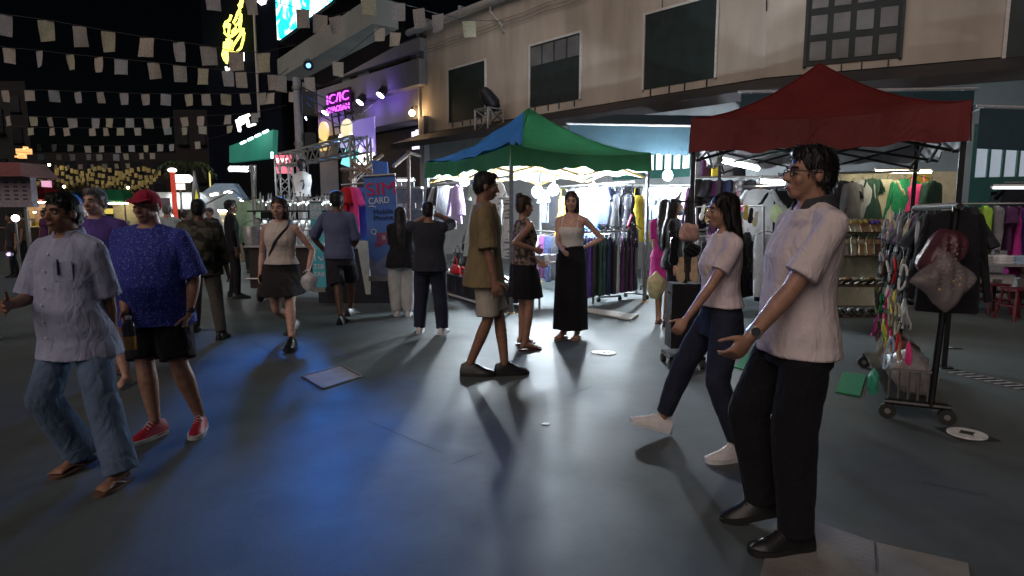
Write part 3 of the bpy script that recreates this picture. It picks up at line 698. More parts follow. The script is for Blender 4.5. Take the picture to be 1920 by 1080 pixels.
# ------------------------------------------------------------ club building
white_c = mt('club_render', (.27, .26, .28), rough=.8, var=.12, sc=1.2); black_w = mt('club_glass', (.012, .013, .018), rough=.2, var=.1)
cl = root('club_building', fp(1, send+4, 0, -1), 'white modern club building with purple lit band and neon sign', 'building')
def cb_(name, px0, px1, zz, d0, d1, m, parent=None):
    s0, s1 = sorted((sz1(px0, 300)[0], sz1(px1, 300)[0])); q = MB(); fbox(q, 1, s0, s1, zz[0], zz[1], d0, d1); return q.build(name, m, parent or cl, smooth=False)
z = lambda px, py: sz1(px, py)[1]
zA, zB, zC, zD, zE = z(690, 228), z(690, 205), z(690, 165), z(690, 112), z(690, 250)
zB = z(700, 186); zP = z(700, 108); zQ = z(700, 238); zm = z(700, 218)
cb_('upper_band', 583, 803, (zB, zB+.9), -1, .35, white_c)
cb_('parapet', 583, 803, (zP-.45, zP), -1, .3, white_c)
cb_('lower_band', 583, 803, (zQ, zB), -1, -.05, white_c)
for a_, b_2 in ((583, 597), (650, 664), (678, 700), (778, 803)): cb_('pier', a_, b_2, (zB+.9, zP-.45), -1, .1, white_c)
for a_, b_2 in ((597, 650), (664, 678), (700, 778)):
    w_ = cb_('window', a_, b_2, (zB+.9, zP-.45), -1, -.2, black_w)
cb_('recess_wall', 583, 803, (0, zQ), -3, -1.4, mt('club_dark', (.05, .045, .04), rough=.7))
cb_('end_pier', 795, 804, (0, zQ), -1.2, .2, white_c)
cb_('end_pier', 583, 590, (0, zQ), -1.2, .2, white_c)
cb_('roof_slab', 583, 803, (zP, zP+.12), -6, .2, rf)
# neon sign
mag = lamp_m('neon_magenta', (.72, .05, .92), 1.7)
sa, sb = sz1(636, 200)[0], sz1(680, 200)[0]; wn_ = sa-sb; sm = (sa+sb)/2
zt2, zb2 = z(658, 172), z(658, 212)
ns = root('neon_sign', fp(1, sm, zb2, .5), 'purple neon club sign reading KHAOSAN on the white band', 'neon sign')
mx = frame_mx(fp(1, sm, (zt2*.62+zb2*.38), .62), -D1)
text_mesh('IC/IC', (zt2-zb2)*.62, mag, mx, ns, 'lettering', .02, wn_*.94)
mx = frame_mx(fp(1, sm, zb2*.87+zt2*.13, .62), -D1); text_mesh('KHAOSAN', (zt2-zb2)*.40, mag, mx, ns, 'lettering', .02, wn_*.98)
m = MB(); fbox(m, 1, sb, sa, zb2, zt2, .5, .56); m.build('backing', mt('purple_back', (.05, .01, .06), rough=.5), ns, smooth=False)
for px_ in (646, 672):
    m = MB(); s_ = sz1(px_, 225)[0]
    for dd in (-.3, .3): m.tube([fp(1, s_+dd, zb2+.1, .48), fp(1, s_+dd, zb2-1.0, .35)], .04, 6)
    for k in (0, .45, .9): m.tube([fp(1, s_-.3, zb2-1+k, .37), fp(1, s_+.3, zb2-1+k, .37)], .04, 6)
    m.build('bracket', blk, ns)
spm = lamp_m('spot_lens', (.72, .74, 1), 30)
for i, (px_, py_) in enumerate(((598, 226), (631, 214), (697, 195), (736, 182))):
    s_, z_ = sz1(px_, py_); o_ = root('spotlight', fp(1, s_, z_, .5), ('first', 'second', 'third', 'fourth')[i]+' spotlight from the left along the purple lit band', 'spotlight', 'spotlights on the club building')
    hd = fp(1, s_, z_, .55); dr = (V((-.3, -.25, -.55))).normalized()
    m = MB(); m.cone(hd-dr*.35, hd, .15, .19, 14, rnd=False); m.build('housing', blk, o_)
    m = MB(); m.cone(hd+dr*.002, hd+dr*.02, .15, .15, 14, rnd=False); m.build('lens', spm, o_)
    m = MB(); m.tube([hd-dr*.25, fp(1, s_-.5, z_+.25, .1), fp(1, s_-.5, z_+.4, .0)], .04, 6); m.build('arm', blk, o_)
    lp = bpy.data.lights.new('band_wash', 'SPOT'); lp.energy = 50; lp.color = (.30, .16, 1); lp.spot_size = R(120); lp.spot_blend = 1; lp.shadow_soft_size = .1
    lo = link('band_wash', lp); lo.location = fp(1, s_-.1, z_-.35, .95); lo.rotation_euler = (fp(1, s_-.3, z_+.1, -.05)-lo.location).to_track_quat('-Z', 'Y').to_euler()
wrm = lamp_m('warm_bulb', (1, .62, .28), 60)
for i, (px_, py_) in enumerate(((600, 255), (787, 214))):
    s_, z_ = sz1(px_, py_); c = fp(1, s_, z_, .35); o_ = root('wall_lamp', c, ('warm round wall lamp at the left end of the club', 'warm round wall lamp on the pier beside the beige building')[i], 'lamp')
    m = MB(); m.ell(c, (.11, .11, .11)); m.build('bulb', wrm, o_); m = MB(); m.tube([c+V((0, 0, .1)), c+V((0, 0, .25)), fp(1, s_, z_+.25, .1)], .025, 6); m.build('bracket', blk, o_)
# yellow round sign, white figure sign, club signs
ylw = lamp_m('yellow_sign', (1, .66, .10), .8)
s_, z_ = sz1(621, 262); o_ = root('lit_sign', fp(1, s_, z_, 0), 'yellow lit sign shaped like a disc on a block', 'sign'); mx = frame_mx(fp(1, s_, z_, .3), -D1)
m = MB(); m.cone(mx @ V((0, .35, 0)), mx @ V((0, .35, .1)), .42, .42, 20, rnd=False); m.build('disc', ylw, o_)
m = MB(); m.box(mx @ V((0, -.30, .05)), (.9, .1, .42), mx.to_3x3() @ M.Rotation(-pi/2, 3, 'X')); m.build('block', ylw, o_)
whs = lamp_m('white_sign', (1, .97, .9), 3); ybl = lamp_m('pale_yellow_sign', (1, .92, .5), .8)
s_, z_ = sz1(670, 248); o_ = root('lit_sign', fp(1, s_, z_, 0), 'lit sign of a pale round cap over white squiggles above the truss', 'sign'); mx = frame_mx(fp(1, s_, z_, .5), -D1)
m = MB(); m.ell(mx @ V((0, .1, 0)), (.5, .42, .12), mx.to_3x3()); m.build('round_cap', ybl, o_)
m = MB(); m.pipe([mx @ V(p) for p in ((-.7, -.5, 0), (-.72, -.3, 0), (-.55, -.12, 0), (-.38, -.3, 0), (-.2, -.35, 0), (-.22, -.15, 0), (0, -.2, 0), (.2, -.05, 0), (.45, -.2, 0))], .06, 6); m.build('squiggle', whs, o_)
vio = lamp_m('violet_panel', (.12, .04, .75), .45)
s_, z_ = sz1(705, 277); o_ = root('lit_sign', fp(1, s_, z_, 0), 'violet panel with white handwritten letters right of the truss', 'sign'); mx = frame_mx(fp(1, s_, z_, .6), -D1)
m = MB(); m.box(mx @ V((0, .35, -.05)), (1.7, .06, 1.5), mx.to_3x3() @ M.Rotation(-pi/2, 3, 'X')); m.build('panel', vio, o_)
text_mesh('Box', .95, whs, mx @ M.Translation((.15, -.45, .06)), o_, 'lettering', .02, 1.5); text_mesh('le SALON', .5, lamp_m('violet_text', (.5, .4, 1), 1.6), mx @ M.Translation((0, .05, .05)), o_, 'lettering', .02, 1.6)
s_, z_ = sz1(743, 262); o_ = root('lit_sign', fp(1, s_, z_, -1), 'small pale lilac window sign inside the dark club entrance', 'sign'); mx = frame_mx(fp(1, s_, z_, -.9), -D1)
for k, (x_, y_) in enumerate(((-.14, .25), (.14, .3), (-.12, -.15), (.14, -.15))):
    m = MB(); m.box(mx @ V((x_, y_, 0)), (.2, .05, .3), mx.to_3x3() @ M.Rotation(-pi/2, 3, 'X')); m.build('pane', lamp_m('lilac', (.85, .78, 1), 1.6), o_)
# ------------------------------------------------------------ LED screen block and dark tower
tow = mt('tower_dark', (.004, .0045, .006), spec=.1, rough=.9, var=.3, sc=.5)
Dn = V((-.60, .80, 0)); Nn = V((-.80, -.60, 0)); Q0 = P(530, 200, 21.5); Q0.z = 0
def qp(s_, z_, d_=0): return Q0-Dn*s_+Nn*d_+V((0, 0, z_))
def sq(px, py): p = onplane(px, py, Q0, Nn); return -(p-Q0).dot(Dn), p.z
led = bpy.data.materials.new('led_screen'); led.use_nodes = True; n = led.node_tree.nodes; L = led.node_tree.links
bs = n['Principled BSDF']; bs.inputs['Base Color'].default_value = (.02, .02, .02, 1)
tc = n.new('ShaderNodeTexCoord'); z1 = n.new('ShaderNodeTexNoise'); z1.inputs['Scale'].default_value = 1.1; z1.inputs['Detail'].default_value = 4; z1.inputs['Distortion'].default_value = 1.5
cr = n.new('ShaderNodeValToRGB'); e = cr.color_ramp.elements; e[0].position = .36; e[0].color = (0, .42, .62, 1); e[1].position = .62; e[1].color = (.9, 1, 1, 1)
q_ = e.new(.48); q_.color = (.02, .85, .85, 1); q_ = e.new(.53); q_.color = (.75, 1, 1, 1)
L.new(tc.outputs['Object'], z1.inputs[0]); L.new(z1.outputs[0], cr.inputs[0]); L.new(cr.outputs[0], bs.inputs['Emission Color']); bs.inputs['Emission Strength'].default_value = 2.6
s1, zb3 = sq(530, 70); s2 = sq(700, -60)[0]
sc = root('led_screen', qp(1, zb3-2), 'huge cyan and white LED screen above the street', 'screen')
s2 = sq(624, 10)[0]; zlo = (sq(530, 70)[1]+sq(624, 2)[1])/2
m = MB(); m.hexa([qp(0, zlo, .0), qp(s2, zlo, .0), qp(s2, zlo, .08), qp(0, zlo, .08)]+[qp(0, zlo+4.5, .0), qp(s2, zlo+4.5, .0), qp(s2, zlo+4.5, .08), qp(0, zlo+4.5, .08)]); m.build('display', led, sc, smooth=False)
m = MB(); m.hexa([qp(-.2, zlo-.1, -.9), qp(s2+.2, zlo-.1, -.9), qp(s2+.2, zlo-.1, -.02), qp(-.2, zlo-.1, -.02)]+[qp(-.2, zlo+4.6, -.9), qp(s2+.2, zlo+4.6, -.9), qp(s2+.2, zlo+4.6, -.02), qp(-.2, zlo+4.6, -.02)]); m.build('housing', tow, sc, smooth=False)
cn = root('roof_canopy', qp(1, 0, -1), 'pale concrete roof band below the LED screen', 'canopy')
zu = sq(535, 106)[1]; zl = sq(537, 143)[1]; s3 = sq(705, 62)[0]
m = MB(); m.hexa([qp(-.05, zl, -.6), qp(s3, zl, -.6), qp(s3, zl, .1), qp(-.05, zl, .1)]+[qp(-.05, zu, -.6), qp(s3, zu, -.6), qp(s3, zu, .1), qp(-.05, zu, .1)]); m.build('fascia', mt('grey_fascia', (.30, .32, .30), rough=.8, var=.2, sc=.6), cn, smooth=False)
m = MB(); m.hexa([qp(-.05, zl-.01, -1.5), qp(s3-.8, zl-.01, -1.2), qp(s3-.1, zl-.01, -.62), qp(-.05, zl-.01, -.62)]+[qp(-.05, zu, -1.5), qp(s3-.8, zu, -1.2), qp(s3-.1, zu, -.62), qp(-.05, zu, -.62)]); m.build('deck', tow, cn, smooth=False)
m = MB(); m.tube([qp(.3, 0, -.9), qp(.3, zl, -.9)], .2, 10); m.build('column', tow, cn)
# blue moving head lamp: throws the blue patch on the street
bl = sq(594, 124); bp_ = qp(bl[0], bl[1], .25); o_ = root('stage_light', bp_, 'blue stage light hanging under the pale roof band', 'spotlight')
dr = (G(750, 830)-bp_).normalized()
m = MB(); m.cone(bp_-dr*.45, bp_+dr*.12, .13, .15, 14, rnd=False); m.build('housing', blk, o_); m = MB(); m.cone(bp_+dr*.124, bp_+dr*.13, .07, .07, 14, rnd=False); m.build('lens', lamp_m('blue_lens', (.12, .4, 1), 3), o_)
m = MB(); m.tube([bp_-dr*.25, V((bp_.x-dr.x*.25, bp_.y-dr.y*.25, zl))], .05, 6); m.build('yoke', blk, o_)
lp = bpy.data.lights.new('blue_beam', 'SPOT'); lp.energy = 5600; lp.color = (.008, .17, .80); lp.spot_size = R(24); lp.spot_blend = 1; lp.shadow_soft_size = .9
lo = link('blue_beam', lp); lo.location = bp_+dr*.5; lo.rotation_euler = dr.to_track_quat('-Z', 'Y').to_euler()
# tower with the yellow neon
Ty = 30.0
tr = root('tower_building', P(440, 400, Ty+.5), 'tall dark tower block behind the yellow neon', 'building')
a_, b_2 = P(392, 300, Ty), P(531, 300, Ty)
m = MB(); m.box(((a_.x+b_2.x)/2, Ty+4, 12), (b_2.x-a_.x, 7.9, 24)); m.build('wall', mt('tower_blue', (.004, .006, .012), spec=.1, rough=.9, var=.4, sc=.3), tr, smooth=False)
m = MB(); m.tube([(P(476, 0, Ty).x, Ty-.05, 6), (P(476, 0, Ty).x, Ty-.05, 20)], .06, 6); m.build('corner_pipe', gut, tr)
yn = lamp_m('neon_yellow', (1, .93, .10), 2.6); Yn = Ty-.25
o_ = root('neon_sign', P(437, 100, Yn), 'yellow looping neon sign high on the dark tower', 'neon sign')
K = 240/1851
strokes = [[(400, -60), (425, 20), (410, 90), (375, 125), (365, 85), (400, 30), (395, -60)], [(385, 130), (350, 190), (330, 260), (290, 330), (320, 370), (370, 330), (395, 240), (385, 150)], [(260, 215), (235, 290), (180, 320), (155, 380), (165, 480), (205, 530), (225, 460), (240, 350), (215, 330), (190, 400)],
           [(400, 200), (400, 300), (380, 420), (300, 500), (265, 540), (280, 450), (330, 400)], [(240, 500), (225, 600), (210, 780), (190, 920), (180, 850), (200, 700), (195, 560)], [(435, 410), (380, 520), (300, 640), (270, 740), (330, 760), (400, 690), (435, 560), (445, 470), (435, 410)],
           [(160, 610), (155, 700), (135, 800), (150, 870), (175, 780), (175, 650), (160, 610)], [(265, 580), (245, 680), (255, 760), (285, 800), (240, 880), (225, 800)]]
for st_ in strokes:
    m = MB(); m.pipe([P(400+x*K, y*K, Yn) for x, y in st_], .055, 6); m.build('neon_tube', yn, o_)
wn2 = lamp_m('neon_white', (1, 1, 1), 3)
o_ = root('neon_sign', P(434, 130, Yn), 'small white scribble lettering under the yellow neon', 'neon sign')
m = MB(); m.pipe([P(400+x*K, y*K, Yn) for x, y in ((185, 965), (190, 1050), (215, 1000), (225, 1050), (245, 1040), (250, 990), (290, 955), (270, 1030), (310, 1000), (325, 960), (348, 985), (345, 1010))], .06, 6); m.build('neon_tube', wn2, o_)
m = MB(); m.pipe([P(400+x*K, y*K, Yn) for x, y in ((432, 760), (433, 830), (436, 880))], .05, 6); m.build('neon_tube', wn2, o_)
o_ = root('neon_sign', P(492, 0, Yn), 'white rounded neon squiggle beside the LED screen', 'neon sign')
m = MB(); m.pipe([P(400+x*K, y*K, Yn) for x, y in ((655, -40), (645, 20), (690, 60), (750, 40), (770, 0), (740, -40), (720, 20), (680, 10))], .06, 6); m.build('neon_tube', lamp_m('neon_pinkw', (1, .8, .9), 2.5), o_)
m = MB(); gp = P(957, 28, 40); m.ell(gp, (.2, .2, .25)); ga = tag(m.build('beacon', lamp_m('green_beacon', (.1, 1, .6), 4)), 'small green beacon light in the sky above the roof', 'lamp')
m = MB(); m.tube([gp-V((0, 0, .2)), V((gp.x, gp.y, 0))], .06, 6); m.build('mast', tow, ga)
# green shop front with white sign
Yg = 23.0
gs = root('green_shop', P(470, 380, Yg+.3), 'green lit shop front beyond the bottle stall', 'building')
a_ = P(430, 262, Yg+2); b_2 = P(512, 240, Yg-1)
def wallq(name, p, m_, par, th=.2):
    p = [V(q) for q in p]; nn = (p[1]-p[0]).cross(p[3]-p[0]).normalized()*th; q = MB(); q.hexa([p[0], p[1], p[2], p[3], p[0]-nn, p[1]-nn, p[2]-nn, p[3]-nn]); return q.build(name, m_, par, smooth=False)
wallq('front_panel', [P(430, 305, Yg+1.5), P(510, 296, Yg-.5), P(512, 243, Yg-.5), P(430, 274, Yg+1.5)], mt('green_panel', (.05, .30, .22), rough=.5, emit=.10, ec=(.1, .75, .55), sc=1, var=.3), gs)
wallq('lower_front', [P(428, 430, Yg+1.6), P(512, 430, Yg-.4), P(511, 299, Yg-.4), P(429, 308, Yg+1.6)], tow, gs)
for i in range(4):
    t0 = i/4; p0 = P(450, 270, Yg).lerp(P(506, 243, Yg-.9), t0+.03); p1 = P(450, 270, Yg).lerp(P(506, 243, Yg-.9), t0+.19)
    m = MB(); m.cone(p0, p1, .045, .045, 6, rnd=False); m.build('tube', lamp_m('green_tube', (.6, 1, .95), 4), gs)
m = MB(); m.tube([P(510, 285, Yg-.9), P(510, 297, Yg-.9)], .04, 6); m.build('tube', lamp_m('green_tube', (.6, 1, .95), 4), gs)
o_ = root('lit_sign', P(458, 235, Yg), 'blown out white lettered sign above the green shop', 'sign')
mx = frame_mx(P(460, 231, Yg-.3), V((1, -.3, .25)))
text_mesh('PL', .55, whs, mx, o_, 'lettering', .05, .75); m = MB(); m.tube([P(449, 247, Yg-.3), P(449, 222, Yg-.3), P(468, 215, Yg-.3)], .05, 6); m.build('edge', whs, o_)
tube_lamp(P(432, 317, 14.5), P(468, 318, 14.3), 'glaring white lamp on a post above the bottle stall', 26, .05, 'stall_lamp')
m = MB(); m.tube([P(479, 310, 14.5), G(479, 505)], .025, 6); m.tube([P(479, 312, 14.5), P(440, 312, 14.5)], .02, 6); tag(m.build('lamp_post', steel), 'thin bare post holding the glaring white lamp', 'post')
# dark facades further down the street
def block(px0, px1, y_, zt, m_, label, depth=8, wnd=None):
    a, c2 = P(px0, 300, y_), P(px1, 300, y_); o_ = root('far_building', ((a.x+c2.x)/2, y_, 0), label, 'building'); q = MB(); k0, k1 = P(px0, 300, y_+depth), P(px1, 300, y_+depth); q.hexa([V((p_.x, p_.y, zz)) for zz in (0, zt) for p_ in (a, c2, k1, k0)]); q.build('wall', m_, o_, smooth=False)
    if wnd:
        for i in range(wnd[0]):
            for j in range(wnd[1]):
                x = a.x+(c2.x-a.x)*(i+.5)/wnd[0]; q = MB(); q.box((x, y_-.02, zt*(.35+.6*(j+.5)/wnd[1])), ((c2.x-a.x)/wnd[0]*.5, .06, zt*.3/wnd[1])); w0 = q.build('window', black_w, o_, smooth=False)
                q = MB(); q.box((x, y_-.06, zt*(.35+.6*(j+.5)/wnd[1])-zt*.16/wnd[1]), ((c2.x-a.x)/wnd[0]*.56, .14, .1)); q.build('sill', tow, w0, smooth=False)
    return o_
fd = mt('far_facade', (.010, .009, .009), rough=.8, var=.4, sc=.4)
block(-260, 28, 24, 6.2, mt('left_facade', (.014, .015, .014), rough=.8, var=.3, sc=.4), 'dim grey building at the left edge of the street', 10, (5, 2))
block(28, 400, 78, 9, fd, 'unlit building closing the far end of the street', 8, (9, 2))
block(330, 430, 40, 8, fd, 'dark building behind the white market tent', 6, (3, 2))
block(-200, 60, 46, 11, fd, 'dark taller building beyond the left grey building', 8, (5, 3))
o_ = root('lit_sign', P(45, 285, 30), 'orange lit shop sign at far left', 'sign'); om = lamp_m('orange_sign', (1, .48, .16), 1.3)
for (x0, y0, x1, y1) in ((33, 279, 57, 289), (26, 292, 36, 295), (36, 290, 47, 297), (46, 275, 50, 280)):
    p0, p1 = P(x0, y1, 30), P(x1, y0, 30); m = MB(); m.box((p0+p1)/2, (p1.x-p0.x, .2, p1.z-p0.z)); m.build('panel', om, o_, smooth=False)
p0, p1 = P(41, 318, 32), P(56, 311, 32); m = MB(); m.box((p0+p1)/2, (p1.x-p0.x, .2, p1.z-p0.z)); tag(m.build('lit_sign', lamp_m('yellow_far', (1, .8, .05), 2.2), smooth=False), 'small bright yellow sign under the orange one', 'sign')
p0, p1 = P(150, 408, 40), P(172, 403, 40); m = MB(); m.box((p0+p1)/2, (p1.x-p0.x, .2, .25)); tag(m.build('lit_sign', lamp_m('yellow_far', (1, .8, .05), 2.2), smooth=False), 'low yellow lit sign far down the street behind the heads', 'sign')
# street pole, red sign, truss arch
pp = G(573, 505); o_ = root('street_pole', pp, 'tall grey street pole with wiring boxes left of the club', 'pole')
zt9 = P(568, 146, pp.y).z; m = MB(); m.cone(pp, V((pp.x-.03, pp.y, zt9)), .13, .10, 14, rnd=False); m.build('shaft', mt('pole_grey', (.34, .33, .35), rough=.5), o_)
for zz, nm in ((3.2, 'band'), (4.6, 'band')): m = MB(); m.cone((pp.x-.015, pp.y, zz), (pp.x-.015, pp.y, zz+.08), .145, .145, 14, rnd=False); m.build(nm, steel, o_)
m = MB(); m.box((pp.x+.28, pp.y, 4.3), (.3, .25, .7)); m.build('junction_box', blk, o_); m = MB(); m.box((pp.x+.26, pp.y, 3.3), (.22, .22, .45)); m.build('junction_box', blk, o_)
o_ = root('lit_sign', P(533, 308, 16), 'pink and red glowing sign at the foot of the pole', 'sign')
p0, p1 = P(519, 325, 16), P(545, 291, 16); m = MB(); m.box((p0+p1)/2, (p1.x-p0.x, .15, p1.z-p0.z)); m.build('panel', mt('pink_panel', (.6, .1, .15), rough=.4, emit=.8, ec=(1, .22, .32), var=.3, sc=6), o_, smooth=False)
text_mesh('SALE', .16, whs, M.Translation((p0+p1)/2+V((0, -.09, .08))) @ M.Rotation(pi/2, 4, 'X'), o_, 'lettering', .005, .3)
alu = mt('aluminium', (.36, .35, .34), rough=.4, metal=.6, var=.15, sc=30)
def truss(b, p, q, w_, up=V((0, 0, 1)), n=8, r=.025):
    p, q = V(p), V(q); d = (q-p).normalized(); x = d.cross(up).normalized()*w_/2; y = x.cross(d).normalized()*w_/2
    cs = [x+y, x-y, -x-y, -x+y]
    for c in cs: b.tube([p+c, q+c], r, 6)
    for k in range(4):
        for i in range(n):
            a, c2 = p.lerp(q, i/n), p.lerp(q, (i+1)/n); c0, c1 = cs[k], cs[(k+1) % 4]
            if i % 2: c0, c1 = c1, c0
            b.tube([a+c0, c2+c1], r*.6, 5)
Yt = 13.5
o_ = root('truss_arch', G(680, 520), 'aluminium truss arch behind the SIM card stall', 'truss')
Lt, Rt = P(577, 292, Yt+1.2), P(676, 270, Yt-.6)
b = MB(); truss(b, Lt, Rt, .32, n=10); b.build('beam', alu, o_)
b = MB(); truss(b, V((Rt.x, Rt.y, 0)), Rt+V((0, 0, .15)), .34, V((1, 0, 0)), 9); b.build('leg', alu, o_)
b = MB(); L0 = P(532, 300, Yt+2.0); truss(b, L0, Lt, .30, n=5); b.build('beam', alu, o_)
b = MB(); truss(b, V((L0.x, L0.y, 0)), L0, .32, V((1, 0, 0)), 9); b.build('leg', alu, o_)
p0, p1 = P(648, 290, Yt+.2), P(672, 305, Yt+.2)
o_ = root('lit_sign', p0, 'cyan and white lit panel hanging in the truss corner', 'sign'); m = MB(); m.box(P(657, 295, Yt+.35), (.30, .06, .42), M.Rotation(.35, 3, 'Y')); m.build('panel', mt('cyan_panel', (.02, .3, .3), emit=1.3, ec=(.25, .95, .9), sc=9, var=.4), o_)
m = MB(); m.box(P(655, 270, Yt+.30), (.36, .05, .22), M.Rotation(.2, 3, 'Y')); m.build('panel', mt('lilac_panel', (.2, .2, .3), emit=.7, ec=(.6, .6, 1), sc=9), o_)
for i in range(3):
    q0 = P(570+2*i, 165+14*i, 13.6); q1 = fp(1, send+1.5+i, 6.2-.3*i, .3); b = MB(); b.pipe([q0.lerp(q1, t/10)-V((0, 0, .5*sin(pi*t/10))) for t in range(11)], .014, 5)
    tag(b.build('overhead_cable', blk), ('upper', 'middle', 'lower')[i]+' dark cable sagging from the street pole to the club', 'cable')
# truss box with stage lamp on the canopy roof
s_, z_ = sz1(948, 232); tb_ = fp(1, s_, 3.95, .7); z1_ = onplane(948, 200, tb_, N1).z
o_ = root('truss_box', tb_, 'aluminium truss box on the shop canopy behind the green tent', 'truss')
b = MB(); truss(b, V((tb_.x, tb_.y, 3.93)), V((tb_.x, tb_.y, z1_)), .62, V((1, .9, 0)), 2, .035)
for zz in (3.95, z1_):
    q = [V((tb_.x+a*.42, tb_.y+c2*.42, zz)) for a, c2 in ((-1, 0), (0, -1), (1, 0), (0, 1))]
    for i in range(4): b.tube([q[i], q[(i+1) % 4]], .03, 6)
b.build('frame', alu, o_)
o_ = root('stage_light', (tb_.x, tb_.y, z1_), 'black stage lamp head standing on the truss box', 'spotlight')
b = MB(); hd = V((tb_.x, tb_.y, z1_+.33)); b.cone(hd+V((.1, .05, -.12)), hd+V((-.1, -.08, .14)), .24, .20, 14); b.build('housing', blk, o_)
b = MB(); b.pipe([(hd.x+.3, hd.y, z1_+.3), (hd.x+.33, hd.y, z1_+.1), (hd.x+.2, hd.y, z1_+.03), (hd.x-.2, hd.y, z1_+.03), (hd.x-.3, hd.y, z1_+.3)], .03, 6); b.build('yoke', blk, o_)
# ------------------------------------------------------------ bunting
fm = [cloth('flag%d' % i, c, var=.2) for i, c in enumerate(((.46, .41, .35), (.40, .37, .34), (.43, .42, .31), (.37, .37, .38)))]
flags = []
for i in range(8):
    b = MB(); rg = random.Random(i); sk_ = rg.uniform(-.10, .10); nx = 4; rs = []
    for yy in (0, .004):
        for j in range(nx+1):
            v = j/nx; r = []
            for k in range(4):
                u = k/3-.5; b.v.append(V((u*(1-.05*v)+sk_*.3*v*1, yy+.10*sin(v*2.2+u*3+i)*v, -v*(1+sk_*u)))); 
    W4 = 4; T_ = (nx+1)*W4
    for j in range(nx):
        for k in range(3):
            a = j*W4+k; b.f.append([a, a+W4, a+W4+1, a+1]); b.f.append([T_+a, T_+a+1, T_+a+W4+1, T_+a+W4]); b.mi += [0, 0]
    for m_ in fm[:1]: pass
    flags.append([b.mesh('flag', f_) for f_ in fm])
def bunting(pts, depth, w_, h_, label, d2=None, extend=True, seed=1):
    rg = random.Random(seed); n_ = len(pts)
    ws = [P(x, y, depth+((d2-depth)*i/max(1, n_-1) if d2 else 0)) for i, (x, y) in enumerate(pts)]
    up = h_/2
    o_ = root('bunting_string', ws[0]+V((0, 0, up)), label, 'bunting', 'bunting strings across the street')
    cp = [p+V((0, 0, up+.01)) for p in ws]
    if extend: cp = [cp[0]+(cp[0]-cp[1])*4+V((0, 0, .3))]+cp+[cp[-1]+(cp[-1]-cp[-2])*1.2+V((0, 0, .15))]
    b = MB(); b.pipe(cp, .008, 5); b.build('cord', blk, o_)
    for i, p in enumerate(ws):
        f = link('flag', rg.choice(rg.choice(flags)), o_); f.location = p+V((0, 0, up))-o_.location
        f.scale = (w_*rg.uniform(.92, 1.06), w_, h_*rg.uniform(.93, 1.05)); f.rotation_euler = (rg.uniform(-.15, .15), rg.uniform(-.09, .09), rg.uniform(-.42, .42))
    return o_
rows = [
 ([(10,47),(87,57),(150,68),(204,78),(277,90),(336,98),(391,106),(443,116),(495,118)], 11, .25, .33, 'topmost bunting of big pale flags slanting down from the upper left corner'),
 ([(18,105),(75,110),(132,117),(186,122),(228,126),(288,132),(338,138),(382,143),(427,147),(452,150),(513,155),(526,156)], 13.7, .25, .32, 'second bunting down, sloping beneath the topmost flags'),
 ([(10,180),(56,180),(101,180),(146,183),(188,183),(233,185),(273,187),(312,187),(354,187),(386,187),(424,187),(459,186),(491,185),(508,185),(550,183)], 17, .25, .29, 'third bunting down, an almost level row of cream flags'),
 ([(15,227),(63,228),(93,229),(136,231),(180,231),(206,231),(244,231),(278,231),(311,231),(345,229),(377,227),(428,225),(478,221)], 19.5, .25, .29, 'fourth bunting down, level row ending by the white sign'),
 ([(58,247),(98,247),(124,247),(173,248),(198,247),(226,247),(258,247),(314,246),(346,246),(380,244),(431,243)], 22.5, .25, .27, 'fifth bunting down, small flags close under the fourth row'),
 ([(73,276),(102,277),(133,278),(164,280),(191,280),(221,280),(247,279),(274,279),(301,277),(322,277),(370,272)], 26, .25, .28, 'sixth bunting down, dim grey flags left of the palm'),
 ([(77,295),(110,295),(136,295),(166,295),(186,295),(218,295),(236,294),(265,293),(286,293)], 29.5, .25, .29, 'seventh bunting down, short row of nine small flags'),
 ([(82,313),(105,314),(128,314),(151,313),(173,313),(196,312),(218,312),(239,311)], 36, .25, .28, 'eighth bunting down, tiny flags just above the yellow lit ones'),
]
for i, r in enumerate(rows): bunting(*r, seed=i)
bunting([(690, 10), (747, 24), (785, 34), (821, 44), (879, 56)], 12.5, .28, .37, 'bunting of five flags running down to the beige roof corner', 14, seed=20)
bunting([(398, 2), (470, 12), (568, 35), (601, 45), (628, 48)], 12, .26, .34, 'bunting crossing in front of the LED screen', 12.6, seed=21)
bunting([(580, 158), (634, 129), (712, 66), (742, 74)], 15, .27, .32, 'loose bunting sagging before the club building windows', 15.5, extend=False, seed=22)
rg = random.Random(5)
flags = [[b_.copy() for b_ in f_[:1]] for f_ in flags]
yf = cloth('flag_yellow', (.60, .50, .20), var=.4, sc=2)  # yellow lamp light put into the cloth colour of the far flags
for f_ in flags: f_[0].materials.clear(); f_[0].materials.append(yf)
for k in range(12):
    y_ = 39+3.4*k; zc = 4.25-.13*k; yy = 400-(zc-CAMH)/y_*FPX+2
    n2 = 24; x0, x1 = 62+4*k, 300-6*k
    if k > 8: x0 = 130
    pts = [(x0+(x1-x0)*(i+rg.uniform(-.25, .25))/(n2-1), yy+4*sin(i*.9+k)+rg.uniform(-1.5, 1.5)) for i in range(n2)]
    bunting(pts, y_, .25, .29, ('first', 'second', 'third', 'fourth', 'fifth', 'sixth', 'seventh', 'eighth', 'ninth', 'tenth', 'eleventh', 'twelfth')[k]+' row from the top of the yellow lit flags down the street', extend=False, seed=40+k)
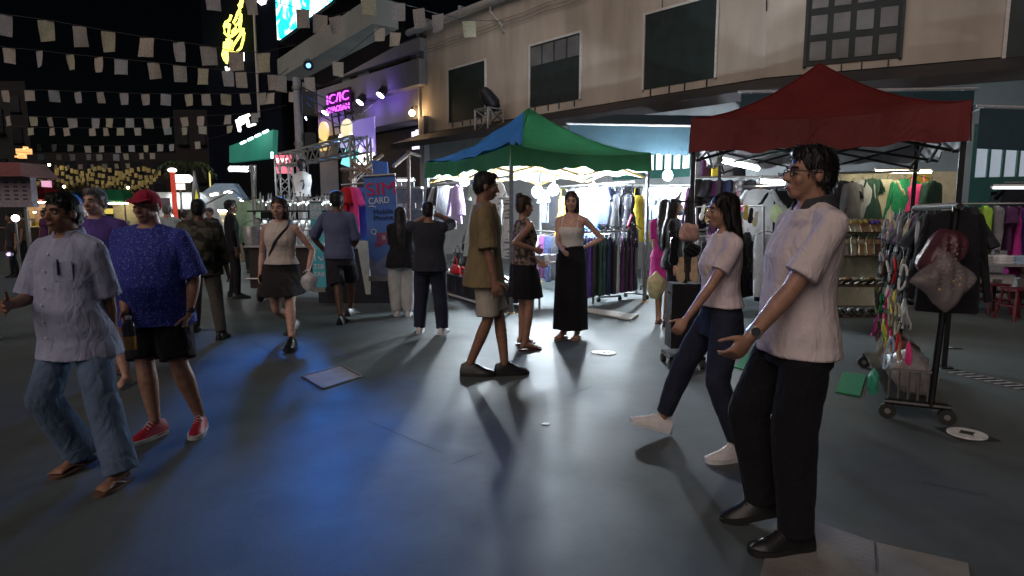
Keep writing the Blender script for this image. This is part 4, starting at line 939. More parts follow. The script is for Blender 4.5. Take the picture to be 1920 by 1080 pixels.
for i, (x_, y_, d_) in enumerate(((75, 312, 38), (120, 350, 38), (240, 352, 38), (92, 309, 38), (185, 366, 44), (95, 368, 48), (260, 366, 50), (150, 378, 58))):  # low and farthest bulbs are added, tucked under the rows to brighten flags
    p_ = P(x_, y_, d_); o_ = root('festoon_lamp', p_, ('pale bulb at the left above the yellow lit flags', 'warm bulb among the yellow lit flags, left of centre', 'warm bulb among the yellow lit flags, at their right', 'pale bulb beside the first of the small flags', 'added warm bulb low in the middle of the yellow lit flags', 'added warm bulb low at the left of the yellow lit flags', 'added warm bulb low at the right of the yellow lit flags', 'farthest added warm bulb behind the yellow lit flags')[i], 'lamp')
    m = MB(); m.ell(p_, (.08, .08, .08)); m.build('bulb', lamp_m('festoon', (1, .78, .38), 6500 if i not in (0, 3) else 20), o_); m = MB(); m.cone(p_+V((0, 0, .08)), p_+V((0, 0, .16)), .03, .03, 8, rnd=False); m.build('socket', blk, o_)
# ------------------------------------------------------------ goods
hang_m = mt('hanger', (.02, .02, .022), rough=.4); hang_w = mt('hanger_white', (.6, .6, .6), rough=.4)
GC = {}
def gmesh(kind, mat, var=0):
    key = (kind, mat.name, var)
    if key in GC: return GC[key]
    b = MB(); rg = random.Random(hash_(kind)+var*17); ph = rg.uniform(0, 6); n = 20
    def body(prof, x0=0, fa=.010, nf=5):
        rs = []
        for z, hw, hd in prof:
            r = []; t = min(1, max(0, -z))
            for j in range(n):
                a = 2*pi*j/n; k = 1+0; f = fa*t*sin(nf*a+ph+z*1.5)+.4*fa*t*sin((nf+4)*a-ph)
                r.append(V((x0+hw*cos(a), (hd+f)*math.copysign(abs(sin(a))**.8, sin(a))+f*.6, z)))
            rs.append(r)
        b.loft(rs[::-1])
    def sleeve(sg, w0, L, a, r0, r1):
        p = V((sg*w0, 0, -.115)); d = V((sg*sin(a), 0, -cos(a))); b.cone(p, p+d*L*.5, r0, (r0+r1)/2, 10, fl=.45); b.cone(p+d*L*.5, p+d*L+V((0, .02, 0)), (r0+r1)/2, r1, 10, rnd=False, fl=.45)
    if kind == 'tee':
        body([(-.045, .07, .022), (-.07, .14, .03), (-.11, .205, .035), (-.2, .205, .045), (-.45, .205, .045), (-.70, .215, .05), (-.72, .212, .048)]); [sleeve(s_, .18, .22, .5, .075, .085) for s_ in (1, -1)]
    elif kind == 'jacket':
        body([(-.03, .06, .035), (-.06, .13, .045), (-.10, .20, .05), (-.2, .20, .07), (-.5, .20, .07), (-.78, .21, .075), (-.80, .205, .07)]); [sleeve(s_, .17, .60, .14, .065, .05) for s_ in (1, -1)]
    elif kind == 'blouse':
        body([(-.05, .08, .025), (-.075, .15, .03), (-.11, .20, .035), (-.25, .19, .045), (-.5, .22, .05), (-.68, .26, .06), (-.70, .255, .055)], fa=.018); [sleeve(s_, .17, .46, .32, .06, .075) for s_ in (1, -1)]
    elif kind == 'tank':
        body([(-.16, .10, .025), (-.2, .16, .03), (-.3, .165, .035), (-.65, .18, .04), (-.67, .178, .035)]); [b.cone((s_*.09, 0, -.18), (s_*.08, 0, -.05), .018, .014, 8, fl=.5) for s_ in (1, -1)]
    elif kind == 'dress':
        body([(-.20, .05, .02), (-.26, .15, .035), (-.36, .15, .045), (-.48, .115, .045), (-.60, .16, .06), (-.85, .20, .08), (-1.08, .24, .09), (-1.10, .235, .085)], fa=.02, nf=6); [b.cone((s_*.11, 0, -.27), (s_*.09, 0, -.05), .009, .008, 6) for s_ in (1, -1)]
    elif kind == 'gown':
        body([(-.05, .07, .03), (-.09, .18, .04), (-.2, .17, .05), (-.38, .12, .05), (-.55, .19, .07), (-.9, .28, .09), (-1.2, .34, .1), (-1.22, .335, .095)], fa=.03, nf=7); [sleeve(s_, .15, .2, .35, .06, .07) for s_ in (1, -1)]
    elif kind == 'skirt':
        body([(-.09, .17, .012), (-.14, .175, .018), (-.4, .19, .03), (-.8, .215, .04), (-.95, .22, .045), (-.96, .218, .04)], fa=.014, nf=7)
    elif kind == 'pants':
        body([(-.09, .175, .02), (-.14, .18, .035), (-.33, .19, .05), (-.38, .185, .04)])
        for s_ in (1, -1): body([(-.34, .092, .045), (-.6, .085, .045), (-.95, .07, .042), (-1.0, .06, .036), (-1.02, .062, .034)], x0=s_*.095)
    b.f = [list(f) for f in b.f]
    GC[key] = b.mesh('hung_'+kind, mat); return GC[key]
def hash_(s_): return sum(ord(c)*(i+3) for i, c in enumerate(s_))
HG = {}
def hangmesh(m):
    if m.name not in HG:
        b = MB(); b.pipe([(-.19, 0, -.115), (-.10, 0, -.07), (0, 0, -.045), (.10, 0, -.07), (.19, 0, -.115)], .008, 6); b.pipe([(0, 0, -.045), (0, 0, -.01), (.02, 0, .012), (.0, 0, .028), (-.02, 0, .014)], .004, 5); HG[m.name] = b.mesh('hanger', m)
    return HG[m.name]
NM = {'tee': 'tee_shirt', 'jacket': 'jacket', 'blouse': 'blouse', 'tank': 'tank_top', 'dress': 'dress', 'gown': 'gown', 'skirt': 'skirt', 'pants': 'trousers'}
def garment(kind, mat, pos, rz, label, group=None, sc=1.0, var=0, hm=None, tilt=0):
    o = link('hung_'+NM[kind], gmesh(kind, mat, var)); o.location = V(pos); o.rotation_euler = (0, tilt, rz); o.scale = (sc,)*3
    tag(o, label, NM[kind].replace('_', ' '), group); link('hanger', hangmesh(hm or hang_m), o); return o
def rack_rail(a, b_, label, legs=True, r=.016, m=None, name='clothes_rail', cast=True):
    a, b_ = V(a), V(b_); o = root(name, (a.x, a.y, 0), label, 'clothes rail'); m = m or steel
    q = MB(); q.cone(a, b_, r, r, 8, rnd=False); q.build('rail', m, o)
    if legs:
        d = (b_-a); d.z = 0; d.normalize(); n_ = V((-d.y, d.x, 0))
        for p in (a, b_):
            q = MB(); q.cone((p.x, p.y, .08), p, r, r, 8, rnd=False); q.tube([V((p.x, p.y, .08))+n_*.24, V((p.x, p.y, .08))-n_*.24], r, 8); q.build('leg', m, o)
            if cast:
                for s_ in (1, -1): q = MB(); c = V((p.x, p.y, .035))+n_*.22*s_; q.cone(c-d*.014, c+d*.014, .035, .035, 12, rnd=False); q.build('castor', blk, o)
    return o
# cloth palette
K_ = {k: cloth(k, v) for k, v in dict(black=(.014, .014, .017), coal=(.03, .03, .035), grey=(.20, .20, .21), lgrey=(.42, .43, .44), white=(.72, .73, .74), lilac=(.52, .40, .66), mint=(.52, .60, .54), navy=(.02, .028, .07), blue=(.07, .16, .45), sky=(.36, .48, .62), pink=(.75, .06, .22), magenta=(.42, .03, .22), green=(.02, .22, .09), bottle=(.03, .07, .05), beige=(.52, .47, .33), yellow=(.72, .55, .06), plum=(.08, .025, .08), purple=(.10, .05, .28), brown=(.10, .055, .035), tan=(.42, .29, .19), red=(.55, .03, .03), lime=(.35, .6, .08), olive=(.12, .13, .05)).items()}
dots = cloth('dots', (.012, .012, .02), col2=(.7, .72, .75), thr=.66, sc=16); lace = cloth('lace', (.74, .75, .75), col2=(.05, .05, .06), thr=.64, sc=22); camo = cloth('camo', (.03, .028, .022), col2=(.10, .095, .07), thr=.52, sc=9); stripe = cloth('stripe', (.62, .63, .62), col2=(.12, .12, .13), thr=.55, sc=6, stretch=(.3, .3, 3))
# ------------------------------------------------------------ pop-up tents
def tent(F, r, l, W1, W2, zv, zh, apex, mat, frame_m, label, sag=.35, tarp=None, inner=None, ph=None):
    """F front corner, r and l unit edge vectors, valance bottom zv, valance height zh"""
    o = root('market_tent', F, label, 'market tent')
    pt = lambda a, b_, z: F+r*(a*W1)+l*(b_*W2)+V((0, 0, z))
    N = 28; rs = []
    def top(u, v):
        m = max(abs(u-.5), abs(v-.5))*2; t = 1-m
        z = (zv+zh)+(apex-zv-zh)*(t**1.35); e = 4*(u*(1-u) if abs(v-.5) >= abs(u-.5) else v*(1-v))
        z -= sag*.16*m*e*(1-t)+.10*sag*4*t*m*abs(e)
        return pt(u, v, z)
    b = MB(); grid = [[top(i/N, j/N) for j in range(N+1)] for i in range(N+1)]; dn = V((0, 0, -.008))
    vs = [p for row in grid for p in row]; fs = []
    for i in range(N):
        for j in range(N):
            a = i*(N+1)+j; fs += [(a, a+N+1, a+N+2), (a, a+N+2, a+1)] if (i < N/2) == (j < N/2) else [(a, a+N+1, a+1), (a+1, a+N+1, a+N+2)]
    b.add(vs, fs); b.m = 1; b.add([p+dn for p in vs], [f[::-1] for f in fs]); b.build('canopy', [mat, inner or mat], o)
    for (c0, c1, nrm) in (((0, 0), (1, 0), -l), ((1, 0), (1, 1), r), ((0, 1), (1, 1), l), ((0, 0), (0, 1), -r)):
        m_ = MB(); up = []; lo = []; ns = 28
        for i in range(ns+1):
            t = i/ns; u = c0[0]+(c1[0]-c0[0])*t; v = c0[1]+(c1[1]-c0[1])*t
            e = 4*t*(1-t); p = top(u, v); wv_ = .012*sin(t*21+c0[0]*3)+.008*sin(t*47)
            up.append(p+nrm*.006+V((0, 0, .004))); lo.append(V((p.x, p.y, zv+.03*sin(t*17+c1[1])*e+(.02*sin(t*41))*e))+nrm*(.006+wv_+.02))
        for i in range(ns): m_.hexa([lo[i]-nrm*.006, lo[i+1]-nrm*.006, lo[i+1], lo[i], up[i]-nrm*.006, up[i+1]-nrm*.006, up[i+1], up[i]])
        m_.m = 1
        for i in range(ns): m_.quad(lo[i]-nrm*.010, up[i]-nrm*.010, up[i+1]-nrm*.010, lo[i+1]-nrm*.010)
        m_.build('valance', [mat, inner or mat], o)
    for (a, b_) in ((0, 0), (1, 0), (1, 1), (0, 1)):
        m_ = MB(); p = pt(a, b_, 0)+(r*(.5-a)+l*(.5-b_))*.06; m_.box(p+V((0, 0, (zv+zh)/2)), (.045, .045, zv+zh-.02), M.Rotation(atan2(r.y, r.x), 3, 'Z')); lg = m_.build('post', ph or frame_m, o)
        m_ = MB(); m_.box(p+V((0, 0, .006)), (.11, .11, .012)); m_.build('foot', frame_m, lg)
    zs = zv+.02
    for (c0, c1) in (((0, 0), (1, 0)), ((1, 0), (1, 1)), ((1, 1), (0, 1)), ((0, 1), (0, 0))):
        for k in range(2):
            t0, t1 = k/2+.02, (k+1)/2-.02
            q = lambda t, z: pt(c0[0]+(c1[0]-c0[0])*t, c0[1]+(c1[1]-c0[1])*t, z)+(pt(.5, .5, 0)-pt((c0[0]+c1[0])/2, (c0[1]+c1[1])/2, 0)).normalized()*.09
            m_ = MB(); m_.cone(q(t0, zs-.10), q(t1, zs+.20), .016, .016, 6, rnd=False); m_.build('scissor_bar', frame_m, o)
            m_ = MB(); m_.cone(q(t0, zs+.20), q(t1, zs-.10), .016, .016, 6, rnd=False); m_.build('scissor_bar', frame_m, o)
    for k in range(4):
        c = ((0, .5), (1, .5), (.5, 0), (.5, 1))[k]
        m_ = MB(); m_.cone(pt(*c, zs+.1), pt(.5, .5, zs+.35), .016, .016, 6, rnd=False); m_.cone(pt(*c, zs-.1), pt(.5, .5, zs+.15), .016, .016, 6, rnd=False); m_.build('scissor_bar', frame_m, o)
    for (a, b_) in ((0, 0), (1, 0), (1, 1), (0, 1)):
        m_ = MB(); m_.pipe([top(.5+(a-.5)*t/14, .5+(b_-.5)*t/14)+V((0, 0, .003)) for t in range(15)], .010, 6); m_.build('seam', mat, o)
    m_ = MB(); m_.cone(pt(.5, .5, zs), pt(.5, .5, apex-.02), .02, .02, 8, rnd=False); m_.build('centre_pole', frame_m, o)
    return o, pt, top
gF, gR = G(957, 588), G(1213, 566)
gr = (gR-gF); gW = gr.length; gr.normalize(); gl = V((-gr.y, gr.x, 0)); gL = 3.5
tent_g = cloth('tent_green', (.032, .17, .075), rough=.55, sheen=0, var=.28, sc=1.6, wsc=4.5, wrinkle=.5, translucent=.14); orange = mt('frame_orange', (.62, .36, .10), rough=.5)
oG, gp_, gtop = tent(gF, gr, gl, gW, gL, 2.14, .30, 3.30, tent_g, orange, 'green pop-up market tent with orange scissor frame and bulbs', ph=mt('post_grey', (.16, .17, .18), rough=.45), sag=.55, inner=cloth('silver_lining', (.56, .60, .61), translucent=.1))
# blue tarp tied over the left slope
b = MB(); N = 12; lo = []; vs = []; rgt = random.Random(3)
tb_m = mt('tarp_blue', (.05, .26, .78), rough=.4, var=.15, sc=3, bump=.1)
for i in range(N+1):
    for j in range(N+1):
        v = .02+.96*i/N; u0 = -.004+.0*j; t = j/N
        u = t*(.46*(1-abs(v-.5)*1.7) if v < .5 else .46*(1-(v-.5)*1.5))*1.0
        p = gtop(max(0, u), v); vs.append(p+V((0, 0, .032+.016*sin(9*v+14*t)+.016*sin(31*v-7*t)+.010*sin(52*v+19*t))))
fs = []
for i in range(N):
    for j in range(N):
        a = i*(N+1)+j; fs.append((a, a+1, a+N+2, a+N+1))
k = len(vs); b.add(vs+[p-V((0, 0, .006)) for p in vs], fs+[tuple(k+x for x in f[::-1]) for f in fs])
tag(b.build('tarp', tb_m), 'bright blue tarpaulin laid over the left slope of the green tent', 'tarpaulin')
# bulbs
def bulb(px, py, Y, label, e=1000, r=.095, col=(.80, .91, 1)):
    p = P(px, py, Y); o = root('light_bulb', p, label, 'light bulb', 'bare bulbs of the clothing stalls')
    b = MB(); b.ell(p, (r, r, r*1.1), n=14, k=10); b.build('bulb', lamp_m('bulb_light%d' % e, col, e), o); b = MB(); b.cone(p+V((0, 0, r)), p+V((0, 0, r+.07)), .024, .02, 10, rnd=False); b.build('socket', wtrim, o)
    b = MB(); b.cone(p+V((0, 0, r+.07)), p+V((0, 0, r+.42)), .005, .005, 5, rnd=False); b.build('cord', blk, o)
for i, (x, y, Y, nm) in enumerate(((871, 338, 11.3, 'square glaring bulb above the lilac top at the left of the green tent'), (1008, 360, 10.8, 'bulb right of the front post of the green tent, larger of two'), (1038, 356, 11.4, 'bulb just above the white topped woman, smaller of two'), (1113, 358, 11.0, 'bulb over the skirt rack, larger of two'), (1140, 363, 12.0, 'bulb beside the polka dot dress, smaller of two'), (1252, 329, 12.6, 'bulb under the teal awning between the two tents'))):
    bulb(x, y, Y, nm)
# left side rail of the green tent: garments face the street
rail_z = 2.02
ra, rb = gp_(.06, .10, rail_z), gp_(.06, .97, rail_z)
rack_rail(ra, rb, 'rail of tops along the left side of the green tent', legs=False)
frz = atan2(gl.y, gl.x)
items = [('jacket', 'black', .95, 1), ('jacket', 'black', .915, 1), ('blouse', 'lgrey', .885, 1), ('blouse', 'grey', .86, 1), ('jacket', 'coal', .825, 1), ('blouse', 'lilac', .68, 0), ('gown', 'mint', .43, 0), ('jacket', 'white', .30, 1)]
for i, (k, m, t, edge) in enumerate(items):
    p = ra.lerp(rb, (t-.10)/.87) if True else ra
    nm = {'lilac': 'lilac long sleeved top hanging face out under the square bulb', 'mint': 'long pale mint dress hanging face out beside the lilac top', 'lgrey': 'pale grey blouse hung edge on beside black jackets', 'grey': 'mid grey blouse hung edge on next to the lilac top', 'coal': 'charcoal jacket hung edge on just left of the lilac top', 'white': 'white jacket hung edge on right of the mint dress'}.get(m, 'black jacket hung edge on at the far left of the green tent rail')
    garment(k, K_[m], p, frz+(pi/2 if edge else rgt.uniform(-.15, .15)), nm, 'tops on the left rail of the green tent', 1.05, i % 3)
garment('tee', lace, gp_(.03, .20, rail_z-.02), frz+.1, 'white patterned top hung face out behind the olive shirted man', 'tops on the left rail of the green tent', 1.0)
for i, zz in enumerate((1.55, 1.25, .98)):
    garment('tank', (stripe, lace, stripe)[i], gp_(.02, .06, zz+.25), frz, ('striped white crop top right of the olive shirted man, upper', 'patterned white crop top right of the olive shirted man, middle', 'striped white crop top right of the olive shirted man, lower')[i], None, .62, i)
# low table under the rail with bags
def table(o, p0, ex, ey, W, D, z, m_top, m_leg, skirt=None):
    b = MB(); q = [p0, p0+ex*W, p0+ex*W+ey*D, p0+ey*D]; b.hexa([p+V((0, 0, z-.03)) for p in q]+[p+V((0, 0, z)) for p in q]); b.build('table_top', m_top, o, smooth=False)
    for p in q:
        c = p+((p0+ex*W/2+ey*D/2)-p).normalized()*.05; b = MB(); b.cone((c.x, c.y, 0), (c.x, c.y, z-.03), .018, .018, 8, rnd=False); b.build('leg', m_leg, o)
    if skirt:
        b = MB()
        for a, c in ((q[0], q[1]), (q[1], q[2]), (q[2], q[3]), (q[3], q[0])):
            out = (((a+c)/2)-(p0+ex*W/2+ey*D/2)).normalized(); n2 = 24
            lo = [a.lerp(c, i/n2)+out*(.02+.012*sin(i*1.9)) for i in range(n2+1)]
            for i in range(n2): b.hexa([lo[i]+V((0, 0, .09)), lo[i+1]+V((0, 0, .09)), lo[i+1]+V((0, 0, .09))-out*.008, lo[i]+V((0, 0, .09))-out*.008, lo[i]+V((0, 0, z-.032)), lo[i+1]+V((0, 0, z-.032)), lo[i+1]+V((0, 0, z-.032))-out*.008, lo[i]+V((0, 0, z-.032))-out*.008])
        b.build('table_skirt', skirt, o)
tp0 = gp_(-.02, .10, 0); o = root('stall_table', tp0, 'black skirted table below the lilac and mint tops', 'table')
table(o, tp0, gl, gr, 2.6, .6, .42, mt('table_top', (.45, .45, .44), rough=.6), steel, K_['coal'])
blkp = mt('black_vinyl', (.012, .012, .014), rough=.22, bump=.25, sc=14); redp = mt('red_vinyl', (.62, .03, .04), rough=.25)
def handbag(c, rz, m, label, w_=.32, d_=.14, h_=.24, grp=None):
    c = V(c); o = root('handbag', c, label, 'handbag', grp, rz); b = MB(); b.erings([(0, 0, 0, w_*.44, d_*.42), (0, 0, .02, w_*.5, d_*.5), (0, 0, h_*.5, w_*.49, d_*.47), (0, 0, h_*.9, w_*.42, d_*.25), (0, 0, h_, w_*.40, d_*.12)], 18, pw=.6); b.build('bag_body', m, o, world=False)
    b = MB(); b.pipe([(w_*.28*cos(pi*i/8), 0, h_*.95+.14*sin(pi*i/8)) for i in range(9)], .010, 6); b.build('bag_handle', m, o, world=False)
    b = MB(); b.box((0, -d_*.44, h_*.62), (.05, .03, .03)); b.build('clasp', steel, o, world=False)
tq = lambda t, d_, z: tp0+gl*(2.6*t)+gr*d_+V((0, 0, z))
for i, t in enumerate((.30, .47, .62, .76)): handbag(tq(t, .2, .43), frz, blkp, ('black handbag at the near end of the skirted table', 'black handbag second from the near end of the skirted table', 'black handbag third from the near end of the skirted table', 'black handbag at the far end of the skirted table')[i], .36, .2, .34, 'black handbags on the skirted table')
for i, t in enumerate((.34, .52, .70)): handbag(tq(t, .34, .80), frz, blkp, ('black bag hanging over the near black handbags', 'black bag hanging over the middle black handbags', 'black bag hanging over the far black handbags')[i], .38, .16, .30, 'black bags hung under the tops')
p = tq(.60, .0, .43); handbag(p-gr*.02, frz, redp, 'shiny red handbag among the black bags', .26, .16, .16)
c = tq(.47, -.0, .50)-gr*.05; o = root('coiled_belt', c, 'coiled red belt beside the shiny red handbag', 'belt', None, frz)
b = MB(); b.pipe([(.065*cos(2*pi*i/20), -.03, .065*sin(2*pi*i/20)) for i in range(21)], .022, 8); b.build('coil', redp, o, world=False); b = MB(); b.cone((0, -.035, 0), (0, -.005, 0), .028, .028, 12, rnd=False); b.build('buckle', steel, o, world=False)
for i in range(4):
    p = tq(.36-.05*i, .02, .43); b = MB(); b.ell(p+V((0, 0, .08)), (.05, .05, .08)); q = b.build('soft_toy', K_['brown' if i % 2 else 'lgrey']); tag(q, ('brown', 'pale', 'dark brown', 'whitish')[i]+' small plush toy on the skirted table right of the red belt', 'toy')
    b = MB(); b.ell(p+V((0, -.01, .17)), (.042,)*3); b.build('head', K_['brown' if i % 2 else 'lgrey'], q)
# display frame of kerb rail at stall foot
b = MB(); b.tube([tp0-gr*.06+V((0, 0, .05)), tp0-gr*.06+gl*2.6+V((0, 0, .05))], .02, 6); tag(b.build('foot_rail', wtrim), 'pale metal rail along the foot of the skirted table', 'rail')
# middle table between the two women
mp = gp_(.22, .05, 0); o = root('stall_table', mp, 'small white topped table behind the two chatting women', 'table'); table(o, mp, gr, gl, 1.1, .6, .72, mt('table_white', (.6, .6, .6), rough=.5), steel)
for i in range(5):
    c = mp+gr*(.12+.2*i)+gl*.25+V((0, 0, .72)); b = MB(); b.box(c+V((0, 0, .05)), (.16, .24, .10), M.Rotation(.2*i+.5, 3, 'Z')); q = b.build('folded_shirt', K_[('grey', 'white', 'coal', 'sky', 'lgrey')[i]]); tag(q, ('grey', 'white', 'charcoal', 'light blue', 'pale grey')[i]+' folded shirt on the small white topped table', 'folded shirt')
    b = MB(); b.pipe([c+V((.05*cos(a*.5), .05*sin(a*.5)-.06, .102)) for a in range(13)], .008, 5); b.build('collar', K_[('grey', 'white', 'coal', 'sky', 'lgrey')[i]], q)
# skirt rack on the right front
sa_, sb_ = P(1075, 437, 9.35), P(1196, 432, 10.6); sa_.z = sb_.z = 1.18
rack_rail(sa_, sb_, 'low rack of long skirts right of the white topped woman')
sd_ = (sb_-sa_).normalized(); srz = atan2(sd_.y, sd_.x)
ORD = ['first', 'second', 'third', 'fourth', 'fifth', 'sixth', 'seventh', 'eighth', 'ninth', 'tenth', 'eleventh', 'twelfth', 'thirteenth', 'fourteenth', 'fifteenth', 'sixteenth']
cols = ['black', 'purple', 'navy', 'purple', 'coal', 'bottle', 'bottle', 'navy', 'coal', 'lgrey', 'plum', 'coal', 'plum', 'black']
lb = {'black': 'long black skirt', 'purple': 'long violet skirt', 'navy': 'long navy skirt', 'coal': 'long charcoal skirt', 'bottle': 'long bottle green skirt', 'lgrey': 'long pale grey skirt', 'plum': 'long plum skirt'}
for i, c in enumerate(cols):
    garment('skirt', K_[c], sa_.lerp(sb_, (i+.5)/len(cols)), srz+.55+rgt.uniform(-.12, .12), lb[c]+', '+ORD[i]+' from the left on the low rack by the green tent', 'skirts on the low rack', 1.06, i % 4)
b = MB(); b.box(sa_.lerp(sb_, .85)+V((0, 0, .17)), (.02, .10, .22), M.Rotation(.3, 3, 'Y')); b.box(sa_.lerp(sb_, .85)+V((0, 0, .05)), (.02, .04, .06)); tag(b.build('price_flag', mt('price_pink', (.8, .08, .2))), 'pink and white price flag standing above the skirt rack', 'sign')
# small hangers and trinkets along the rack top
for i in range(14):
    p = sa_.lerp(sb_, (i+.5)/14)
    b = MB(); b.pipe([p+V((-.1, -.03, .02)), p+V((0, -.03, .09)), p+V((.1, -.02, .02))], .009, 5); tag(b.build('spare_hanger', hang_m), 'spare black hanger on top of the skirt rack', 'hanger', 'spare hangers on the skirt rack')
# back wall clothes of the green tent and the facade behind
def wall_row(a, b_, kinds, lab, grp, rz, sc=1.0, sd=0):
    a, b_ = V(a), V(b_); n_ = len(kinds)
    for i, (k, m, nm) in enumerate(kinds):
        mm = m if not isinstance(m, str) else K_[m]
        garment(k, mm, a.lerp(b_, (i+.5)/n_), rz+rgt.uniform(-.2, .2), nm+lab, grp, sc, i % 3)
ba, bb_ = gp_(.97, .08, 2.0), gp_(.97, .95, 2.0); rack_rail(ba, bb_, 'rail of dresses at the back of the green tent', legs=False)
wall_row(ba, bb_, [('dress', dots, 'black polka dot dress'), ('dress', 'black', 'plain black dress'), ('tee', 'navy', 'navy tee'), ('dress', 'blue', 'blue strappy dress'), ('gown', 'white', 'glaring white gown'), ('jacket', 'coal', 'dark jacket'), ('dress', 'yellow', 'yellow strappy dress'), ('jacket', 'black', 'black coat'), ('tee', 'sky', 'pale blue tee')], ' on the back rail of the green tent', 'clothes on the back rail of the green tent', frz, 1.0)
ca, cb2 = P(1140, 350, 12.2), P(1208, 348, 12.0); ca.z = cb2.z = 2.02; rack_rail(ca, cb2, 'rail of dark dresses right of the smaller bulb')
wall_row(ca, cb2, [('dress', dots, 'polka dot dress seen left'), ('gown', dots, 'flared polka dot dress'), ('jacket', 'black', 'black jacket'), ('dress', 'yellow', 'yellow slip dress')], ' on the rail behind the white tent post', 'dark dresses behind the white tent post', .1, 1.0)
da, db = P(1216, 343, 13.2), P(1296, 343, 13.0); da.z = db.z = 2.05; rack_rail(da, db, 'rail of pale blue shirts under the teal awning')
wall_row(da, db, [('tee', 'white', 'white tee'), ('jacket', 'sky', 'sky blue shirt'), ('tee', 'lgrey', 'pale grey tee'), ('jacket', 'sky', 'second sky blue shirt'), ('tee', 'white', 'bright white tee')], ' hung under the teal awning', 'pale shirts under the teal awning', .1, 1.0)
ea_, eb_ = P(1296, 372, 11.6), P(1400, 372, 11.2); ea_.z = eb_.z = 2.0; rack_rail(ea_, eb_, 'rail of mixed dark clothes behind the slipper stand')
wall_row(ea_, eb_, [('jacket', 'plum', 'plum jacket'), ('tee', 'coal', 'charcoal tee'), ('jacket', dots, 'dotted jacket'), ('tee', 'grey', 'grey tee'), ('tank', 'olive', 'olive tank top')], ' behind the slipper stand', 'mixed clothes behind the slipper stand', .1, 1.0)
fa_, fb_ = P(1296, 345, 11.9), P(1395, 345, 11.5); fa_.z = fb_.z = 2.62; rack_rail(fa_, fb_, 'high rail of small bags and scarves under the lit windows', legs=False)
wall_row(fa_, fb_, [('tank', 'grey', 'grey tank top'), ('tank', 'plum', 'plum tank top'), ('tank', 'yellow', 'yellow tank top'), ('tank', 'lgrey', 'pale tank top'), ('tank', 'coal', 'charcoal tank top')], ' on the high rail under the lit windows', 'tank tops on the high rail', .1, .7)
# ------------------------------------------------------------ red tent
RF, RR = P(1291, 400, 6.75), P(1803, 400, 5.72); RF.z = RR.z = 0
rr_ = RR-RF; rW = rr_.length; rr_.normalize(); rl = V((-rr_.y, rr_.x, 0)); rL = 2.55
tent_r = cloth('tent_red', (.165, .025, .024), rough=.55, sheen=0, var=.28, sc=1.6, wsc=4.5, wrinkle=.5, translucent=.16)
oR, rp_, rtop = tent(RF, rr_, rl, rW, rL, 2.12, .36, 3.20, tent_r, mt('frame_black', (.02, .02, .022), rough=.4, metal=.4), 'red pop-up market tent with black frame over the shoe stall', sag=.5, inner=cloth('grey_lining', (.36, .36, .37), translucent=.1))
tube_lamp(P(1352, 300, 7.6), P(1420, 316, 8.3), 'long glaring tube light under the left of the red tent', 75, .028)
tube_lamp(P(1424, 340, 9.0), P(1470, 342, 9.1), 'second tube light above the white tee, near the man with glasses', 60, .028)
tube_lamp(P(1640, 322, 9.0), P(1745, 322, 9.0), 'warm tube light above the green and pink dresses', 26, .02, col=(1, .93, .66))
rrz = atan2(rr_.y, rr_.x)
b = MB(); q = [P(1556, 480, 9.75), P(1792, 480, 9.75)]; q[0].z = q[1].z = 0; b.hexa([q[0], q[1], q[1]+rl*.03, q[0]+rl*.03]+[p+V((0, 0, 2.12)) for p in (q[0], q[1], q[1]+rl*.03, q[0]+rl*.03)]); tag(b.build('back_sheet', cloth('sheet_cream', (.62, .58, .42)), smooth=False), 'cream back sheet of the red tent behind the dresses', 'sheet')
b = MB(); q = [P(1700, 420, 9.7), P(1736, 420, 9.7)]; q[0].z = q[1].z = .95; b.hexa([q[0], q[1], q[1]+rl*.01, q[0]+rl*.01]+[p+V((0, 0, 1.12)) for p in (q[0], q[1], q[1]+rl*.01, q[0]+rl*.01)]); tag(b.build('shawl', K_['yellow'], smooth=False), 'bright yellow shawl hung behind the pink dress', 'shawl')
ha, hb_ = rp_(.33, .93, 2.0), rp_(1.0, .93, 2.0); rack_rail(ha, hb_, 'rail of dresses at the back of the red tent', legs=False)
def gy(px, py, Y, kind, m, nm, sc=1, rz=0, cat=None):
    p = P(px, py, Y); return garment(kind, m if not isinstance(m, str) else K_[m], p, rrz+rz, nm, None, sc)
gy(1576, 333, 9.35, 'tee', 'coal', 'charcoal tee with white badge right of the man with glasses', 1)
gy(1600, 338, 9.2, 'jacket', 'grey', 'grey zip jacket between charcoal tee and dark green dress', .95, .9)
gy(1618, 335, 9.3, 'jacket', 'lgrey', 'pale grey hooded top beside the dark green dress', .9, .5)
gy(1636, 330, 9.3, 'gown', 'bottle', 'dark green long dress hanging left of the beige one', .8, .5)
gy(1664, 330, 9.35, 'gown', 'beige', 'pale beige flared dress hanging in the red tent', .95)
gy(1697, 332, 9.3, 'jacket', 'green', 'emerald green long coat beside the pink dress', 1.1, .35)
gy(1722, 325, 9.15, 'dress', 'pink', 'hot pink strappy mini dress near the right post', .78)
gy(1748, 335, 9.1, 'jacket', 'bottle', 'dark green jacket half hidden by the right post', .95, .9)
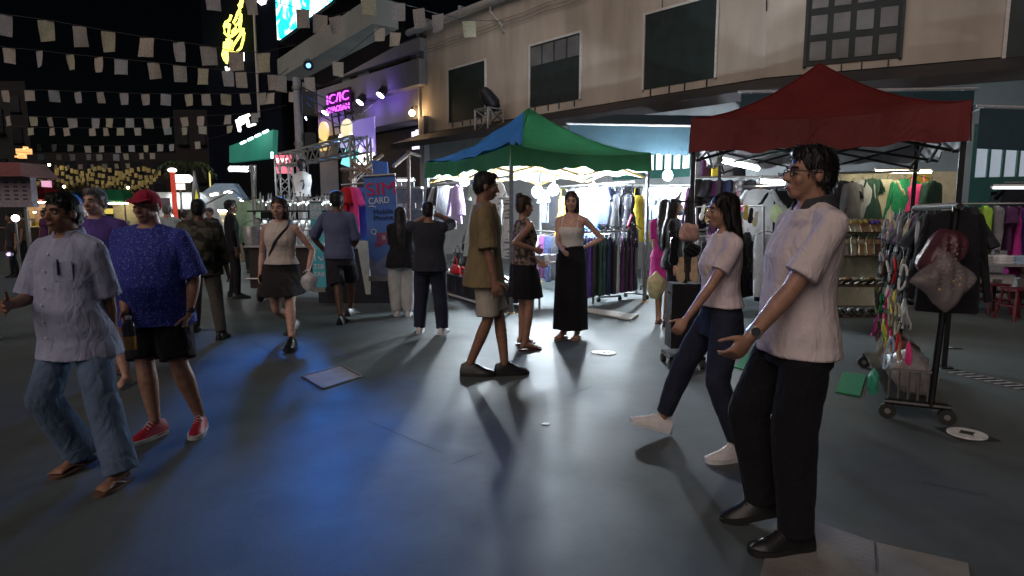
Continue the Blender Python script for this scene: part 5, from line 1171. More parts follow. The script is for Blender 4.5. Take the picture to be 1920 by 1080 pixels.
# left clothes of red tent
gy(1393, 352, 9.0, 'tank', 'pink', 'pale pink strappy top left of the white tee', .9)
gy(1424, 348, 8.9, 'tee', 'white', 'oversized bright white tee under the tube light', 1.1)
tt = gy(1463, 352, 8.8, 'tee', 'black', 'black tee with round green print beside the white tee', 1.0)
b = MB(); b.ell((0, -.055, -.36), (.12, .012, .15)); b.build('print', mt('lime_print', (.42, .55, .15), col2=(.75, .8, .6), sc=9), tt, world=False)
gy(1440, 428, 8.6, 'pants', 'lgrey', 'pale grey sweatpants hanging beside the walking couple', .95)
gy(1480, 425, 8.5, 'jacket', dots, 'black floral jacket hanging right of the sweatpants', .85)
for i in range(7):
    gy(1402+i*9, 432, 8.9+.1*(i % 3), ('jacket', 'tee', 'pants')[i % 3], ('black', 'coal', 'navy')[i % 3], ('black jacket', 'charcoal tee', 'navy trousers')[i % 3]+(' packed on the lower rail, first', ' packed on the lower rail, second', ' packed on the lower rail, third', ' packed on the lower rail near the sweatpants', ' packed on the lower rail behind the sweatpants', ' packed on the lower rail behind the floral jacket', ' packed on the lower rail, last')[i], .85, 1.2)
rack_rail(P(1385, 428, 9.0), P(1490, 424, 9.0), 'lower clothes rail behind the walking couple')
rack_rail(P(1380, 350, 9.05), P(1490, 349, 9.05), 'upper clothes rail under the tube light', legs=False)
ga_, gb_ = P(1300, 352, 9.7), P(1560, 350, 9.5); ga_.z = gb_.z = 2.03; rack_rail(ga_, gb_, 'long back rail of dark clothes between the two tents')
wall_row(ga_, gb_, [(('jacket', 'tee', 'gown', 'blouse')[i % 4], ('black', 'coal', 'plum', 'navy', 'grey', 'black', 'brown')[i % 7], ORD[i]+' garment from the left, '+('black', 'charcoal', 'plum', 'navy', 'grey', 'black', 'brown')[i % 7]+',') for i in range(13)], ' on the long back rail', 'dark clothes on the long back rail', .9, 1.0)
ga_, gb_ = P(1310, 440, 9.4), P(1550, 438, 9.2); ga_.z = gb_.z = 1.12; rack_rail(ga_, gb_, 'low back rail of dark trousers behind the couple')
wall_row(ga_, gb_, [('pants' if i % 2 else 'skirt', ('black', 'navy', 'coal', 'brown')[i % 4], ORD[i]+' from the left, '+('black', 'navy', 'charcoal', 'brown')[i % 4]+' '+('trousers' if i % 2 else 'skirt')) for i in range(11)], ' on the low back rail', 'dark trousers and skirts on the low back rail', .9, .95)
ga_, gb_ = gp_(.80, .10, 1.12), gp_(.80, .92, 1.12); rack_rail(ga_, gb_, 'low inner rail of dark trousers under the green tent')
wall_row(ga_, gb_, [('pants' if i % 2 else 'skirt', ('black', 'coal', 'navy', 'plum', 'grey')[i % 5], ORD[i]+' from the near end, '+('black', 'charcoal', 'navy', 'plum', 'grey')[i % 5]+' '+('trousers' if i % 2 else 'skirt')) for i in range(12)], ' on the low inner rail', 'trousers on the low inner rail', frz+1.2, .95)
# shoe shelf
sx0, sx1, sY = P(1553, 430, 7.75).x, P(1672, 430, 7.75).x, 7.75
o = root('shoe_shelf', ((sx0+sx1)/2, sY, 0), 'tiered shoe shelf of dark boards under the red tent', 'shelf'); zl_ = [P(1600, y, sY).z for y in (434, 478, 533, 590)]
for z_ in zl_:
    b = MB(); b.box(((sx0+sx1)/2, sY+.05, z_-.012), (sx1-sx0, .34, .022)); b.build('shelf_board', mt('shelf_wood', (.09, .06, .04), rough=.5), o, smooth=False)
for x in (sx0, sx1):
    for y in (-.11, .21): b = MB(); b.box((x, sY+.05+y-.05, zl_[0]/2), (.025, .025, zl_[0]+.02)); b.build('upright', steel, o, smooth=False)
gold = mt('sandal_gold', (.55, .38, .10), rough=.3, metal=.5); cream = mt('sandal_cream', (.66, .60, .42), rough=.5); tanl = mt('sandal_tan', (.52, .33, .17), rough=.5); violet = mt('sandal_violet', (.15, .10, .50), rough=.4); greyl = mt('sandal_grey', (.42, .42, .38), rough=.5); pinkl = mt('sandal_pink', (.50, .28, .24), rough=.5)
def sandal_mesh(sm, st_):
    key = ('sandal', sm.name, st_.name)
    if key in GC: return GC[key]
    out = [(-.13, .016), (-.11, .030), (-.05, .033), (.02, .032), (.07, .043), (.105, .042), (.13, .028), (.14, .012)]
    a = MB(); rg_ = []
    for zz in (0, .018): rg_.append([V((w_, u, zz+.02*max(0, -u))) for u, w_ in out]+[V((-w_, u, zz+.02*max(0, -u))) for u, w_ in out[::-1]])
    a.loft(rg_); c = MB(); rs = []
    for t in range(9):
        th = pi*t/8; x_, z_ = .046*cos(th), .05*sin(th)+.008
        rs.append([V((x_, .035, z_)), V((x_, .095, z_*.8)), V((x_*.9, .095, z_*.8-.006)), V((x_*.9, .035, z_-.006))])
    c.loft(rs)
    GC[key] = (a.mesh('sandal', sm), c.mesh('strap', st_)); return GC[key]
def sandal(pos, rot, sm, st_, label, grp=None, sc=1):
    a, c = sandal_mesh(sm, st_); o = link('sandal', a); o.location = V(pos); o.rotation_euler = rot; o.scale = (sc,)*3; tag(o, label, 'sandal', grp); link('strap', c, o); return o
row1 = [(gold, cream, 'gold strapped cream sandal'), (cream, gold, 'cream sandal with gold band'), (cream, gold, 'cream sandal with gold band'), (tanl, gold, 'tan sandal with gold band'), (tanl, violet, 'tan sandal with violet band'), (tanl, tanl, 'plain tan sandal')]
for i, (a, c, nm) in enumerate(row1):
    for k in (0, 1):
        x = sx0+(sx1-sx0)*(i+.26+.46*k)/6; sandal((x, sY+.02, zl_[0]+.055+.0), (R(58), 0, rgt.uniform(-.08, .08)), a, c, nm+' propped upright on the top shoe shelf', 'sandals on the top shoe shelf', .82)
slipb0 = mt('sandal_brown', (.16, .09, .05), rough=.5)
row2 = [(pinkl, cream, 'dusty pink sandal'), (cream, greyl, 'cream sandal with grey band'), (greyl, cream, 'pale grey sandal'), (cream, cream, 'plain cream sandal'), (tanl, cream, 'tan sandal with cream band')]
for i, (a, c, nm) in enumerate(row2+[(tanl, tanl, 'plain tan sandal'), (slipb0, tanl, 'brown sandal with tan strap'), (pinkl, tanl, 'dusty pink sandal with tan strap')]):
    x = sx0+(sx1-sx0)*(i+.5)/8; sandal((x, sY+.04, zl_[1]+.10), (R(82), 0, rgt.uniform(-.1, .1)), a, c, nm+' standing on the second shoe shelf', 'sandals on the second shoe shelf', .95)
for i in range(8):
    x = sx0+(sx1-sx0)*(i+.5)/8; sandal((x, sY, zl_[2]+.02), (R(25), 0, pi+rgt.uniform(-.2, .2)), (greyl, cream, slipb0)[i % 3], (cream, greyl, tanl)[i % 3], ('chunky grey sandal', 'chunky cream sandal', 'brown sandal')[i % 3]+' on the third shoe shelf', 'sandals on the third shoe shelf', 1.0)
for i in range(7):
    x = sx0+(sx1-sx0)*(i+.5)/7; sandal((x, sY, zl_[3]+.02), (R(12), 0, rgt.uniform(-.2, .2)), blkp, steel, 'black studded sandal on the lowest shoe shelf', 'sandals on the lowest shoe shelf', 1.0)
def pouch(c, w_, h_, th, rot, seed, puff):
    b = MB(); n_ = 22; g_ = []; q = M.Rotation(rot, 3, 'Y'); rp = random.Random(seed)
    ph = [rp.uniform(0, 6) for _ in range(8)]
    for sg in (1, -1):
        for i in range(n_+1):
            for j in range(n_+1):
                u, v = 2*i/n_-1, 2*j/n_-1; e = (1-u**4)*(1-v**4)
                t = th*e**.6+.010*e*sin(9*u+7*v*sg+ph[0])+.010*e*abs(sin(11*v-13*u+ph[1]))+.008*e*abs(sin(17*u+9*v+ph[2]))
                k = 1+.05*sin(4*u+ph[3])*abs(v)+.06*sin(3*v+ph[4])*abs(u)-(.25*(u*u*v*v) if puff else .05*u*u*v*v)
                b.v.append(V(c)+q @ V((u*w_/2*k, -sg*t, v*h_/2*k)))
    N2 = (n_+1)**2
    for i in range(n_):
        for j in range(n_):
            a = i*(n_+1)+j; b.f += [[a, a+n_+1, a+n_+2, a+1], [N2+a, N2+a+1, N2+a+n_+2, N2+a+n_+1]]; b.mi += [0, 0]
    return b
# wheeled accessory rack, right foreground
na, nb = G(1742, 792), G(1668, 705); na2, nb2 = V((na.x, na.y, P(1790, 398, na.y+.0).z)), None
nb = V((na.x+.66, na.y+1.45, 0)); rz_ = 1.52
o = root('wheeled_rack', na, 'tall wheeled garment rack crowded with dark accessories, right foreground', 'rack')
dkm = metal('rack_dark', (.05, .05, .05), .4)
nd = (nb-na).normalized(); nn = V((-nd.y, nd.x, 0))
for p in (na, nb):
    b = MB(); b.cone((p.x, p.y, .12), (p.x+.06, p.y, rz_), .022, .022, 8, rnd=False); b.build('upright', dkm, o)
    b = MB(); b.tube([p+nn*.28+V((0, 0, .12)), p-nn*.12+V((0, 0, .12))], .02, 8); b.build('base_bar', dkm, o)
    for s_ in (.26, -.10):
        c = p+nn*s_+V((0, 0, .055)); b = MB(); b.cone(c-nd*.02, c+nd*.02, .055, .055, 16, rnd=False); cs = b.build('castor', mt('rubber', (.025, .025, .025), rough=.7), o); b = MB(); b.cone(c-nd*.024, c+nd*.024, .02, .02, 10, rnd=False); b.build('hub', steel, cs)
tp_, tq_ = V((na.x+.06, na.y, rz_)), V((nb.x+.06, nb.y, rz_))
b = MB(); b.cone(tp_-nd*.1, tq_, .02, .02, 8, rnd=False); b.build('rail', dkm, o)
b = MB(); q = [na+nn*.26, na-nn*.10, nb-nn*.10, nb+nn*.26]; b.hexa([p+V((0, 0, .13)) for p in q]+[p+V((0, 0, .15)) for p in q]); b.build('base_tray', dkm, o, smooth=False)
b = MB()
for i in range(5): b.tube([na+nn*(.26-.06*i)+V((0, 0, .15)), na+nn*(.26-.06*i)+V((.0, 0, .36))], .008, 5)
b.tube([na+nn*.26+V((0, 0, .36)), na+nn*.0+V((0, 0, .36))], .01, 5); b.build('basket_wires', steel, o)
n_g = 16
for i in range(n_g):
    p = tp_.lerp(tq_, (i+.6)/n_g); k = ('jacket', 'tee', 'tank')[i % 3]; m_ = ('black', 'coal', 'brown', 'black', 'plum', 'grey')[i % 6]
    garment(k, K_[m_], p, atan2(nd.y, nd.x)+pi/2+rgt.uniform(-.1, .1), {'black': 'black', 'coal': 'charcoal', 'brown': 'dark brown', 'plum': 'plum', 'grey': 'grey'}[m_]+' '+{'jacket': 'jacket', 'tee': 'tee', 'tank': 'tank top'}[k]+' packed on the wheeled rack, '+ORD[i]+' from its street end', 'clothes on the wheeled rack', .92, i % 3, hang_w)
# dangling accessories on the street side of the rack
acols = ['lgrey', 'beige', 'white', 'grey', 'beige', 'yellow', 'pink', 'green', 'white', 'coal', 'olive', 'lgrey', 'tan', 'sky', 'red', 'beige', 'grey', 'white', 'lime', 'brown', 'lgrey', 'magenta']
anames = {'lgrey': 'pale grey', 'beige': 'beige', 'white': 'white', 'grey': 'grey', 'yellow': 'yellow', 'pink': 'hot pink', 'green': 'green', 'coal': 'charcoal', 'olive': 'olive', 'tan': 'tan', 'sky': 'light blue', 'red': 'red', 'lime': 'lime', 'brown': 'brown', 'magenta': 'magenta'}
for i in range(44):
    c = acols[i % len(acols)] if i > 13 else ('lgrey', 'beige', 'grey', 'white')[i % 4]
    row = i // 11; t = (i % 11+.5)/11
    p = tp_.lerp(tq_, t)+nn*(.20+.03*(i % 3))+V((0, 0, -.10-.30*row+rgt.uniform(-.05, .05)))
    if row == 3 and c in ('lgrey', 'white', 'grey'): c = ('pink', 'green', 'yellow')[i % 3]
    L_ = rgt.uniform(.16, .26); b = MB(); r0 = rgt.uniform(.022, .038); k = i % 3
    if k == 0: b.erings([(0, 0, -L_, .008, .01), (.01, 0, -L_*.8, r0*1.2, .015), (0, 0, -L_*.45, r0, .018), (.0, 0, -L_*.1, r0*.5, .012), (0, 0, 0, .006, .006)], 10)
    elif k == 1:
        for q in range(3): b.pipe([(0, 0, 0), (.012*(q-1), .01, -L_*.4), (.026*(q-1), -.01, -L_*.8), (.03*(q-1), .0, -L_)], .010, 6)
    else: b.pipe([(r0*1.1*sin(2*pi*j/14), .006*cos(4*pi*j/14), -L_*.5+L_*.5*cos(2*pi*j/14)) for j in range(15)], .009, 6)
    a = b.build('hair_accessory' if k != 0 else 'cloth_purse', K_[c]); a.location = p; a.rotation_euler = (rgt.uniform(-.15, .15), rgt.uniform(-.2, .2), rgt.uniform(-1, 1)+1.4)
    tag(a, anames[c]+' '+('cloth purse', 'ribbon tassel', 'looped headband')[k]+' dangling in the '+('top', 'second', 'third', 'lowest')[row]+' tier of the wheeled rack', ('purse', 'tassel', 'headband')[k], 'accessories dangling from the wheeled rack')
    b = MB(); b.cone((0, 0, -.005), (0, 0, .06), .003, .003, 5, rnd=False); b.build('hook', steel, a, world=False)
clearp = mt('clear_plastic', (.42, .36, .36), rough=.08, alpha=.34, var=.1, bump=.9, sc=4, bsc=16); maroon = mt('maroon_vinyl', (.09, .03, .04), rough=.3, bump=.6, bsc=30)
c = P(1768, 505, na.y-.05); b = pouch(c+V((-.02, 0, .10)), .24, .36, .09, .55, 2, True); tag(b.build('plastic_bag', maroon), 'dark maroon shiny bag hung on the near end of the wheeled rack', 'bag')
c = P(1766, 578, na.y-.12); b = pouch(c+V((0, 0, .19)), .33, .30, .08, .70, 5, False); cp_ = b.build('plastic_bag', clearp); tag(cp_, 'clear crinkled plastic bag with gold trinkets hung below the maroon bag', 'bag')
for i in range(4): b = MB(); b.ell(c+V((rgt.uniform(-.08, .10), -.02, .12+rgt.uniform(-.02, .1))), (.012, .010, .015)); b.build('trinket', gold, cp_)
for i in range(5):
    p = na.lerp(nb, .10+.17*i)+nn*(.08)+V((0, 0, .15)); b = bag_mesh(p, .26, .30, .30, i+3, .06)
    tag(b.build('plastic_bag', (clearp, mt('bag_grey', (.35, .35, .36), rough=.25, bump=.5, bsc=20), clearp, K_['brown'], clearp)[i]), ('clear plastic bag at the near end of the rack tray', 'grey plastic bag second on the rack tray', 'clear plastic bag in the middle of the rack tray', 'brown bag fourth on the rack tray', 'clear plastic bag at the far end of the rack tray')[i], 'bag')
p = na+nn*.34+V((-.02, 0, .30)); b = bag_mesh(p-V((0, 0, .14)), .07, .06, .20, 4, .08); tag(b.build('ribbon_bundle', mt('ribbon_green', (.05, .35, .22), rough=.4)), 'sea green ribbon bundle tied at the side of the wheeled rack', 'ribbon')
# small trolley with hanging slippers at the left post of the red tent
tc_ = G(1275, 690); o = root('slipper_stand', tc_, 'post stand on a small trolley for hanging slippers', 'stand')
b = MB(); b.cone(tc_+V((.05, .1, .1)), tc_+V((.05, .1, 1.62)), .02, .02, 8, rnd=False); b.build('post', dkm, o)
b = MB(); b.box(tc_+V((.05, .1, .11)), (.34, .34, .03)); b.build('base_tray', dkm, o)
for x in (-.1, .2):
    for y in (-.05, .25): b = MB(); c = tc_+V((x, y, .045)); b.cone(c-V((.02, 0, 0)), c+V((.02, 0, 0)), .045, .045, 12, rnd=False); b.build('castor', mt('rubber', (.025, .025, .025)), o)
b = MB()
for z_ in (1.58, 1.30, 1.02, .72): b.tube([tc_+V((-.12, .08, z_)), tc_+V((.22, .08, z_))], .010, 6)
b.build('crossbar', dkm, o)
b = MB(); q = tc_+V((.05, .1, .5)); b.box(q, (.30, .22, .62)); tag(b.build('stock_sack', K_['black']), 'black stock sack on the slipper trolley', 'sack')
slip = mt('slipper_tan', (.55, .38, .24), rough=.7, bump=.3); slipb = mt('slipper_brown', (.16, .10, .07), rough=.7); slipp = mt('slipper_peach', (.58, .36, .30), rough=.7)
def slipper(px, py, m_, st_, label, sc=1.25, Y=tc_.y-.0):
    p = P(px, py, Y); return sandal(p, (R(-92), 0, rgt.uniform(-.05, .05)), m_, st_, label, None, sc)
slipper(1277, 505, slip, slipp, 'left tan slipper of the pair hanging on the trolley stand', .88); slipper(1302, 505, slip, slipp, 'right tan slipper of the pair hanging on the trolley stand', .88)
slipper(1268, 580, slipb, mt('slipper_dkbrown', (.10, .065, .05), rough=.7), 'left large brown slipper hanging below the tan pair', 1.3); slipper(1300, 583, slipb, mt('slipper_dkbrown', (.10, .065, .05)), 'right large brown slipper hanging below the tan pair', 1.3)
b = pouch(P(1292, 436, tc_.y-.02), .19, .17, .035, .1, 3, True); tag(b.build('pouch_bag', slipp), 'peach cloth pouch hanging at the top of the slipper stand', 'bag')
b = pouch(P(1298, 470, tc_.y+.02), .16, .12, .03, -.2, 4, True); tag(b.build('pouch_bag', K_['black']), 'black cloth pouch hanging under the peach one', 'bag')
slipper(1330, 520, gold, gold, 'gold sandal hanging right of the tan slippers', 1.0); slipper(1264, 470, blkp, steel, 'black slipper hanging above the tan pair', 1.0)
for i in range(12):
    p = P(1318+9*i, 398+6*(i % 3), 8.6-.02*i); sandal(p, (R(-75), 0, rgt.uniform(-.6, .6)), (greyl, gold, blkp, cream)[i % 4], (steel, gold)[i % 2], ('grey', 'gold', 'black', 'cream')[i % 4]+' sandal on the hanging shoe row behind the walking woman', 'sandals on the hanging shoe row', .8)
b = MB(); b.tube([P(1306, 388, 8.65), P(1432, 386, 8.4)], .012, 6); b.tube([P(1306, 388, 8.65), G(1306, 588)], .014, 6); b.tube([P(1432, 386, 8.4), G(1432, 590)], .014, 6); tag(b.build('shoe_rail', steel), 'thin rail carrying sandals behind the walking woman', 'rail')
# ------------------------------------------------------------ right hand shop
ta = G(1812, 586); tx = V((1, -.12, 0)).normalized(); ty = V((.12, 1, 0)).normalized()
o = root('stall_table', ta, 'long dark framed table with folded clothes at the right edge', 'table'); table(o, ta, tx, ty, 2.6, .7, .72, mt('table_grey', (.28, .28, .29), rough=.5), dkm)
b = MB(); q = [ta+V((0, 0, .3)), ta+tx*2.6+V((0, 0, .3)), ta+tx*2.6+ty*.7+V((0, 0, .3)), ta+ty*.7+V((0, 0, .3))]; b.hexa(q+[p+V((0, 0, .025)) for p in q]); b.build('lower_shelf', dkm, o)
for i in range(7):
    c = ta+tx*(.25+.34*i)+ty*(.28+.08*(i % 2))+V((0, 0, .72)); m_ = ('lgrey', 'white', 'sky', 'white', 'lgrey', 'coal', 'navy')[i]
    b = MB()
    for k in range(3): b.erings([(0, 0, .04*k, .15-.01*k, .17), (0, 0, .04*k+.018, .155-.01*k, .175), (0, 0, .04*k+.036, .15-.01*k, .168)], 16, pw=.45)
    a = b.build('folded_clothes', K_[m_]); a.location = c; a.rotation_euler = (0, 0, .2*i); tag(a, ('pale grey', 'white', 'light blue', 'second white', 'second pale grey', 'charcoal', 'navy')[i]+' pile of folded clothes on the long table at right', 'folded clothes')
    b = MB(); b.pipe([(.05*cos(k*.5), -.05+.05*sin(k*.5), .119) for k in range(13)], .008, 5); b.build('collar', K_[m_], a, world=False)
for i in range(3):
    c = ta+tx*(.45+.75*i)+ty*.35+V((0, 0, .325)); b = MB(); b.box((0, 0, .11), (.5, .4, .22)); a = b.build('stock_box', mt('box_white', (.45, .45, .44), rough=.7), smooth=False); a.location = c; tag(a, ('left', 'middle', 'right')[i]+' pale stock box on the shelf of the long table', 'box'); b = MB(); b.box((0, -.202, .12), (.14, .006, .09)); b.build('box_label', mt('lbl', (.12, .12, .12)), a, smooth=False, world=False); b = MB(); b.box((0, 0, .225), (.52, .42, .012)); b.build('lid', mt('box_white', (.45, .45, .44)), a, smooth=False, world=False)
c = P(1859, 505, ta.y+.3); c.z = .72; b = MB(); b.erings([(0, 0, 0, .035, .035), (0, 0, .14, .035, .035), (0, 0, .18, .016, .016), (0, 0, .21, .014, .014)], 14); a = b.build('water_bottle', mt('bottle_plastic', (.35, .42, .48), rough=.1, trans=.6, var=0, bump=0)); a.location = c; tag(a, 'clear water bottle standing on the long table', 'bottle'); b = MB(); b.erings([(0, 0, .21, .016, .016), (0, 0, .23, .016, .016)], 12); b.build('bottle_cap', mt('cap_blue', (.05, .15, .4)), a, world=False)
def stool(c, label, m_):
    o = root('plastic_stool', c, label, 'stool'); b = MB(); b.box(c+V((0, 0, .43)), (.30, .30, .03)); b.build('seat', m_, o)
    for x in (-1, 1):
        for y in (-1, 1): b = MB(); b.cone(c+V((x*.17, y*.17, 0)), c+V((x*.12, y*.12, .42)), .022, .02, 6, rnd=False); b.build('leg', m_, o)
    b = MB()
    for z_ in (.2,): b.tube([c+V((-.15, -.15, z_)), c+V((.15, -.15, z_)), c+V((.15, .15, z_)), c+V((-.15, .15, z_)), c+V((-.15, -.15, z_))], .012, 6)
    b.build('stretcher', m_, o)
rst = mt('stool_red', (.12, .018, .025), rough=.35)
stool(G(1905, 600), 'dark red plastic stool in front of the long table', rst); stool(G(1872, 590)+V((0, .15, 0)), 'dark red plastic stool half under the long table', rst)
ka, kb = P(1795, 395, 9.9), P(1990, 392, 9.3); ka.z = kb.z = 1.62; rack_rail(ka, kb, 'dark clothes rail in front of the right hand shop')
wall_row(ka, kb, [('jacket', 'black', 'black jacket with pale piping'), ('jacket', 'coal', 'charcoal jacket'), ('jacket', 'lime', 'lime striped jacket'), ('jacket', 'grey', 'grey jacket'), ('tee', 'plum', 'plum tee'), ('dress', 'magenta', 'magenta dress'), ('jacket', 'purple', 'violet jacket'), ('jacket', 'navy', 'navy jacket'), ('jacket', 'black', 'black padded jacket')], ' on the rail at the right hand shop', 'jackets at the right hand shop', 1.2, 1.0)
la, lb_ = fp(2, a0+.5, 2.05, .2), fp(2, a0+3.0, 2.05, .2); rack_rail(la, lb_, 'rail of black caps and jackets at the shop door', legs=False)
wall_row(la, lb_, [('tee', 'black', 'first black tee'), ('jacket', 'navy', 'navy coat'), ('tee', 'coal', 'charcoal tee'), ('jacket', 'black', 'black coat'), ('tee', 'navy', 'navy tee'), ('jacket', 'black', 'black parka'), ('tee', 'blue', 'blue tee')], ' high at the shop door', 'dark clothes at the shop door', rrz-.3, 1.0)
c = P(1912, 470, 10.75); c.z = 0; b = MB(); b.box(c+V((.1, 0, .5)), (.8, .5, 1.0)); o = tag(b.build('cabinet', mt('cab_brown', (.10, .075, .07), rough=.5), smooth=False), 'brown cabinet behind the long table at the right edge', 'cabinet'); b = MB(); b.box(c+V((.1, 0, 1.015)), (.86, .56, .03)); b.build('top', mt('cab_top', (.4, .4, .4)), o, smooth=False); b = MB(); b.box(c+V((.3, -.26, .55)), (.05, .03, .8)); b.build('door_trim', alu, o, smooth=False)
tube_lamp(P(1862, 352, 9.6), P(1930, 352, 9.3), 'tube light over the dark jackets at the right hand shop', 3.5, .02)
# ------------------------------------------------------------ SIM card stall
def banner(tl, tr_, bl_, br, Y, m_, label):
    a, b_, c, d_ = P(*bl_, Y), P(*br, Y), P(*tr_, Y), P(*tl, Y); o = root('banner', (a+b_)/2, label, 'banner'); q = MB(); t = V((0, .012, 0)); q.hexa([a, b_, b_+t, a+t, d_, c, c+t, d_+t]); q.build('sheet', m_, o, smooth=False)
    e = MB(); e.tube([d_+V((0, -.004, 0)), c+V((0, -.004, 0))], .018, 8); e.build('top_bar', steel, o); e = MB(); e.box((a+b_)/2+V((0, .02, -.02)), ((b_-a).length*1.05, .2, .07)); e.build('base', steel, o)
    x = (b_-a); return o, lambda u, v: a+(b_-a)*u+((d_+(c-d_)*u)-(a+(b_-a)*u))*v-V((0, .006, 0)), frame_mx((0, 0, 0), x)
bm_ = mt('banner_blue', (.07, .16, .50), rough=.22, col2=(.15, .29, .66), sc=1.4, thr=None, bump=.05)
YB = 9.0
o, at_, fm_ = banner((681, 331), (741, 327), (695, 521), (748, 517), YB, bm_, 'tall blue roll-up banner reading SIM CARD')
def btxt(o, at_, fm_, s, u, v, size, m_, w_=None): text_mesh(s, size, m_, M.Translation(at_(u, v)) @ fm_, o, 'lettering', .003, w_)
redt = mt('print_red', (.62, .02, .10), rough=.4); whit = mt('print_white', (.75, .76, .8), rough=.4); dkt = mt('print_navy', (.012, .015, .06), rough=.4)
btxt(o, at_, fm_, 'SIM', .54, .865, .26, redt, .42); btxt(o, at_, fm_, 'CARD', .45, .755, .13, whit, .30); btxt(o, at_, fm_, 'Mobile', .56, .645, .10, dkt, .28); btxt(o, at_, fm_, 'Phone', .56, .585, .10, dkt, .28)
btxt(o, at_, fm_, 'Q', .22, .455, .11, whit); btxt(o, at_, fm_, 'R', .55, .385, .10, whit); btxt(o, at_, fm_, 'SIM', .36, .32, .08, redt); btxt(o, at_, fm_, 'Q', .88, .24, .09, whit)
e = MB(); e.pipe([at_(.1+.03*i, .70+.008*sin(i*.5)) for i in range(9)], .007, 5); e.build('underline', whit, o)
pk = MB(); q = [at_(.3, .33), at_(.95, .33), at_(.95, .44), at_(.3, .44)]; pk.quad(*[p-V((0, -.004, 0)) for p in q]); pk.build('print_patch', mt('print_rose', (.30, .10, .20), rough=.3), o, smooth=False)
pk = MB(); q = [at_(.02, .02), at_(.98, .02), at_(.98, .17), at_(.6, .22), at_(.3, .15), at_(.02, .2)]; pk.add([p-V((0, -.004, 0)) for p in q], [tuple(range(6))]); pk.build('print_patch', mt('print_grey', (.12, .17, .34), rough=.3, col2=(.30, .34, .42), sc=9), o, smooth=False)
bt_ = mt('banner_teal', (.05, .42, .50), rough=.3, col2=(.16, .55, .62), sc=3)
o, at_, fm_ = banner((580, 378), (603, 378), (588, 540), (612, 540), 9.6, bt_, 'narrow teal banner headed SIM CARD left of the blue shirted man')
pk = MB(); pk.quad(*[p+V((0, .003, 0)) for p in (at_(.02, .80), at_(.98, .80), at_(.98, .99), at_(.02, .99))]); pk.build('print_patch', mt('print_pale', (.35, .55, .60)), o, smooth=False)
btxt(o, at_, fm_, 'SIM', .48, .93, .11, whit, .15); btxt(o, at_, fm_, 'CARD', .5, .855, .08, whit, .15)
for i, v in enumerate((.34, .25, .16)): btxt(o, at_, fm_, ('1V', '22B', '7AB')[i], .5, v, .10, whit, .16)
for v in (.6, .45): pk = MB(); pk.quad(*[p+V((0, .003, 0)) for p in (at_(.02, v), at_(.98, v), at_(.98, v+.1), at_(.02, v+.1))]); pk.build('print_patch', mt('print_aqua', (.20, .60, .66)), o, smooth=False)
wood = mt('stall_wood', (.26, .19, .14), rough=.7)
o = root('timber_booth', G(720, 560), 'pale wooden pole frame of the SIM card stall', 'booth')
for (pts_) in (((768, 560, 9.8), (766, 283, 9.8)), ((664, 500, 9.9), (662, 300, 9.9)), ((766, 288, 9.8), (738, 312, 9.4)), ((766, 286, 9.8), (788, 292, 10.4)), ((662, 305, 9.9), (700, 330, 9.5)), ((655, 337, 9.6), (718, 290, 9.9)), ((640, 318, 10.2), (700, 318, 9.9))):
    b = MB(); b.cone(P(*pts_[0]) if pts_[0][1] < 480 else G(pts_[0][0], pts_[0][1]), P(*pts_[1]), .03, .028, 8, rnd=False); b.build('pole', wood, o)
b = MB(); q = [P(697, 300, 9.7), P(726, 304, 9.5), P(728, 326, 9.4), P(700, 326, 9.6)]; b.hexa([q[3], q[2], q[2]+V((0, .03, 0)), q[3]+V((0, .03, 0)), q[0], q[1], q[1]+V((0, .03, 0)), q[0]+V((0, .03, 0))]); tag(b.build('tarp', K_['blue']), 'small blue tarp tied above the blue banner', 'tarpaulin')
ra_, rb_ = P(640, 347, 9.6), P(690, 343, 9.55); rack_rail(ra_, rb_, 'short rail of bright tees behind the blue shirted man', legs=False)
garment('tee', K_['pink'], P(657, 345, 9.5), -.8, 'hot pink tee hanging beside the blue banner', None, 1.05); garment('tee', K_['blue'], P(673, 345, 9.6), -.3, 'royal blue tee hanging beside the blue banner', None, 1.2); garment('tee', K_['red'], P(648, 345, 9.6), -1.3, 'red tee hanging edge on at the SIM stall', None, 1.0)
b = MB(); pa, pb2, pc, pd_ = P(668, 452, 9.2), P(692, 452, 9.1), P(694, 552, 9.1), P(686, 552, 9.2); b.hexa([pd_, pc, pc+V((0, .04, 0)), pd_+V((0, .04, 0)), pa, pb2, pb2+V((0, .04, 0)), pa+V((0, .04, 0))]); tag(b.build('drape', cloth('drape_white', (.62, .66, .60))), 'pale draped cloth hanging left of the blue banner foot', 'drape')
b = MB(); c = G(640, 570); b.box(c+V((.25, .35, .45)), (1.3, .5, .9)); o = tag(b.build('stall_counter', K_['coal'], smooth=False), 'dark counter of the SIM card stall', 'counter'); b = MB(); b.box(c+V((.25, .35, .915)), (1.36, .56, .03)); b.build('top', mt('ctop', (.3, .3, .3)), o, smooth=False)
c = G(727, 566); b = MB(); b.box(c+V((.05, .15, .25)), (.42, .3, .36)); o = tag(b.build('crate', mt('crate_violet', (.07, .06, .10), rough=.5), smooth=False), 'dark wheeled crate below the blue banner', 'crate')
for x in (-.12, .2): b = MB(); b.cone(c+V((x, -.02, .05)), c+V((x+.03, -.02, .05)), .05, .05, 12, rnd=False); b.build('wheel', mt('rubber', (.025, .025, .025)), o)
b = MB(); b.box(c+V((.05, -.002, .36)), (.36, .02, .05)); b.build('handle', steel, o)
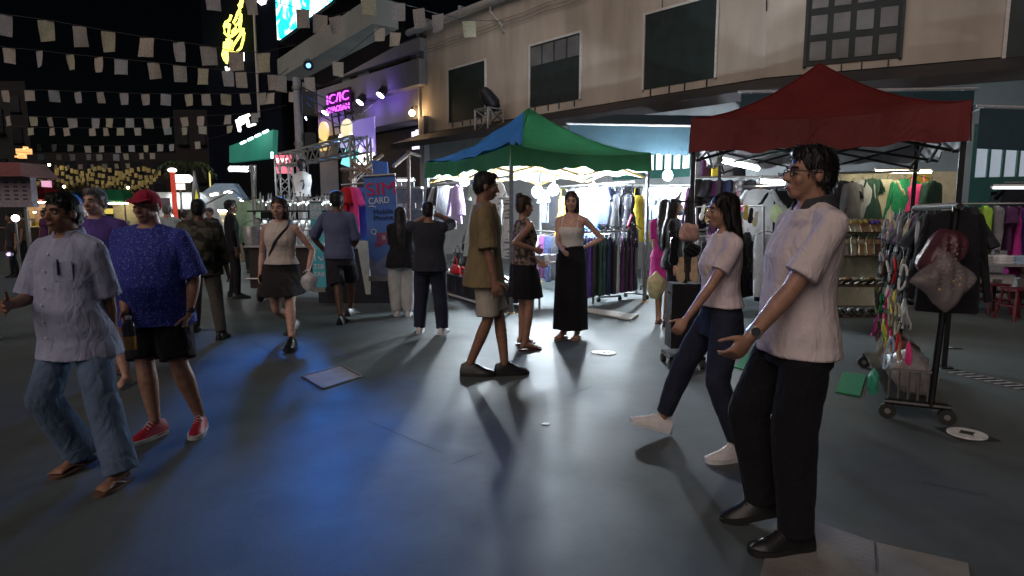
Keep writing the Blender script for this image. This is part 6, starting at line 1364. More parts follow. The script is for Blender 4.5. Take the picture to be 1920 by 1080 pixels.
# items on shelves between banner and green tent
o = root('display_shelf', P(760, 480, 10.6), 'grey display shelf between the blue banner and the green tent', 'shelf')
for y in (352, 392, 430): b = MB(); b.box(P(762, y, 10.6), (.55, .3, .03)); b.build('shelf_board', steel, o, smooth=False)
b = MB(); b.box(P(762, 410, 10.8)+V((0, 0, -.45)), (.6, .03, 1.9)); b.build('back_panel', mt('panel_grey', (.25, .25, .26)), o, smooth=False)
for i, (x, y) in enumerate(((748, 346), (760, 346), (772, 346), (750, 386), (764, 386), (775, 386), (752, 424), (768, 424))):
    b = MB(); b.box(P(x, y, 10.55)+V((0, 0, -.01)), (.08, .08, .09+.01*(i % 3))); tag(b.build('phone_box', (wtrim, K_['lgrey'], pane_m)[i % 3], smooth=False), 'small pale phone box on the grey display shelf', 'box', 'phone boxes on the grey shelf')
tube_lamp(P(745, 338, 10.7), P(775, 338, 10.7), 'small tube light above the phone boxes', 6, .015)
# ------------------------------------------------------------ bottle stall
Yb = 10.2
xa, xb = P(462, 390, Yb).x, P(652, 390, Yb).x
o = root('bottle_stall', ((xa+xb)/2, Yb, 0), 'dark drinks stall with rows of bright bottles behind the blouse woman', 'stall')
zc_ = P(500, 462, Yb).z; zs_ = P(500, 396, Yb).z
b = MB(); b.box(((xa+xb)/2, Yb+.3, zc_/2+.1), (xb-xa, .6, zc_-.25)); b.build('counter_front', mt('counter_brown', (.035, .025, .022), rough=.5), o, smooth=False)
b = MB(); b.box(((xa+xb)/2, Yb+.28, zc_), (xb-xa+.1, .7, .03)); b.build('counter_top', mt('ctop2', (.45, .45, .45)), o, smooth=False)
b = MB(); b.box(((xa+xb)/2, Yb+.3, zs_), (xb-xa+.1, .34, .03)); b.build('top_shelf', dkm, o, smooth=False)
for x in (xa, xb): b = MB(); b.box((x, Yb+.3, zs_/2+.4), (.04, .04, zs_+.75)); b.build('post', steel, o, smooth=False)
b = MB(); b.pipe([(xa-.9, Yb+.2, zs_+.05), (xa-.3, Yb+.2, zs_+.35), (xa, Yb+.3, zs_+.12), (xa+.8, Yb+.3, zs_+.16), (xb-.2, Yb+.3, zs_+.34), (xb, Yb+.3, zs_+.2)], .014, 6); b.build('top_rail', steel, o)
b = MB(); zh_ = P(470, 522, Yb).z; b.tube([(xa-.05, Yb-.06, zh_), (xa+.42, Yb-.06, zh_)], .016, 6); b.tube([(xa-.05, Yb-.06, zh_), (xa-.05, Yb+.1, zh_)], .012, 6); b.tube([(xa+.4, Yb-.06, zh_), (xa+.4, Yb+.1, zh_)], .012, 6); b.build('push_handle', alu, o)
for x in (xa+.15, xb-.15): b = MB(); b.cone((x, Yb-.02, .12), (x+.04, Yb-.02, .12), .12, .12, 16, rnd=False); b.build('wheel', mt('rubber', (.025, .025, .025)), o)
gw = mt('bottle_white', (.80, .84, .82), rough=.22, var=.1, sc=8, trans=.65, bump=0)
bm0 = MB(); bm0.erings([(0, 0, 0, .035, .035), (0, 0, .13, .035, .035), (0, 0, .17, .014, .014), (0, 0, .23, .012, .012)], 12); bmesh0 = bm0.mesh('bottle', gw)
cm0 = MB(); cm0.erings([(0, 0, .23, .015, .015), (0, 0, .25, .015, .015)], 10); cm0 = cm0.mesh('bottle_cap', blk)
jm0 = MB(); jm0.erings([(0, 0, 0, .05, .05), (0, 0, .03, .062, .062), (0, 0, .12, .06, .06), (0, 0, .14, .045, .045), (0, 0, .16, .046, .046)], 14); jm0 = jm0.mesh('jar', gw)
jl0 = MB(); jl0.erings([(0, 0, .16, .05, .05), (0, 0, .18, .05, .05)], 14); jl0 = jl0.mesh('lid', steel)
for i in range(24):
    x = xa+.05+(xb-xa-.1)*i/23; a = link('bottle', bmesh0); a.location = (x, Yb+.24+.05*(i % 2), zs_+.017); a.scale = (1, 1, rgt.uniform(.85, 1.25)); tag(a, 'pale bottle standing in the row on the top shelf of the drinks stall', 'bottle', 'bottles on the top shelf'); link('bottle_cap', cm0, a)
zj = P(500, 432, Yb).z; b = MB(); b.box(((xa+xb)/2, Yb+.3, zj), (xb-xa, .3, .02)); b.build('lower_shelf', steel, o, smooth=False)
for i in range(13):
    x = xa+.07+(xb-xa-.14)*i/12; a = link('jar', jm0); a.location = (x, Yb+.26, zj+.011); a.scale = (1, 1, rgt.uniform(.9, 1.1)); tag(a, 'bright glass jar in the row on the lower shelf of the drinks stall', 'jar', 'jars on the lower shelf'); link('lid', jl0, a)
for i in range(10):
    x = xa+.1+(xb-xa-.2)*i/9; a = link('jar', jm0); a.location = (x, Yb+.3, zc_+.017); a.scale = (.8, .8, rgt.uniform(.8, 1.1)); tag(a, 'small jar standing on the counter of the drinks stall', 'jar', 'jars on the drinks counter'); link('lid', jl0, a)
tube_lamp((xa+.1, Yb+.43, zj+.10), (xb-.1, Yb+.43, zj+.10), 'added strip light behind the jars of the drinks stall', 26, .016); tube_lamp((xa+.1, Yb+.44, zs_+.12), (xb-.3, Yb+.44, zs_+.12), 'added strip light behind the bottles of the drinks stall', 18, .014)  # both strips added to make the jars and bottles look bright
b = MB(); sx_ = P(445, 420, 11).x; b.hexa([P(440, 455, 11), P(486, 455, 11), P(486, 455, 11.1), P(440, 455, 11.1), P(443, 380, 11), P(490, 372, 11), P(490, 372, 11.1), P(443, 380, 11.1)]); tag(b.build('side_sheet', cloth('sheet_green', (.35, .50, .32)), smooth=False), 'pale green side sheet left of the drinks stall', 'sheet')
c = P(480, 458, 10.4); b = MB(); b.erings([(0, 0, 0, .13, .13), (0, 0, .30, .15, .15), (0, 0, .31, .145, .145)], 20); a = b.build('bucket', mt('steel_pot', (.45, .45, .45), rough=.35, metal=.5)); a.location = (c.x-.05, Yb+.2, zc_+.017); tag(a, 'grey metal bucket on the left of the drinks counter', 'bucket'); b = MB(); b.pipe([(.15*cos(pi*i/8), 0, .30+.1*sin(pi*i/8)) for i in range(9)], .008, 5); b.build('handle', steel, a, world=False)
# display tee with cap on a dummy above the stall
c = P(568, 366, 11.2); o = root('display_dummy', c, 'black headed display dummy in a white tank top with a black mark', 'mannequin'); b = MB(); b.erings([(0, 0, -.02, .15, .09), (0, 0, .1, .14, .085), (0, 0, .25, .17, .1), (0, 0, .36, .16, .09), (0, 0, .42, .06, .05)], 18); b.build('tank_top', K_['white'], o, world=False); b = MB(); b.ell((0, 0, .55), (.08, .09, .11)); b.cone((0, 0, .40), (0, 0, .5), .05, .045); b.build('head', blk, o, world=False)
b = MB(); b.pipe([(.0, -.105, .24), (.05, -.105, .26), (.06, -.1, .18), (.03, -.1, .1)], .014, 6); b.build('print', blk, o, world=False); b = MB(); b.cone((0, 0, -c.z+.02), (0, 0, 0), .025, .025, 8, rnd=False); b.build('stand', steel, o, world=False)
# ------------------------------------------------------------ white market tent far left, kiosk
Yw = 17.0
o = root('white_tent', P(345, 400, Yw), 'bright white market tent glowing beyond the crowd', 'market tent')
wt = mt('tent_white', (.85, .85, .83), rough=.9, trans=.55, var=.05, bump=.05)
q = [P(276, 372, Yw), P(388, 372, Yw), P(388, 372, Yw), P(276, 372, Yw)]; x0, x1 = P(278, 370, Yw).x, P(405, 370, Yw).x
z1_, z2_ = P(300, 392, Yw).z, P(300, 360, Yw).z
b = MB(); b.hexa([V((x0, Yw, z1_)), V((x1, Yw, z1_)), V((x1, Yw+2.4, z1_)), V((x0, Yw+2.4, z1_)), V((x0+.1, Yw+.2, z2_)), V((x1-.55, Yw+.2, z2_)), V((x1-.55, Yw+2.2, z2_)), V((x0+.1, Yw+2.2, z2_))]); b.build('canopy', wt, o, smooth=False)
b = MB(); b.hexa([V((x1-.5, Yw-.1, .3)), V((x1+.3, Yw+.1, .3)), V((x1+.3, Yw+.15, .3)), V((x1-.5, Yw-.05, .3)), V((x1-.55, Yw-.05, z1_)), V((x1, Yw, z1_)), V((x1, Yw+.05, z1_)), V((x1-.55, Yw, z1_))]); b.build('side_flap', wt, o, smooth=False)
b = MB(); b.box((x0+.30, Yw+.02, z1_-.38), (.62, .02, .74)); b.build('front_flap', wt, o, smooth=False)
tube_lamp((x0+.05, Yw+.25, z1_-.2), (x0+.6, Yw+.25, z1_-.2), 'tube light behind the left front flap of the white tent', 40, .03)
for x in (x0+.05, x1-.05): b = MB(); b.cone((x, Yw+.1, 0), (x, Yw+.1, z1_+.02), .03, .03, 8, rnd=False); b.build('post', steel, o)
b = MB(); b.box(((x0+x1)/2, Yw+1.9, .5), (x1-x0-.2, .6, 1.0)); b.build('counter', mt('counter_tan', (.30, .22, .13), rough=.6), o, smooth=False)
for z_ in (1.25, 1.45): b = MB(); b.box(((x0+x1)/2+.3, Yw+2.1, z_), (1.2, .3, .05)); b.build('shelf', mt('shelf_tan', (.45, .30, .14), rough=.5), o, smooth=False)
b = MB(); b.box(P(305, 380, Yw-.02)+V((0, .05, 0)), (.36, .02, .26)); b.build('menu_board', mt('menu_grey', (.18, .14, .16)), o, smooth=False)
tube_lamp((x0+.3, Yw+.6, (z1_+z2_)/2), (x1-.7, Yw+.6, (z1_+z2_)/2), 'tube light inside the white market tent', 30, .03); tube_lamp((x0+.6, Yw+1.5, z1_-.04), (x1-.3, Yw+1.5, z1_-.04), 'tube light at the back of the white market tent', 60, .03)
p0 = P(328, 366, 16.2); p1 = P(323, 322, 16.2); o = root('lit_pillar', (p0.x, p0.y, 0), 'red lit pillar with a white cap above the white tent', 'lamp pillar'); b = MB(); b.cone((p0.x, p0.y, 0), (p1.x, p0.y, p1.z), .06, .06, 10, rnd=False); b.build('shaft', mt('red_shaft', (.5, .05, .03), emit=.35, ec=(1, .1, .05)), o); b = MB(); b.ell((p1.x, p0.y, p1.z+.04), (.11, .11, .06)); b.build('cap', whs, o)
o = root('lit_sign', P(342, 345, 16.5), 'white lit round ended sign above the white tent', 'sign'); b = MB(); b.box(P(342, 335, 16.5), (.36, .1, .20)); b.ell(P(354, 335, 16.5), (.1, .06, .1)); b.build('panel', whs, o); b = MB(); b.box(P(338, 350, 16.5), (.22, .08, .16)); b.build('panel', lamp_m('cream_sign', (1, .9, .75), 1.2), o)
b = MB(); b.tube([P(338, 352, 16.5), (P(338, 352, 16.5).x, P(338, 352, 16.5).y, 0)], .03, 6); b.build('post', steel, o)
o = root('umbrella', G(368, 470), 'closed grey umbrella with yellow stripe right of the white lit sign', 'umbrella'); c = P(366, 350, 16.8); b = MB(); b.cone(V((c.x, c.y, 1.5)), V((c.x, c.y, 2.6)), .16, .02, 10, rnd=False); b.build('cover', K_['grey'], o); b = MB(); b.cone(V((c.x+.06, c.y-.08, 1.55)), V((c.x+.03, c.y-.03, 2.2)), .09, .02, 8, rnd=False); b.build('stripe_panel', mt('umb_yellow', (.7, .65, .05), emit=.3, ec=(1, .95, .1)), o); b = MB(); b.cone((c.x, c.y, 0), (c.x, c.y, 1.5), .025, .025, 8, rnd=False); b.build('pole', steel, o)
# palm-like plant behind
lf = mt('leaf', (.06, .075, .025), rough=.5, var=.4, sc=5); c = P(345, 300, 20); o = root('palm_tree', (c.x, c.y, 0), 'small palm with drooping fronds above the white tent', 'palm tree'); b = MB(); b.cone((c.x, c.y, 0), (c.x+.1, c.y, c.z-.4), .13, .08, 10, rnd=False); b.build('trunk', mt('bark', (.10, .08, .06), rough=.9, bump=.5), o)
for i in range(16):
    an_ = 2*pi*i/16+rgt.uniform(-.2, .2); L_ = rgt.uniform(.7, 1.1); b = MB(); base = V((c.x+.1, c.y, c.z-.35)); dr = V((cos(an_), sin(an_), 0)); sdv = V((-sin(an_), cos(an_), 0)); prev = None
    for k in range(9):
        t = k/8; p = base+dr*L_*t+V((0, 0, .45*sin(t*2.4)-.55*t*t)); w_ = .16*sin(pi*min(1, t+.12))
        if k < 8:
            for s_ in (1, -1): q = p+sdv*s_*w_+V((0, 0, -.10)); b.add([p, p+dr*.07, q+dr*.12, q+dr*.08], [(0, 1, 2, 3)])
        if prev: b.tube([prev, p], .012, 4)
        prev = p
    b.build('frond', lf, o)
for i, (x, y, Y, w_, cl_, lc) in enumerate(((78, 398, 27, 1.8, 'red', (1, .85, .6)), (132, 398, 33, 2.0, 'navy', (1, .95, .9)), (224, 398, 30, 1.6, 'green', (1, .8, .5)), (262, 397, 38, 2.2, 'beige', (.95, 1, 1)), (430, 394, 24, 1.8, 'sky', (.95, 1, 1)), (58, 398, 36, 2.0, 'yellow', (1, .7, .35)))):
    c = P(x, y, Y); c.z = 0; o = root('far_stall', c, ('red', 'navy', 'green', 'beige', 'light blue', 'yellow')[i]+' roofed small lit stall far down the street', 'market stall')
    b = MB(); b.hexa([c+V((sx*w_/2, sy*.8, 2.05)) for sx, sy in ((-1, -1), (1, -1), (1, 1), (-1, 1))]+[c+V((sx*w_/5, sy*.3, 2.6)) for sx, sy in ((-1, -1), (1, -1), (1, 1), (-1, 1))]); b.build('roof', K_[cl_], o, smooth=False)
    for sx in (-1, 1):
        for sy in (-1, 1): b = MB(); b.cone(c+V((sx*w_*.47, sy*.75, 0)), c+V((sx*w_*.47, sy*.75, 2.06)), .03, .03, 6, rnd=False); b.build('post', steel, o)
    b = MB(); b.box(c+V((0, -.4, .45)), (w_*.9, .5, .9)); b.build('counter', mt('far_counter', (.25, .16, .10), rough=.7), o, smooth=False); b = MB(); b.box(c+V((0, .7, 1.1)), (w_*.9, .04, 1.7)); b.build('back_panel', mt('far_panel', (.45, .38, .28), rough=.8), o, smooth=False)
    for k in range(5): b = MB(); b.box(c+V((-w_*.36+w_*.18*k, -.4, 1.0+.03*(k % 2))), (.14, .2, .2+.06*(k % 2))); b.build('goods', K_[('red', 'white', 'yellow', 'sky', 'tan')[(k+i) % 5]], o, smooth=False)
    b = MB(); b.cone(c+V((-w_*.35, -.2, 1.95)), c+V((w_*.35, -.2, 1.95)), .03, .03, 6, rnd=False); b.build('tube_lamp', lamp_m('far_tube%d' % i, lc, 50), o)
for i, (x, y, Y, ww, hh, cl_, nm) in enumerate(((108, 388, 34, .9, .35, (1, .25, .2), 'red'), (205, 396, 36, 1.2, .3, (1, .75, .1), 'amber'), (268, 386, 33, .5, .7, (.3, .8, 1), 'cyan'), (88, 352, 41, .6, .9, (1, .4, .7), 'pink'), (402, 340, 34, .5, 1.1, (1, .85, .15), 'tall yellow'))):
    c = P(x, y, Y); o = root('lit_sign', c, nm+' lit shop sign far down the street', 'sign'); b = MB(); b.box(c, (ww, .12, hh)); b.build('panel', lamp_m('far_sign%d' % i, cl_, .7), o, smooth=False); b = MB(); b.box(c+V((0, .10, 0)), (ww+.1, .06, hh+.1)); b.build('frame', blk, o, smooth=False)
o = root('ticket_kiosk', P(20, 400, 9.5), 'pale kiosk board with a dull red roof at the left edge', 'kiosk'); a, b_ = P(-60, 380, 9.5), P(47, 380, 9.3)
zt_2, zb_2 = P(20, 332, 9.4).z, P(20, 388, 9.4).z
b = MB(); b.box(((a.x+b_.x)/2, 9.5, (zt_2+zb_2)/2), (b_.x-a.x, .12, zt_2-zb_2)); b.build('board', mt('kiosk_pale', (.34, .29, .33), rough=.5), o, smooth=False)
b = MB(); b.hexa([V((a.x-.1, 9.2, zt_2)), V((b_.x+.05, 9.2, zt_2)), V((b_.x+.05, 10, zt_2)), V((a.x-.1, 10, zt_2)), V((a.x, 9.4, zt_2+.22)), V((b_.x-.1, 9.4, zt_2+.22)), V((b_.x-.1, 9.9, zt_2+.22)), V((a.x, 9.9, zt_2+.22))]); b.build('roof', mt('kiosk_red', (.20, .06, .06), rough=.6), o, smooth=False)
for i in range(5):
    for j in range(5): b = MB(); b.box((b_.x-.10-.135*i, 9.435, zb_2+.12+.062*j), (.06, .006, .024)); b.build('print_line', mt('kiosk_ink', (.07, .06, .10)), o, smooth=False)
b = MB(); b.cone((b_.x-.15, 9.5, 0), (b_.x-.15, 9.5, zb_2), .03, .03, 8, rnd=False); b.build('post', steel, o)
o = root('globe_lamp', P(29, 409, 12), 'white globe lamp under the kiosk board', 'lamp'); c = P(29, 409, 12); b = MB(); b.ell(c, (.065, .065, .065)); b.build('globe', lamp_m('globe', (.9, .95, 1), 14), o); b = MB(); b.cone((c.x, c.y, 0), (c.x, c.y, c.z-.06), .02, .02, 8, rnd=False); b.build('pole', steel, o)
c = G(35, 470); b = MB(); b.box(c+V((0, 0, .45)), (1.6, .6, .9)); o = tag(b.build('bar_counter', mt('bar_wood', (.12, .07, .04), rough=.5), smooth=False), 'low wooden bar counter behind the left walkers', 'counter'); b = MB(); b.box(c+V((0, 0, .92)), (1.7, .7, .04)); b.build('top', mt('bar_top', (.3, .18, .1), rough=.4), o, smooth=False)
for i in range(6): b = MB(); p = c+V((-.6+.22*i, -.1, .94)); b.erings([(p.x, p.y, p.z, .035, .035), (p.x, p.y, p.z+.15, .035, .035), (p.x, p.y, p.z+.24, .013, .013)], 10); q = b.build('bottle', mt('bar_bottle%d' % (i % 2), ((.20, .08, .03), (.06, .10, .12))[i % 2], rough=.1)); tag(q, ('brown', 'dark')[i % 2]+' bottle standing on the low wooden bar counter', 'bottle', 'bottles on the low bar'); b = MB(); b.cone(p+V((0, 0, .24)), p+V((0, 0, .26)), .015, .015, 8, rnd=False); b.build('bottle_cap', blk, q)
for i, (x, y, Y, cl_) in enumerate(((62, 375, 30, (.9, .95, 1)), (66, 398, 26, (1, .95, .9)), (18, 477, 14, (.5, .3, 1)), (398, 366, 15, (.95, .98, 1)), (424, 362, 16, (.95, .98, 1)), (130, 405, 34, (1, 1, 1)))):
    tube_lamp(P(x-3, y, Y), P(x+(12 if i in (3, 4) else 3), y-(3 if i in (3, 4) else 0), Y), ('tiny white light far down the street, upper', 'tiny warm light far down the street, lower', 'small violet light at the left edge', 'slanted tube light right of the white tent, left one', 'slanted tube light right of the white tent, right one', 'tiny light between the left heads')[i], 8, .03, 'stall_lamp', None, cl_)
# ------------------------------------------------------------ the people
SM = lambda n_, c, **k: mt('shoe_'+n_, c, rough=k.get('rough', .5), var=.1, bump=.05)
s_white, s_black, s_red, s_pinkw = SM('white', (.68, .64, .63)), SM('black', (.015, .015, .016), rough=.35), SM('red', (.50, .025, .05)), SM('offwhite', (.62, .58, .52))
sole_w, sole_b = SM('sole_white', (.7, .7, .68)), SM('sole_black', (.02, .02, .02))
tie = cloth('tiedye', (.72, .62, .61), col2=(.30, .25, .33), thr=.62, sc=4); tie2 = cloth('blush_white', (.72, .60, .60)); denim = cloth('denim', (.10, .15, .24), var=.3, sc=5); denim_d = cloth('denim_dark', (.022, .026, .045), var=.3, sc=6)
speck = cloth('blue_speck', (.035, .045, .27), col2=(.14, .18, .50), thr=.60, sc=85)
def watch1(i): wrist_band(i, 'L', mt('watch_steel', (.6, .58, .55), rough=.3, metal=.6)); glasses_on(i, blk)
person('man in white marbled polo and glasses striding left, right foreground', {'L': (1490, 1030), 'R': (1424, 978)}, (1532, 287), 92, 'm', 1.06, .012, hands={'L': (1372, 678, -.20), 'R': (1470, 640, .30)}, pole={'L': (-.2, -1, -.3)}, hp=4, lean=-.012, skin='tan',
       top=('tee', tie, dict(collar=cloth('collar_dark', (.05, .05, .06)), ease=.018, hem=-.045, flare=.03, sease=.026, sleeve=.80, fold=.0075)), bot=('pants', cloth('black_trousers', (.010, .010, .013)), dict(ease=.016, hem=.078, kn=.022)), shoe=('shoe', s_black, sole_b), vox=.0065, lift={'R': .035}, pitch={'R': -14, 'L': 0}, off=(.06, .03), curl=.95, palm={'L': (.9, .45, -.1)}, ex=watch1)
person('long haired woman in white crop tee and dark jeans striding left', {'L': (1380, 862), 'R': (1243, 815)}, (1352, 370), 94, 'f', 1.02, hands={'L': (1268, 626, -.20), 'R': (1330, 600, .25)}, pole={'L': (-.2, -1, -.3)}, skin='tan', hair=('long', 'black'), lean=.0,
       top=('tee', tie2, dict(ease=.018, hem=.045, flare=.03, sease=.022, sleeve=.62)), bot=('pants', denim_d, dict(ease=.012, hem=.062, kn=.012, waist=.09, cuff=.05)), shoe=('shoe', s_white, sole_w), vox=.007, lift={'R': .03}, pitch={'R': 15}, off=(.11, 0), curl=1.1, palm={'L': (.9, -.45, -.1)})
person('man in olive tee and beige shorts standing side on to the green tent', {'R': (882, 704), 'L': (946, 703)}, (927, 328), -86, 'm', .95, hands={'R': (936, 585, -.27), 'L': (948, 588, .2)}, pole={'R': (.2, -1, 0)}, skin='brown', hair=('crop', 'black'), hp=-8,
       top=('tee', cloth('olive_tee', (.22, .165, .085)), dict(ease=.030, hem=-.075, flare=.05, sease=.045, sleeve=.98, fold=.010)), bot=('shorts', cloth('beige_shorts', (.46, .41, .34)), dict(ease=.018, len=.92)), shoe=('shoe', s_black, sole_b), vox=.0075, off=(-.02, .05))
patt = cloth('pattern_tank', (.26, .20, .17), col2=(.05, .04, .04), thr=.5, sc=26)
person('woman in patterned sleeveless top and black skirt holding her phone', {'R': (985, 657), 'L': (978, 646)}, (990, 370), -62, 'f', 1.05, hands={'R': (1003, 468, -.20), 'L': (1012, 492, -.10)}, pole={'R': (.3, -.6, -1), 'L': (-.2, -.5, -1)}, skin='tan', hair=('bun', 'brown'), hp=-10,
       top=('sleeveless', patt, dict(ease=.014, hem=.03, flare=.02)), bot=('skirt', K_['black'], dict(hem=.34, flare=.012, waist=.10, ease=.014)), shoe=('flip', SM('flip_dark', (.10, .03, .035)), SM('flip_strap', (.16, .04, .05))), vox=.008, curl=.9)
person('woman in white camisole and long black skirt with hand on hip', {'R': (1056, 633), 'L': (1082, 633)}, (1070, 362), 158, 'f', 1.0, hands={'L': (1092, 466, -.02), 'R': (1056, 470, -.32)}, pole={'L': (-1, -.5, -.1), 'R': (.5, -.4, -1)}, skin='light', hair=('mid', 'brown'), hy=14,
       top=('tank', cloth('white_cami', (.70, .68, .64)), dict(ease=.012, hem=.05, flare=.0)), bot=('skirt', K_['black'], dict(hem=.065, flare=.03, waist=.11, ease=.014)), shoe=('flip', SM('flip_tan', (.40, .25, .17)), SM('flip_tan2', (.42, .24, .18))), vox=.008)
person('man in dark tee and jeans from behind, hands raised to his face', {'L': (787, 624), 'R': (829, 626)}, (797, 383), -4, 'm', 1.12, hands={'R': (818, 402, .22), 'L': (800, 405, .28)}, pole={'R': (1, -.1, -.55), 'L': (-1, .2, -.5)}, skin='brown', hair=('short', 'black'), palm={'R': (-.4, 1, 0), 'L': (.4, 1, 0)},
       top=('tee', cloth('dark_tee', (.03, .032, .042)), dict(ease=.026, hem=-.05, flare=.04, sease=.03)), bot=('pants', denim_d, dict(ease=.022, hem=.080, kn=.02)), shoe=('shoe', s_white, sole_w), vox=.008, curl=.3)
person('dark haired shopper in black top and pale trousers beside the blue banner', {'L': (744, 592), 'R': (766, 592)}, (752, 392), 10, 'f', 1.05, skin='tan', hair=('long', 'black'), hands={'R': (756, 500, .2), 'L': (738, 500, .1)}, top=('tee', K_['black'], dict(ease=.03, hem=-.08, flare=.04, sleeve=.9)), bot=('pants', cloth('pale_trousers', (.50, .50, .48)), dict(ease=.03, hem=.085, kn=.03)), shoe=('shoe', s_white, sole_w), vox=.010)
person('man in slate blue tee and dark shorts walking away, arms akimbo', {'L': (640, 608), 'R': (658, 592)}, (627, 362), -8, 'm', 1.0, hands={'L': (612, 474, .16), 'R': (652, 474, .16)}, pole={'L': (-1, -.35, -.2), 'R': (1, -.35, -.2)}, skin='dark', hair=('crop', 'black'),
       top=('tee', cloth('slate_tee', (.11, .125, .22)), dict(ease=.024, hem=-.02, flare=.03, sease=.03, sleeve=.95)), bot=('shorts', cloth('dark_shorts', (.03, .028, .035)), dict(ease=.02, len=.98)), shoe=('shoe', s_black, sole_b), vox=.008, off=(-.07, 0))
def p9(i): crossbody(i, blk, -1)
person('woman in cream sleeveless blouse and dark skirt walking towards us', {'L': (548, 655), 'R': (551, 624)}, (521, 378), 178, 'f', 1.06, hands={'R': (488, 515, -.05), 'L': (578, 506, -.06)}, skin='light', hair=('mid', 'brown'), pole={'R': (.5, -1, 0), 'L': (-.5, -1, 0)},
       top=('sleeveless', cloth('cream_blouse', (.60, .53, .47)), dict(ease=.018, hem=.055, flare=.05)), bot=('skirt', cloth('dark_skirt', (.025, .022, .024)), dict(hem=.30, flare=.03, waist=.10, ease=.016)), shoe=('shoe', s_black, sole_b), vox=.0075, pitch={'R': -18}, lift={'R': .04}, off=(-.13, .1), ex=p9)
c = P(581, 545, 6.45); b = bag_mesh(c, .17, .13, .21, 3, .03); tag(b.build('plastic_bag', mt('bag_milky', (.55, .55, .57), rough=.3, bump=.4, bsc=20)), 'small milky plastic bag in the hand of the blouse woman', 'bag')
def p10(i):
    b = MB(); tor, h = i['tor'], i['h']; c, rx, ry = tor(.2)
    b.erings([(0.02, -ry-.10, i['hz']+.02*h, .11, .06), (0.02, -ry-.11, i['hz']+.06*h, .16, .10), (.02, -ry-.11, i['hz']+.16*h, .17, .12), (.02, -ry-.09, i['hz']+.26*h, .15, .09), (.02, -ry-.08, i['hz']+.29*h, .09, .05)], 20, pw=.75)
    bp = link('backpack', remesh(b, .012, 2, 'backpack', camo, lambda co: .012*nz(co, 40, 4)), i['rt'])
    for sg in (1, -1): b = MB(); s0 = tor(.28); b.pipe([(sg*.09, -s0[2]-.03, i['hz']+.25*h), (sg*.10, 0, i['hz']+.325*h), (sg*.11, s0[2]+.03, i['hz']+.26*h), (sg*.13, s0[2]*.6, i['hz']+.14*h)], .016, 6); b.build('backpack_strap', blk, bp, world=False)
person('man with a bulky dark backpack seen from behind, walking away', {'L': (366, 622), 'R': (415, 636)}, (378, 378), 14, 'm', 1.08, skin='dark', hair=('short', 'black'), top=('tee', camo, dict(ease=.03, hem=-.06, flare=.04, sleeve=1.5)), bot=('pants', cloth('drab', (.07, .065, .055)), dict(ease=.014, hem=.066)), shoe=('shoe', s_black, sole_b), vox=.010, off=(-.02, 0), ex=p10)
person('shadowed man in black facing right beside the drinks stall', {'L': (436, 556), 'R': (446, 560)}, (437, 378), -62, 'm', .95, skin='dark', hair=('short', 'black'), top=('tee', K_['black'], dict(sleeve=1.6)), bot=('pants', K_['black'], {}), shoe=('shoe', s_black, sole_b), vox=.012)
person('balding grey haired man in pale shirt far behind the red cap', {'L': (318, 545), 'R': (328, 546)}, (318, 386), 30, 'm', 1.05, skin='tan', hair=('crop', 'grey'), top=('tee', cloth('pale_shirt', (.42, .42, .42)), {}), bot=('pants', K_['navy'], {}), shoe=('shoe', s_black, sole_b), vox=.012)
capm = cloth('cap_red', (.34, .02, .05))
def p13(i): cap_on(i, capm); wrist_band(i, 'L', s_black)
person('big man in speckled blue tee and red cap with red trainers', {'R': (293, 818), 'L': (376, 806)}, (254, 364), 176, 'm', 1.32, .05, hands={'L': (352, 590, -.05), 'R': (236, 590, -.22)}, pole={'L': (-.7, -1, 0), 'R': (.6, -.8, -.6)}, skin='tan', hair=('cap', 'grey'), roll=.0,
       top=('tee', speck, dict(ease=.024, hem=-.07, flare=.03, sease=.04, sleeve=.95)), bot=('shorts', K_['black'], dict(ease=.022, len=.95)), shoe=('shoe', s_red, sole_w), vox=.0075, off=(-.17, .12), fyaw={'L': 20, 'R': -14}, curl=.8, ex=p13)
c = P(245, 655, 3.72); o = root('drink_bottle', c, 'small bottle of orange drink in the hand of the red capped man', 'bottle')
b = MB(); b.erings([(0, 0, 0, .035, .035), (0, 0, .085, .035, .035)], 16); b.build('drink', mt('orange_drink', (.62, .30, .06), rough=.2), o, world=False); b = MB(); b.erings([(0, 0, .085, .036, .036), (0, 0, .15, .036, .036), (0, 0, .19, .016, .016)], 16); b.build('bottle_neck', mt('bottle_dark', (.06, .05, .05), rough=.15), o, world=False); b = MB(); b.erings([(0, 0, .19, .018, .018), (0, 0, .21, .018, .018)], 12); b.build('bottle_cap', mt('cap_w', (.7, .7, .7)), o, world=False)
person('ruddy faced man in purple shirt half hidden behind the red cap', {'R': (216, 704), 'L': (238, 722)}, (193, 356), 178, 'm', 1.15, .02, skin='light', hair=('crop', 'grey'), top=('tee', cloth('indigo_shirt', (.10, .06, .26)), dict(ease=.02)), bot=('shorts', cloth('grey_shorts', (.06, .055, .06)), dict(len=.9)), shoe=('flip', SM('flip_grey', (.3, .28, .27)), SM('flip_grey2', (.3, .26, .25))), vox=.010, off=(-.1, 0))
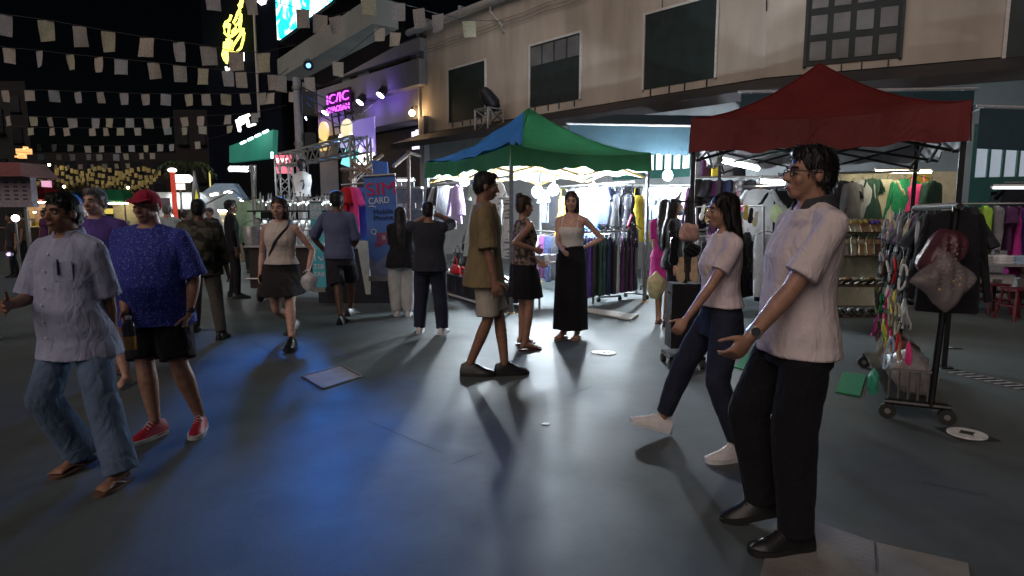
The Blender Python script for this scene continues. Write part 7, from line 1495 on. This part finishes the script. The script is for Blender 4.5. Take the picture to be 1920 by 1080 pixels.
person('man in open collared pale blue shirt and loose jeans walking towards us', {'R': (152, 878), 'L': (228, 905)}, (109, 366), 168, 'm', 1.0, .03, hands={'R': (18, 572, -.25), 'L': (212, 640, .06)}, pole={'R': (.7, -.6, -1), 'L': (-.6, -1, 0)}, skin='brown', hair=('short', 'black'), roll=.01,
       top=('shirt', cloth('pale_blue_shirt', (.34, .36, .50)), dict(ease=.022, hem=-.085, flare=.05, sease=.034, sleeve=.95, buttons=True, fold=.0065)), bot=('pants', denim, dict(ease=.012, hem=.098, kn=.020, fold=.006)), shoe=('flip', SM('flip_brown', (.14, .08, .06)), SM('flip_brown2', (.16, .09, .07))), vox=.0075, off=(-.13, .1), lift={'R': .02}, pitch={'R': -8})
person('passer-by in a magenta top cut off by the left edge', {'L': (-12, 640), 'R': (-40, 640)}, (-14, 396), 150, 'f', 1.0, skin='brown', hair=('long', 'black'), top=('tee', K_['magenta'], {}), bot=('pants', K_['black'], {}), shoe=('shoe', s_black, sole_b), vox=.012)
person('woman in magenta dress from behind holding a pale yellow bag', {'L': (1234, 606), 'R': (1248, 602)}, (1238, 376), -30, 'f', 1.0, skin='tan', hair=('long', 'black'), hands={'L': (1232, 500, .0)}, top=('tee', K_['magenta'], dict(hem=.0)), bot=('skirt', K_['magenta'], dict(hem=.30, flare=.02)), shoe=('flip', SM('flip_dark', (.1, .03, .03)), SM('flip_strap', (.2, .05, .05))), vox=.010)
c = P(1229, 560, 7.85); b = bag_mesh(c, .24, .17, .36, 6, .03); tag(b.build('plastic_bag', mt('bag_yellow', (.66, .60, .34), rough=.35, bump=.4, bsc=20)), 'pale yellow plastic bag held by the woman in magenta', 'bag')
def p18(i):
    b = MB(); hp_, s = i['hp'], i['s']; b.ell(hp_(0, .062, -.060), (.052*s, .048*s, .046*s), i['HM'], 16, 10); m_ = b.build('face_mask', K_['sky'], i['rt'], world=False)
    for sg in (1, -1): b = MB(); b.pipe([hp_(sg*.05, .07, -.05), hp_(sg*.078, .0, -.01)], .003, 5); b.build('ear_loop', K_['white'], m_, world=False)
person('vendor in black with a pale blue face mask reaching towards slippers', {'L': (1262, 612), 'R': (1254, 618)}, (1250, 377), -112, 'f', 1.0, skin='light', hair=('long', 'black'), hands={'R': (1268, 540, -.25), 'L': (1262, 520, -.1)}, pole={'R': (.2, -.5, -1)}, top=('tee', K_['black'], dict(sleeve=.8)), bot=('pants', K_['black'], {}), shoe=('shoe', s_black, sole_w), vox=.009, ex=p18)
person('seated vendor hidden behind the man with glasses', {'L': (1588, 690), 'R': (1606, 690)}, (1600, 505), 150, 'f', 1.0, skin='tan', hair=('short', 'black'), top=('tee', K_['purple'], {}), bot=('pants', K_['black'], {}), shoe=('flip', s_black, s_black), vox=.012, H=1.05) if False else None
for i, (x, y, hx, hy_, cl_) in enumerate(((30, 520, 30, 402, 'coal'), (50, 500, 50, 398, 'brown'), (300, 500, 300, 397, 'grey'), (352, 505, 352, 398, 'coal'), (400, 520, 400, 392, 'black'), (470, 512, 470, 396, 'black'), (140, 480, 140, 398, 'black'), (90, 490, 90, 396, 'plum'))):
    person(('dark figure at the left bar counter under the kiosk', 'brown clothed figure leaning at the left bar', 'grey figure walking far off beside the white tent', 'charcoal figure in front of the white tent counter', 'black clothed figure right of the white tent flap', 'black clothed figure behind the shadowed man', 'far black figure between the left heads', 'far plum clothed figure behind the pale blue shirt')[i], {'L': (x-4, y), 'R': (x+4, y)}, (hx, hy_), (150, 120, 20, -20, 170, 10, 180, 160)[i], 'mf'[i % 2], 1, skin='brown', top=('tee', K_[cl_], {}), bot=('pants', K_['black'], {}), shoe=('shoe', s_black, sole_b), vox=.016)
